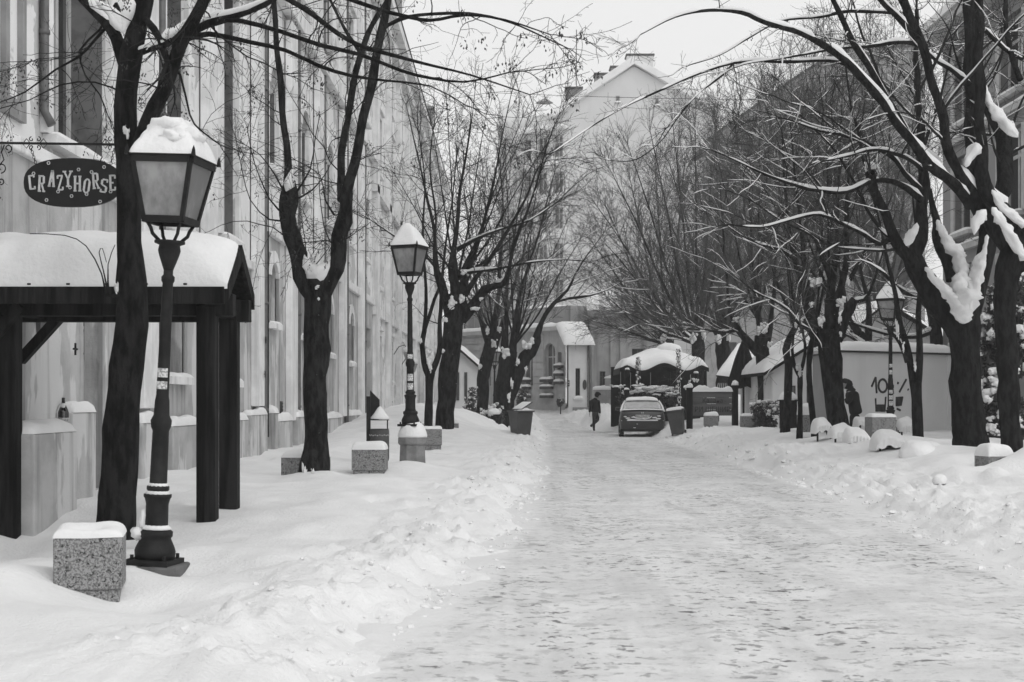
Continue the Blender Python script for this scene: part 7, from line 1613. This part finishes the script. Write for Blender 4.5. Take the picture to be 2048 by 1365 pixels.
loft(mb, [(0.42, csec(0.76, 0.74, 0.98, 1.03)), (1.0, csec(0.78, 0.66, 0.98, 1.37)), (1.4, csec(0.79, 0.66, 0.98, 1.42)), (2.1, csec(0.79, 0.64, 0.98, 1.43)), (2.6, csec(0.78, 0.62, 0.97, 1.36)), (3.35, csec(0.74, 0.70, 0.94, 0.99))])
cabin = obj('cabin', mb, 'car_snowed', t, False)
mb = MB(); quad_panel(mb, (-0.64, 0.46, 1.085), (0.64, 0.46, 1.085), (0.57, 0.88, 1.32), (-0.57, 0.88, 1.32), 0.03); obj('rear_window', mb, 'car_frost', cabin, False)
for s in (-1, 1):
    mb = MB(); quad_panel(mb, (s * 0.80, 1.0, 1.03), (s * 0.80, 2.9, 1.02), (s * 0.615, 2.3, 1.37), (s * 0.615, 1.3, 1.37), 0.02); obj('side_window', mb, 'glass_dark', cabin, False)
    mb = MB(); mb.hexa([(s * 0.42, -0.035, 0.76), (s * 0.74, 0.0, 0.74), (s * 0.80, 0.12, 0.74), (s * 0.42, 0.05, 0.76), (s * 0.44, -0.02, 0.86), (s * 0.74, 0.01, 0.93), (s * 0.80, 0.14, 0.93), (s * 0.44, 0.06, 0.86)]); obj('tail_light', mb, 'light_lens', t, False, bevel=0.015)
    mb = MB(); mb.bar((s * 0.80, 2.75, 1.05), (s * 1.0, 2.7, 1.07), 0.12, 0.14); obj('wing_mirror', mb, 'car_paint', t, False, bevel=0.03)
    for y in (0.78, 3.45):
        mb = MB(); mb.smooth = True; x0, x1 = (s * 0.70, s * 0.885); mb.tube([(x0, y, 0.30), (x0 + s * 0.02, y, 0.30), (x1 - s * 0.02, y, 0.30), (x1, y, 0.30)], [0.28, 0.31, 0.31, 0.28], 20); w = obj('wheel', mb, 'tyre', t, False)
        mb = MB(); mb.tube([(x1, y, 0.30), (x1 + s * 0.008, y, 0.30)], [0.20, 0.18], 14); obj('rim', mb, 'metal_grey', w, False)
mb = MB(); mb.box((-0.26, -0.05, 0.74), (0.26, -0.028, 0.85)); pl = obj('number_plate', mb, 'plate', t, False)
tm = text_mesh('BG 276-KT', 0.105, 0.003); tm.materials.append(MATS['graffiti']); o = link('plate_lettering', tm, pl); o.matrix_local = Matrix.Translation((0, -0.054, 0.795)) @ Matrix.Rotation(math.pi / 2, 4, 'X')
mb = MB()
for x in (-0.035, 0.035): mb.bar((x * 1.15, -0.035, 0.955), (x * 0.9, -0.04, 0.895), 0.014)
mb.bar((-0.03, -0.04, 0.922), (0.03, -0.04, 0.922), 0.012); obj('badge', mb, 'plate', t, False)
mb = MB(); mb.smooth = True; mb.pillow(lambda a, b: (a * 0.80, -0.005 + b * 0.04 + 0.06 * abs(a) ** 3, 0.62), 0.06, 20, 6, 8, 2, 0.5); obj('bumper_snow', mb, 'snow', t, False)
mb = MB(); mb.smooth = True; mb.tube([(-0.34, -0.05, 0.80), (-0.28, -0.06, 0.73), (-0.12, -0.06, 0.70), (0.12, -0.06, 0.70), (0.28, -0.06, 0.73), (0.34, -0.05, 0.80)], 0.018, 6); obj('plate_frame_snow', mb, 'snow', t, False)
mb = MB(); mb.smooth = True; mb.pillow(lambda a, b: (a * 0.79, 0.27 + b * 0.25, 1.018 + 0.02 * (1 - a * a)), 0.04, 16, 10, 8, 4, 0.3); obj('boot_snow', mb, 'snow', t, False)
mb = MB(); mb.smooth = True; mb.pillow(lambda a, b: (a * 0.62, 1.62 + b * 0.72, 1.41 - 0.03 * b * b + 0.02 * (1 - a * a)), 0.10, 14, 14, 8, 5, 0.3); obj('roof_snow', mb, 'snow', t, False)
for s in (-1, 1): mb = MB(); mb.smooth = True; mb.tube([(s * 0.83, 0.1, 0.98), (s * 0.80, 0.45, 1.03), (s * 0.75, 0.75, 1.2), (s * 0.66, 1.02, 1.37)], [0.02, 0.045, 0.04, 0.03], 6); obj('pillar_snow', mb, 'snow', t, False)
for x, z, r in ((-0.35, 0.76, .05), (-0.55, 0.72, .06), (0.45, 0.74, .06), (0.62, 0.8, .05), (0.6, 0.7, .06), (-0.65, 0.78, .04), (0.05, 0.70, .05), (-0.3, 0.36, .03), (-0.2, 0.5, .02)): mb = MB(); mb.smooth = True; mb.blob((x, -0.02, z), (r * 1.6, 0.04, r * 0.5), 6, 0.5, 2, x * 9); obj('snow_spot', mb, 'snow', t, False)
mb = MB(); mb.box((-0.82, 0.02, 0.22), (0.82, 0.2, 0.30)); obj('rear_apron', mb, 'paint_black', t, False)

# ------------------------------------------------------------------ people
def skin_mesh(name, chains, m, parent, sub=2):
    """chains: lists of (Vector, radius or (rx, ry)); the first point of later chains may repeat a point already placed"""
    vs, rs, es, key = [], [], [], {}
    for ch in chains:
        prev = None
        for p, r in ch:
            k = tuple(round(c, 4) for c in p)
            if k not in key: key[k] = len(vs); vs.append(p); rs.append(r)
            i = key[k]
            if prev is not None and prev != i: es.append((prev, i))
            prev = i
    off = wloc(parent); me = bpy.data.meshes.new(name); me.from_pydata([v - off for v in vs], es, [])
    o = link(name, me, None)
    o.modifiers.new('skin', 'SKIN').use_smooth_shade = True
    sl = me.skin_vertices[0].data
    for i, r in enumerate(rs): sl[i].radius = (r, r) if isinstance(r, float) else r
    sl[0].use_root = True
    sb = o.modifiers.new('sub', 'SUBSURF'); sb.levels = sub; sb.render_levels = sub
    dg = bpy.context.evaluated_depsgraph_get(); dg.update()
    m2 = bpy.data.meshes.new_from_object(o.evaluated_get(dg)); bpy.data.objects.remove(o)
    m2.materials.clear(); m2.materials.append(MATS[m]); m2.polygons.foreach_set('use_smooth', [True] * len(m2.polygons))
    r_ = link(name, m2, parent); return r_
def head(parent, c, face, up, r=0.105, hair='hair', cap=None):
    """skull with brow, nose, mouth and ears; face and up are directions"""
    f = Vector(face).normalized(); u = (Vector(up) - f * Vector(up).dot(f)).normalized(); s = f.cross(u)
    def q(a, b, d): return c + s * a + f * b + u * d
    mb = MB(); mb.smooth = True; n = 14; vs = []
    for i in range(n + 1):
        th = math.pi * i / n
        for k in range(20):
            ph = 2 * math.pi * k / 20; x, y, z = math.sin(th) * math.cos(ph), math.sin(th) * math.sin(ph), math.cos(th)
            w = 0.76 * (1 - 0.22 * max(0, -z)); d = 0.94 * (1 - 0.05 * max(0, -z)); bump = 0.0
            if y > 0.4:
                bump += 0.16 * math.exp(-((x / 0.13) ** 2 + ((z + 0.12) / 0.16) ** 2)) + 0.05 * math.exp(-((x / 0.3) ** 2 + ((z + 0.45) / 0.07) ** 2)) + 0.06 * math.exp(-((x / 0.3) ** 2 + ((z + 0.85) / 0.15) ** 2))
                bump -= 0.07 * sum(math.exp(-(((x - e) / 0.13) ** 2 + ((z - 0.05) / 0.09) ** 2)) for e in (-0.32, 0.32))
            vs.append(q(x * w * r, y * d * r + bump * r, z * 1.12 * r))
    mb.add(vs, [(i * 20 + k, (i + 1) * 20 + k, (i + 1) * 20 + (k + 1) % 20, i * 20 + (k + 1) % 20) for i in range(n) for k in range(20)])
    for e in (-1, 1):
        mb.blob(q(e * 0.76 * r, -0.05 * r, -0.02 * r), (0.12 * r, 0.22 * r, 0.3 * r), 6, 0.1)
    h = obj('head', mb, 'skin', parent)
    mb = MB(); mb.smooth = True
    for e in (-1, 1): mb.blob(q(e * 0.30 * r, 0.84 * r, 0.06 * r), 0.09 * r, 5, 0)
    obj('eyes', mb, 'hair', h)
    mb = MB(); mb.smooth = True; vs = []; n = 12
    for i in range(n + 1):
        th = math.pi * i / n
        for k in range(20):
            ph = 2 * math.pi * k / 20; x, y, z = math.sin(th) * math.cos(ph), math.sin(th) * math.sin(ph), math.cos(th)
            g = 1.13 + 0.05 * mnoise.noise(Vector((x, y, z)) * 4)
            if y > 0.25 and z < 0.42: g = 0.80
            if z < -0.75: g = 0.7
            vs.append(q(x * 0.80 * r * g, (y * 0.95 - 0.07) * r * g, z * 1.12 * r * g))
    mb.add(vs, [(i * 20 + k, (i + 1) * 20 + k, (i + 1) * 20 + (k + 1) % 20, i * 20 + (k + 1) % 20) for i in range(n) for k in range(20)])
    obj('hair', mb, hair, h)
    return h
def hand(parent, c, d, palm_n, s=1.0):
    """palm and five curled fingers hanging along direction d"""
    d = Vector(d).normalized(); n = Vector(palm_n); n = (n - d * n.dot(d)).normalized(); w = d.cross(n); ch = []
    root = c; ch.append([(root, 0.022 * s), (root + d * 0.05 * s, (0.036 * s, 0.018 * s)), (root + d * 0.085 * s, (0.038 * s, 0.016 * s))])
    e = root + d * 0.085 * s
    for k, ln in enumerate((0.068, 0.078, 0.074, 0.058)):
        b = e + w * (k - 1.5) * 0.019 * s
        ch.append([(e, (0.038 * s, 0.016 * s)), (b + d * 0.012 * s, 0.009 * s), (b + d * (0.012 + ln * 0.5) * s + n * 0.010 * s, 0.0085 * s), (b + d * (0.012 + ln * 0.8) * s + n * 0.035 * s, 0.0075 * s)])
    th = root + d * 0.03 * s; ch.append([(root, 0.022 * s), (th - w * 0.035 * s + n * 0.01 * s, 0.011 * s), (th - w * 0.045 * s + d * 0.04 * s + n * 0.025 * s, 0.009 * s)])
    return skin_mesh('hand', ch, 'skin', parent, 1)

# walking person
YP = 62.0; B = lambda px, py, dy=0.0: P(px, py, YP + dy)
t = thing('person', 'person in a dark hooded jacket walking across the road with head bowed', 'person', B(1188, 862))
hip, chest, neck = B(1190, 822), B(1189, 805), B(1192, 797.5)
skin_mesh('body', [[(hip, 0.10), (B(1189.5, 813), 0.10), (chest, 0.11), (neck, 0.05), (B(1195, 793), 0.05)], [(hip, 0.10), (B(1188, 841, -0.05), 0.05), (B(1187.5, 860), 0.035)], [(hip, 0.10), (B(1196, 839, 0.08), 0.05), (B(1183, 850, 0.2), 0.035)], [(chest, 0.11), (B(1183, 803, -0.1), 0.05), (B(1180.5, 815, -0.12), 0.035), (B(1180, 826, -0.1), 0.025)], [(chest, 0.11), (B(1196, 803, 0.1), 0.05), (B(1198, 816, 0.12), 0.035), (B(1199.5, 828, 0.08), 0.025)]], 'skin', t, 1)
skin_mesh('jacket', [[(B(1190, 826), (0.19, 0.15)), (hip, (0.19, 0.15)), (B(1189.5, 812), (0.18, 0.15)), (chest, (0.20, 0.15)), (B(1190.5, 800), 0.12), (B(1192.5, 796.5), 0.085)],
    [(chest, (0.20, 0.15)), (B(1182.5, 804, -0.10), 0.085), (B(1180.5, 815, -0.13), 0.07), (B(1179, 826, -0.11), 0.055)], [(chest, (0.20, 0.15)), (B(1196.5, 804, 0.10), 0.085), (B(1198.5, 816, 0.12), 0.07), (B(1199.5, 828, 0.08), 0.055)]], 'cloth_black', t)
skin_mesh('trousers', [[(B(1190, 821), (0.16, 0.12)), (B(1190, 826), (0.16, 0.12)), (B(1188.3, 832, -0.05), 0.10), (B(1188.2, 842, -0.05), 0.078), (B(1187.4, 850), 0.066), (B(1187.6, 858.5), 0.056)], [(B(1190, 826), (0.16, 0.12)), (B(1193.5, 832, 0.06), 0.10), (B(1196, 840, 0.08), 0.078), (B(1190, 845.5, 0.14), 0.066), (B(1184.5, 850, 0.2), 0.056)]], 'cloth_dark', t)
skin_mesh('boot', [[(B(1187.6, 856), 0.055), (B(1187.6, 860.5), 0.06), (B(1190.2, 861.3, -0.03), 0.042)]], 'cloth_black', t, 1)
skin_mesh('boot', [[(B(1185.5, 849, 0.2), 0.055), (B(1181.5, 851.5, 0.2), 0.06), (B(1183.5, 855, 0.2), 0.042)]], 'cloth_black', t, 1)
h = head(t, B(1196.8, 791.3), (0.75, -0.35, -0.45), (0.45, 0, 0.9), 0.108)
mb = MB(); mb.smooth = True; mb.blob(B(1194.8, 789.8), (0.125, 0.12, 0.13), 10, 0.12, 2, 3); obj('hood', mb, 'cloth_black', t)
hand(t, B(1179, 826.5, -0.11), (-0.05, 0, -1), (1, 0, 0)); hand(t, B(1199.6, 828.5, 0.08), (0.05, 0, -1), (-1, 0, 0))

# person at the tree
YQ = 35.2; B = lambda px, py, dy=0.0: P(px, py, YQ + dy)
t = thing('person', 'person in a long dark coat leaning towards the stout tree with bent head', 'person', B(1708, 852))
pel, mid, sh = B(1711, 822), B(1707, 802), B(1704, 786)
skin_mesh('body', [[(pel, 0.12), (mid, 0.11), (sh, 0.12), (B(1698, 778), 0.055), (B(1693, 772), 0.05)], [(pel, 0.12), (B(1706, 845, -0.05), 0.06), (B(1704, 872, -0.05), 0.04)], [(pel, 0.12), (B(1710, 845, 0.12), 0.06), (B(1710, 872, 0.14), 0.04)], [(sh, 0.12), (B(1699, 796, -0.2), 0.045), (B(1692, 806, -0.2), 0.03)]], 'skin', t, 1)
skin_mesh('coat', [[(B(1713, 831), (0.20, 0.17)), (pel, (0.20, 0.17)), (B(1709, 810), (0.185, 0.16)), (mid, (0.18, 0.16)), (B(1705, 793), (0.185, 0.17)), (sh, (0.18, 0.17)), (B(1700, 780), 0.11), (B(1697, 776), 0.09)],
    [(B(1705, 793), (0.185, 0.17)), (B(1702, 789, -0.22), 0.085), (B(1700, 800, -0.26), 0.075), (B(1691, 807, -0.22), 0.06)], [(B(1705, 793), (0.185, 0.17)), (B(1700, 790, 0.2), 0.085), (B(1697, 800, 0.24), 0.07), (B(1689, 802, 0.2), 0.06)]], 'cloth_black', t)
skin_mesh('trousers', [[(B(1711, 826), (0.17, 0.14)), (B(1710, 833), (0.16, 0.14)), (B(1707, 842, -0.06), 0.10), (B(1704, 858, -0.06), 0.075), (B(1703, 872, -0.06), 0.07)], [(B(1710, 833), (0.16, 0.14)), (B(1711, 845, 0.12), 0.10), (B(1711, 858, 0.14), 0.075), (B(1711, 872, 0.14), 0.07)]], 'cloth_black', t)
for dy, px in ((-0.06, 1702), (0.14, 1710)): skin_mesh('boot', [[(B(px, 868, dy), 0.065), (B(px, 873, dy), 0.065), (B(px - 8, 874, dy), 0.05)]], 'cloth_black', t, 1)
head(t, B(1690.5, 768.5), (-0.85, 0.15, -0.50), (-0.5, 0, 0.85), 0.115)
mb = MB(); mb.smooth = True; mb.blob(B(1695, 769), (0.13, 0.10, 0.12), 10, 0.15, 2, 5); mb.blob(B(1699, 775), (0.10, 0.09, 0.07), 8, 0.15, 2, 7); obj('collar_scarf', mb, 'cloth_black', t)
hand(t, B(1690.5, 807.5, -0.22), (-0.8, 0, -0.5), (0, 1, 0)); hand(t, B(1688.5, 802.5, 0.2), (-0.8, 0, -0.5), (0, -1, 0))

# ------------------------------------------------------------------ overhead cables
for k, (a, b, sag, lab) in enumerate((((985, 186, 95), (1560, 200, 60), 3, 'thin overhead cable crossing in front of the white gable'), ((860, 650, 40), (1860, 590, 45), 26, 'thin overhead cable strung low between the two tree rows'))):
    mb = MB(); pts = []
    for i in range(25):
        u = i / 24; Y = a[2] + (b[2] - a[2]) * u; p = P(a[0] + (b[0] - a[0]) * u, a[1] + (b[1] - a[1]) * u + sag * 4 * u * (1 - u), Y); pts.append(p)
    if k == 0: mb.tube(pts, 0.014, 5); tag(obj('overhead_cable', mb, 'iron'), lab, 'cable')

# ------------------------------------------------------------------ haze: fine falling snow in the air
mb = MB(); mb.box((-64, -12, -2.0), (64, 176, 37.5)); o = obj('haze', mb, 'snow'); o.data.materials.clear()
m = bpy.data.materials.new('haze_air'); m.use_nodes = True; n = m.node_tree.nodes; n.clear()
pv = n.new('ShaderNodeVolumePrincipled'); pv.inputs['Color'].default_value = (0.96, 0.96, 0.96, 1); pv.inputs['Density'].default_value = 0.0011; pv.inputs['Anisotropy'].default_value = 0.0
ou = n.new('ShaderNodeOutputMaterial'); m.node_tree.links.new(pv.outputs[0], ou.inputs['Volume']); o.data.materials.append(m)
tag(o, 'faint haze of fine snow in the air', kind='stuff')
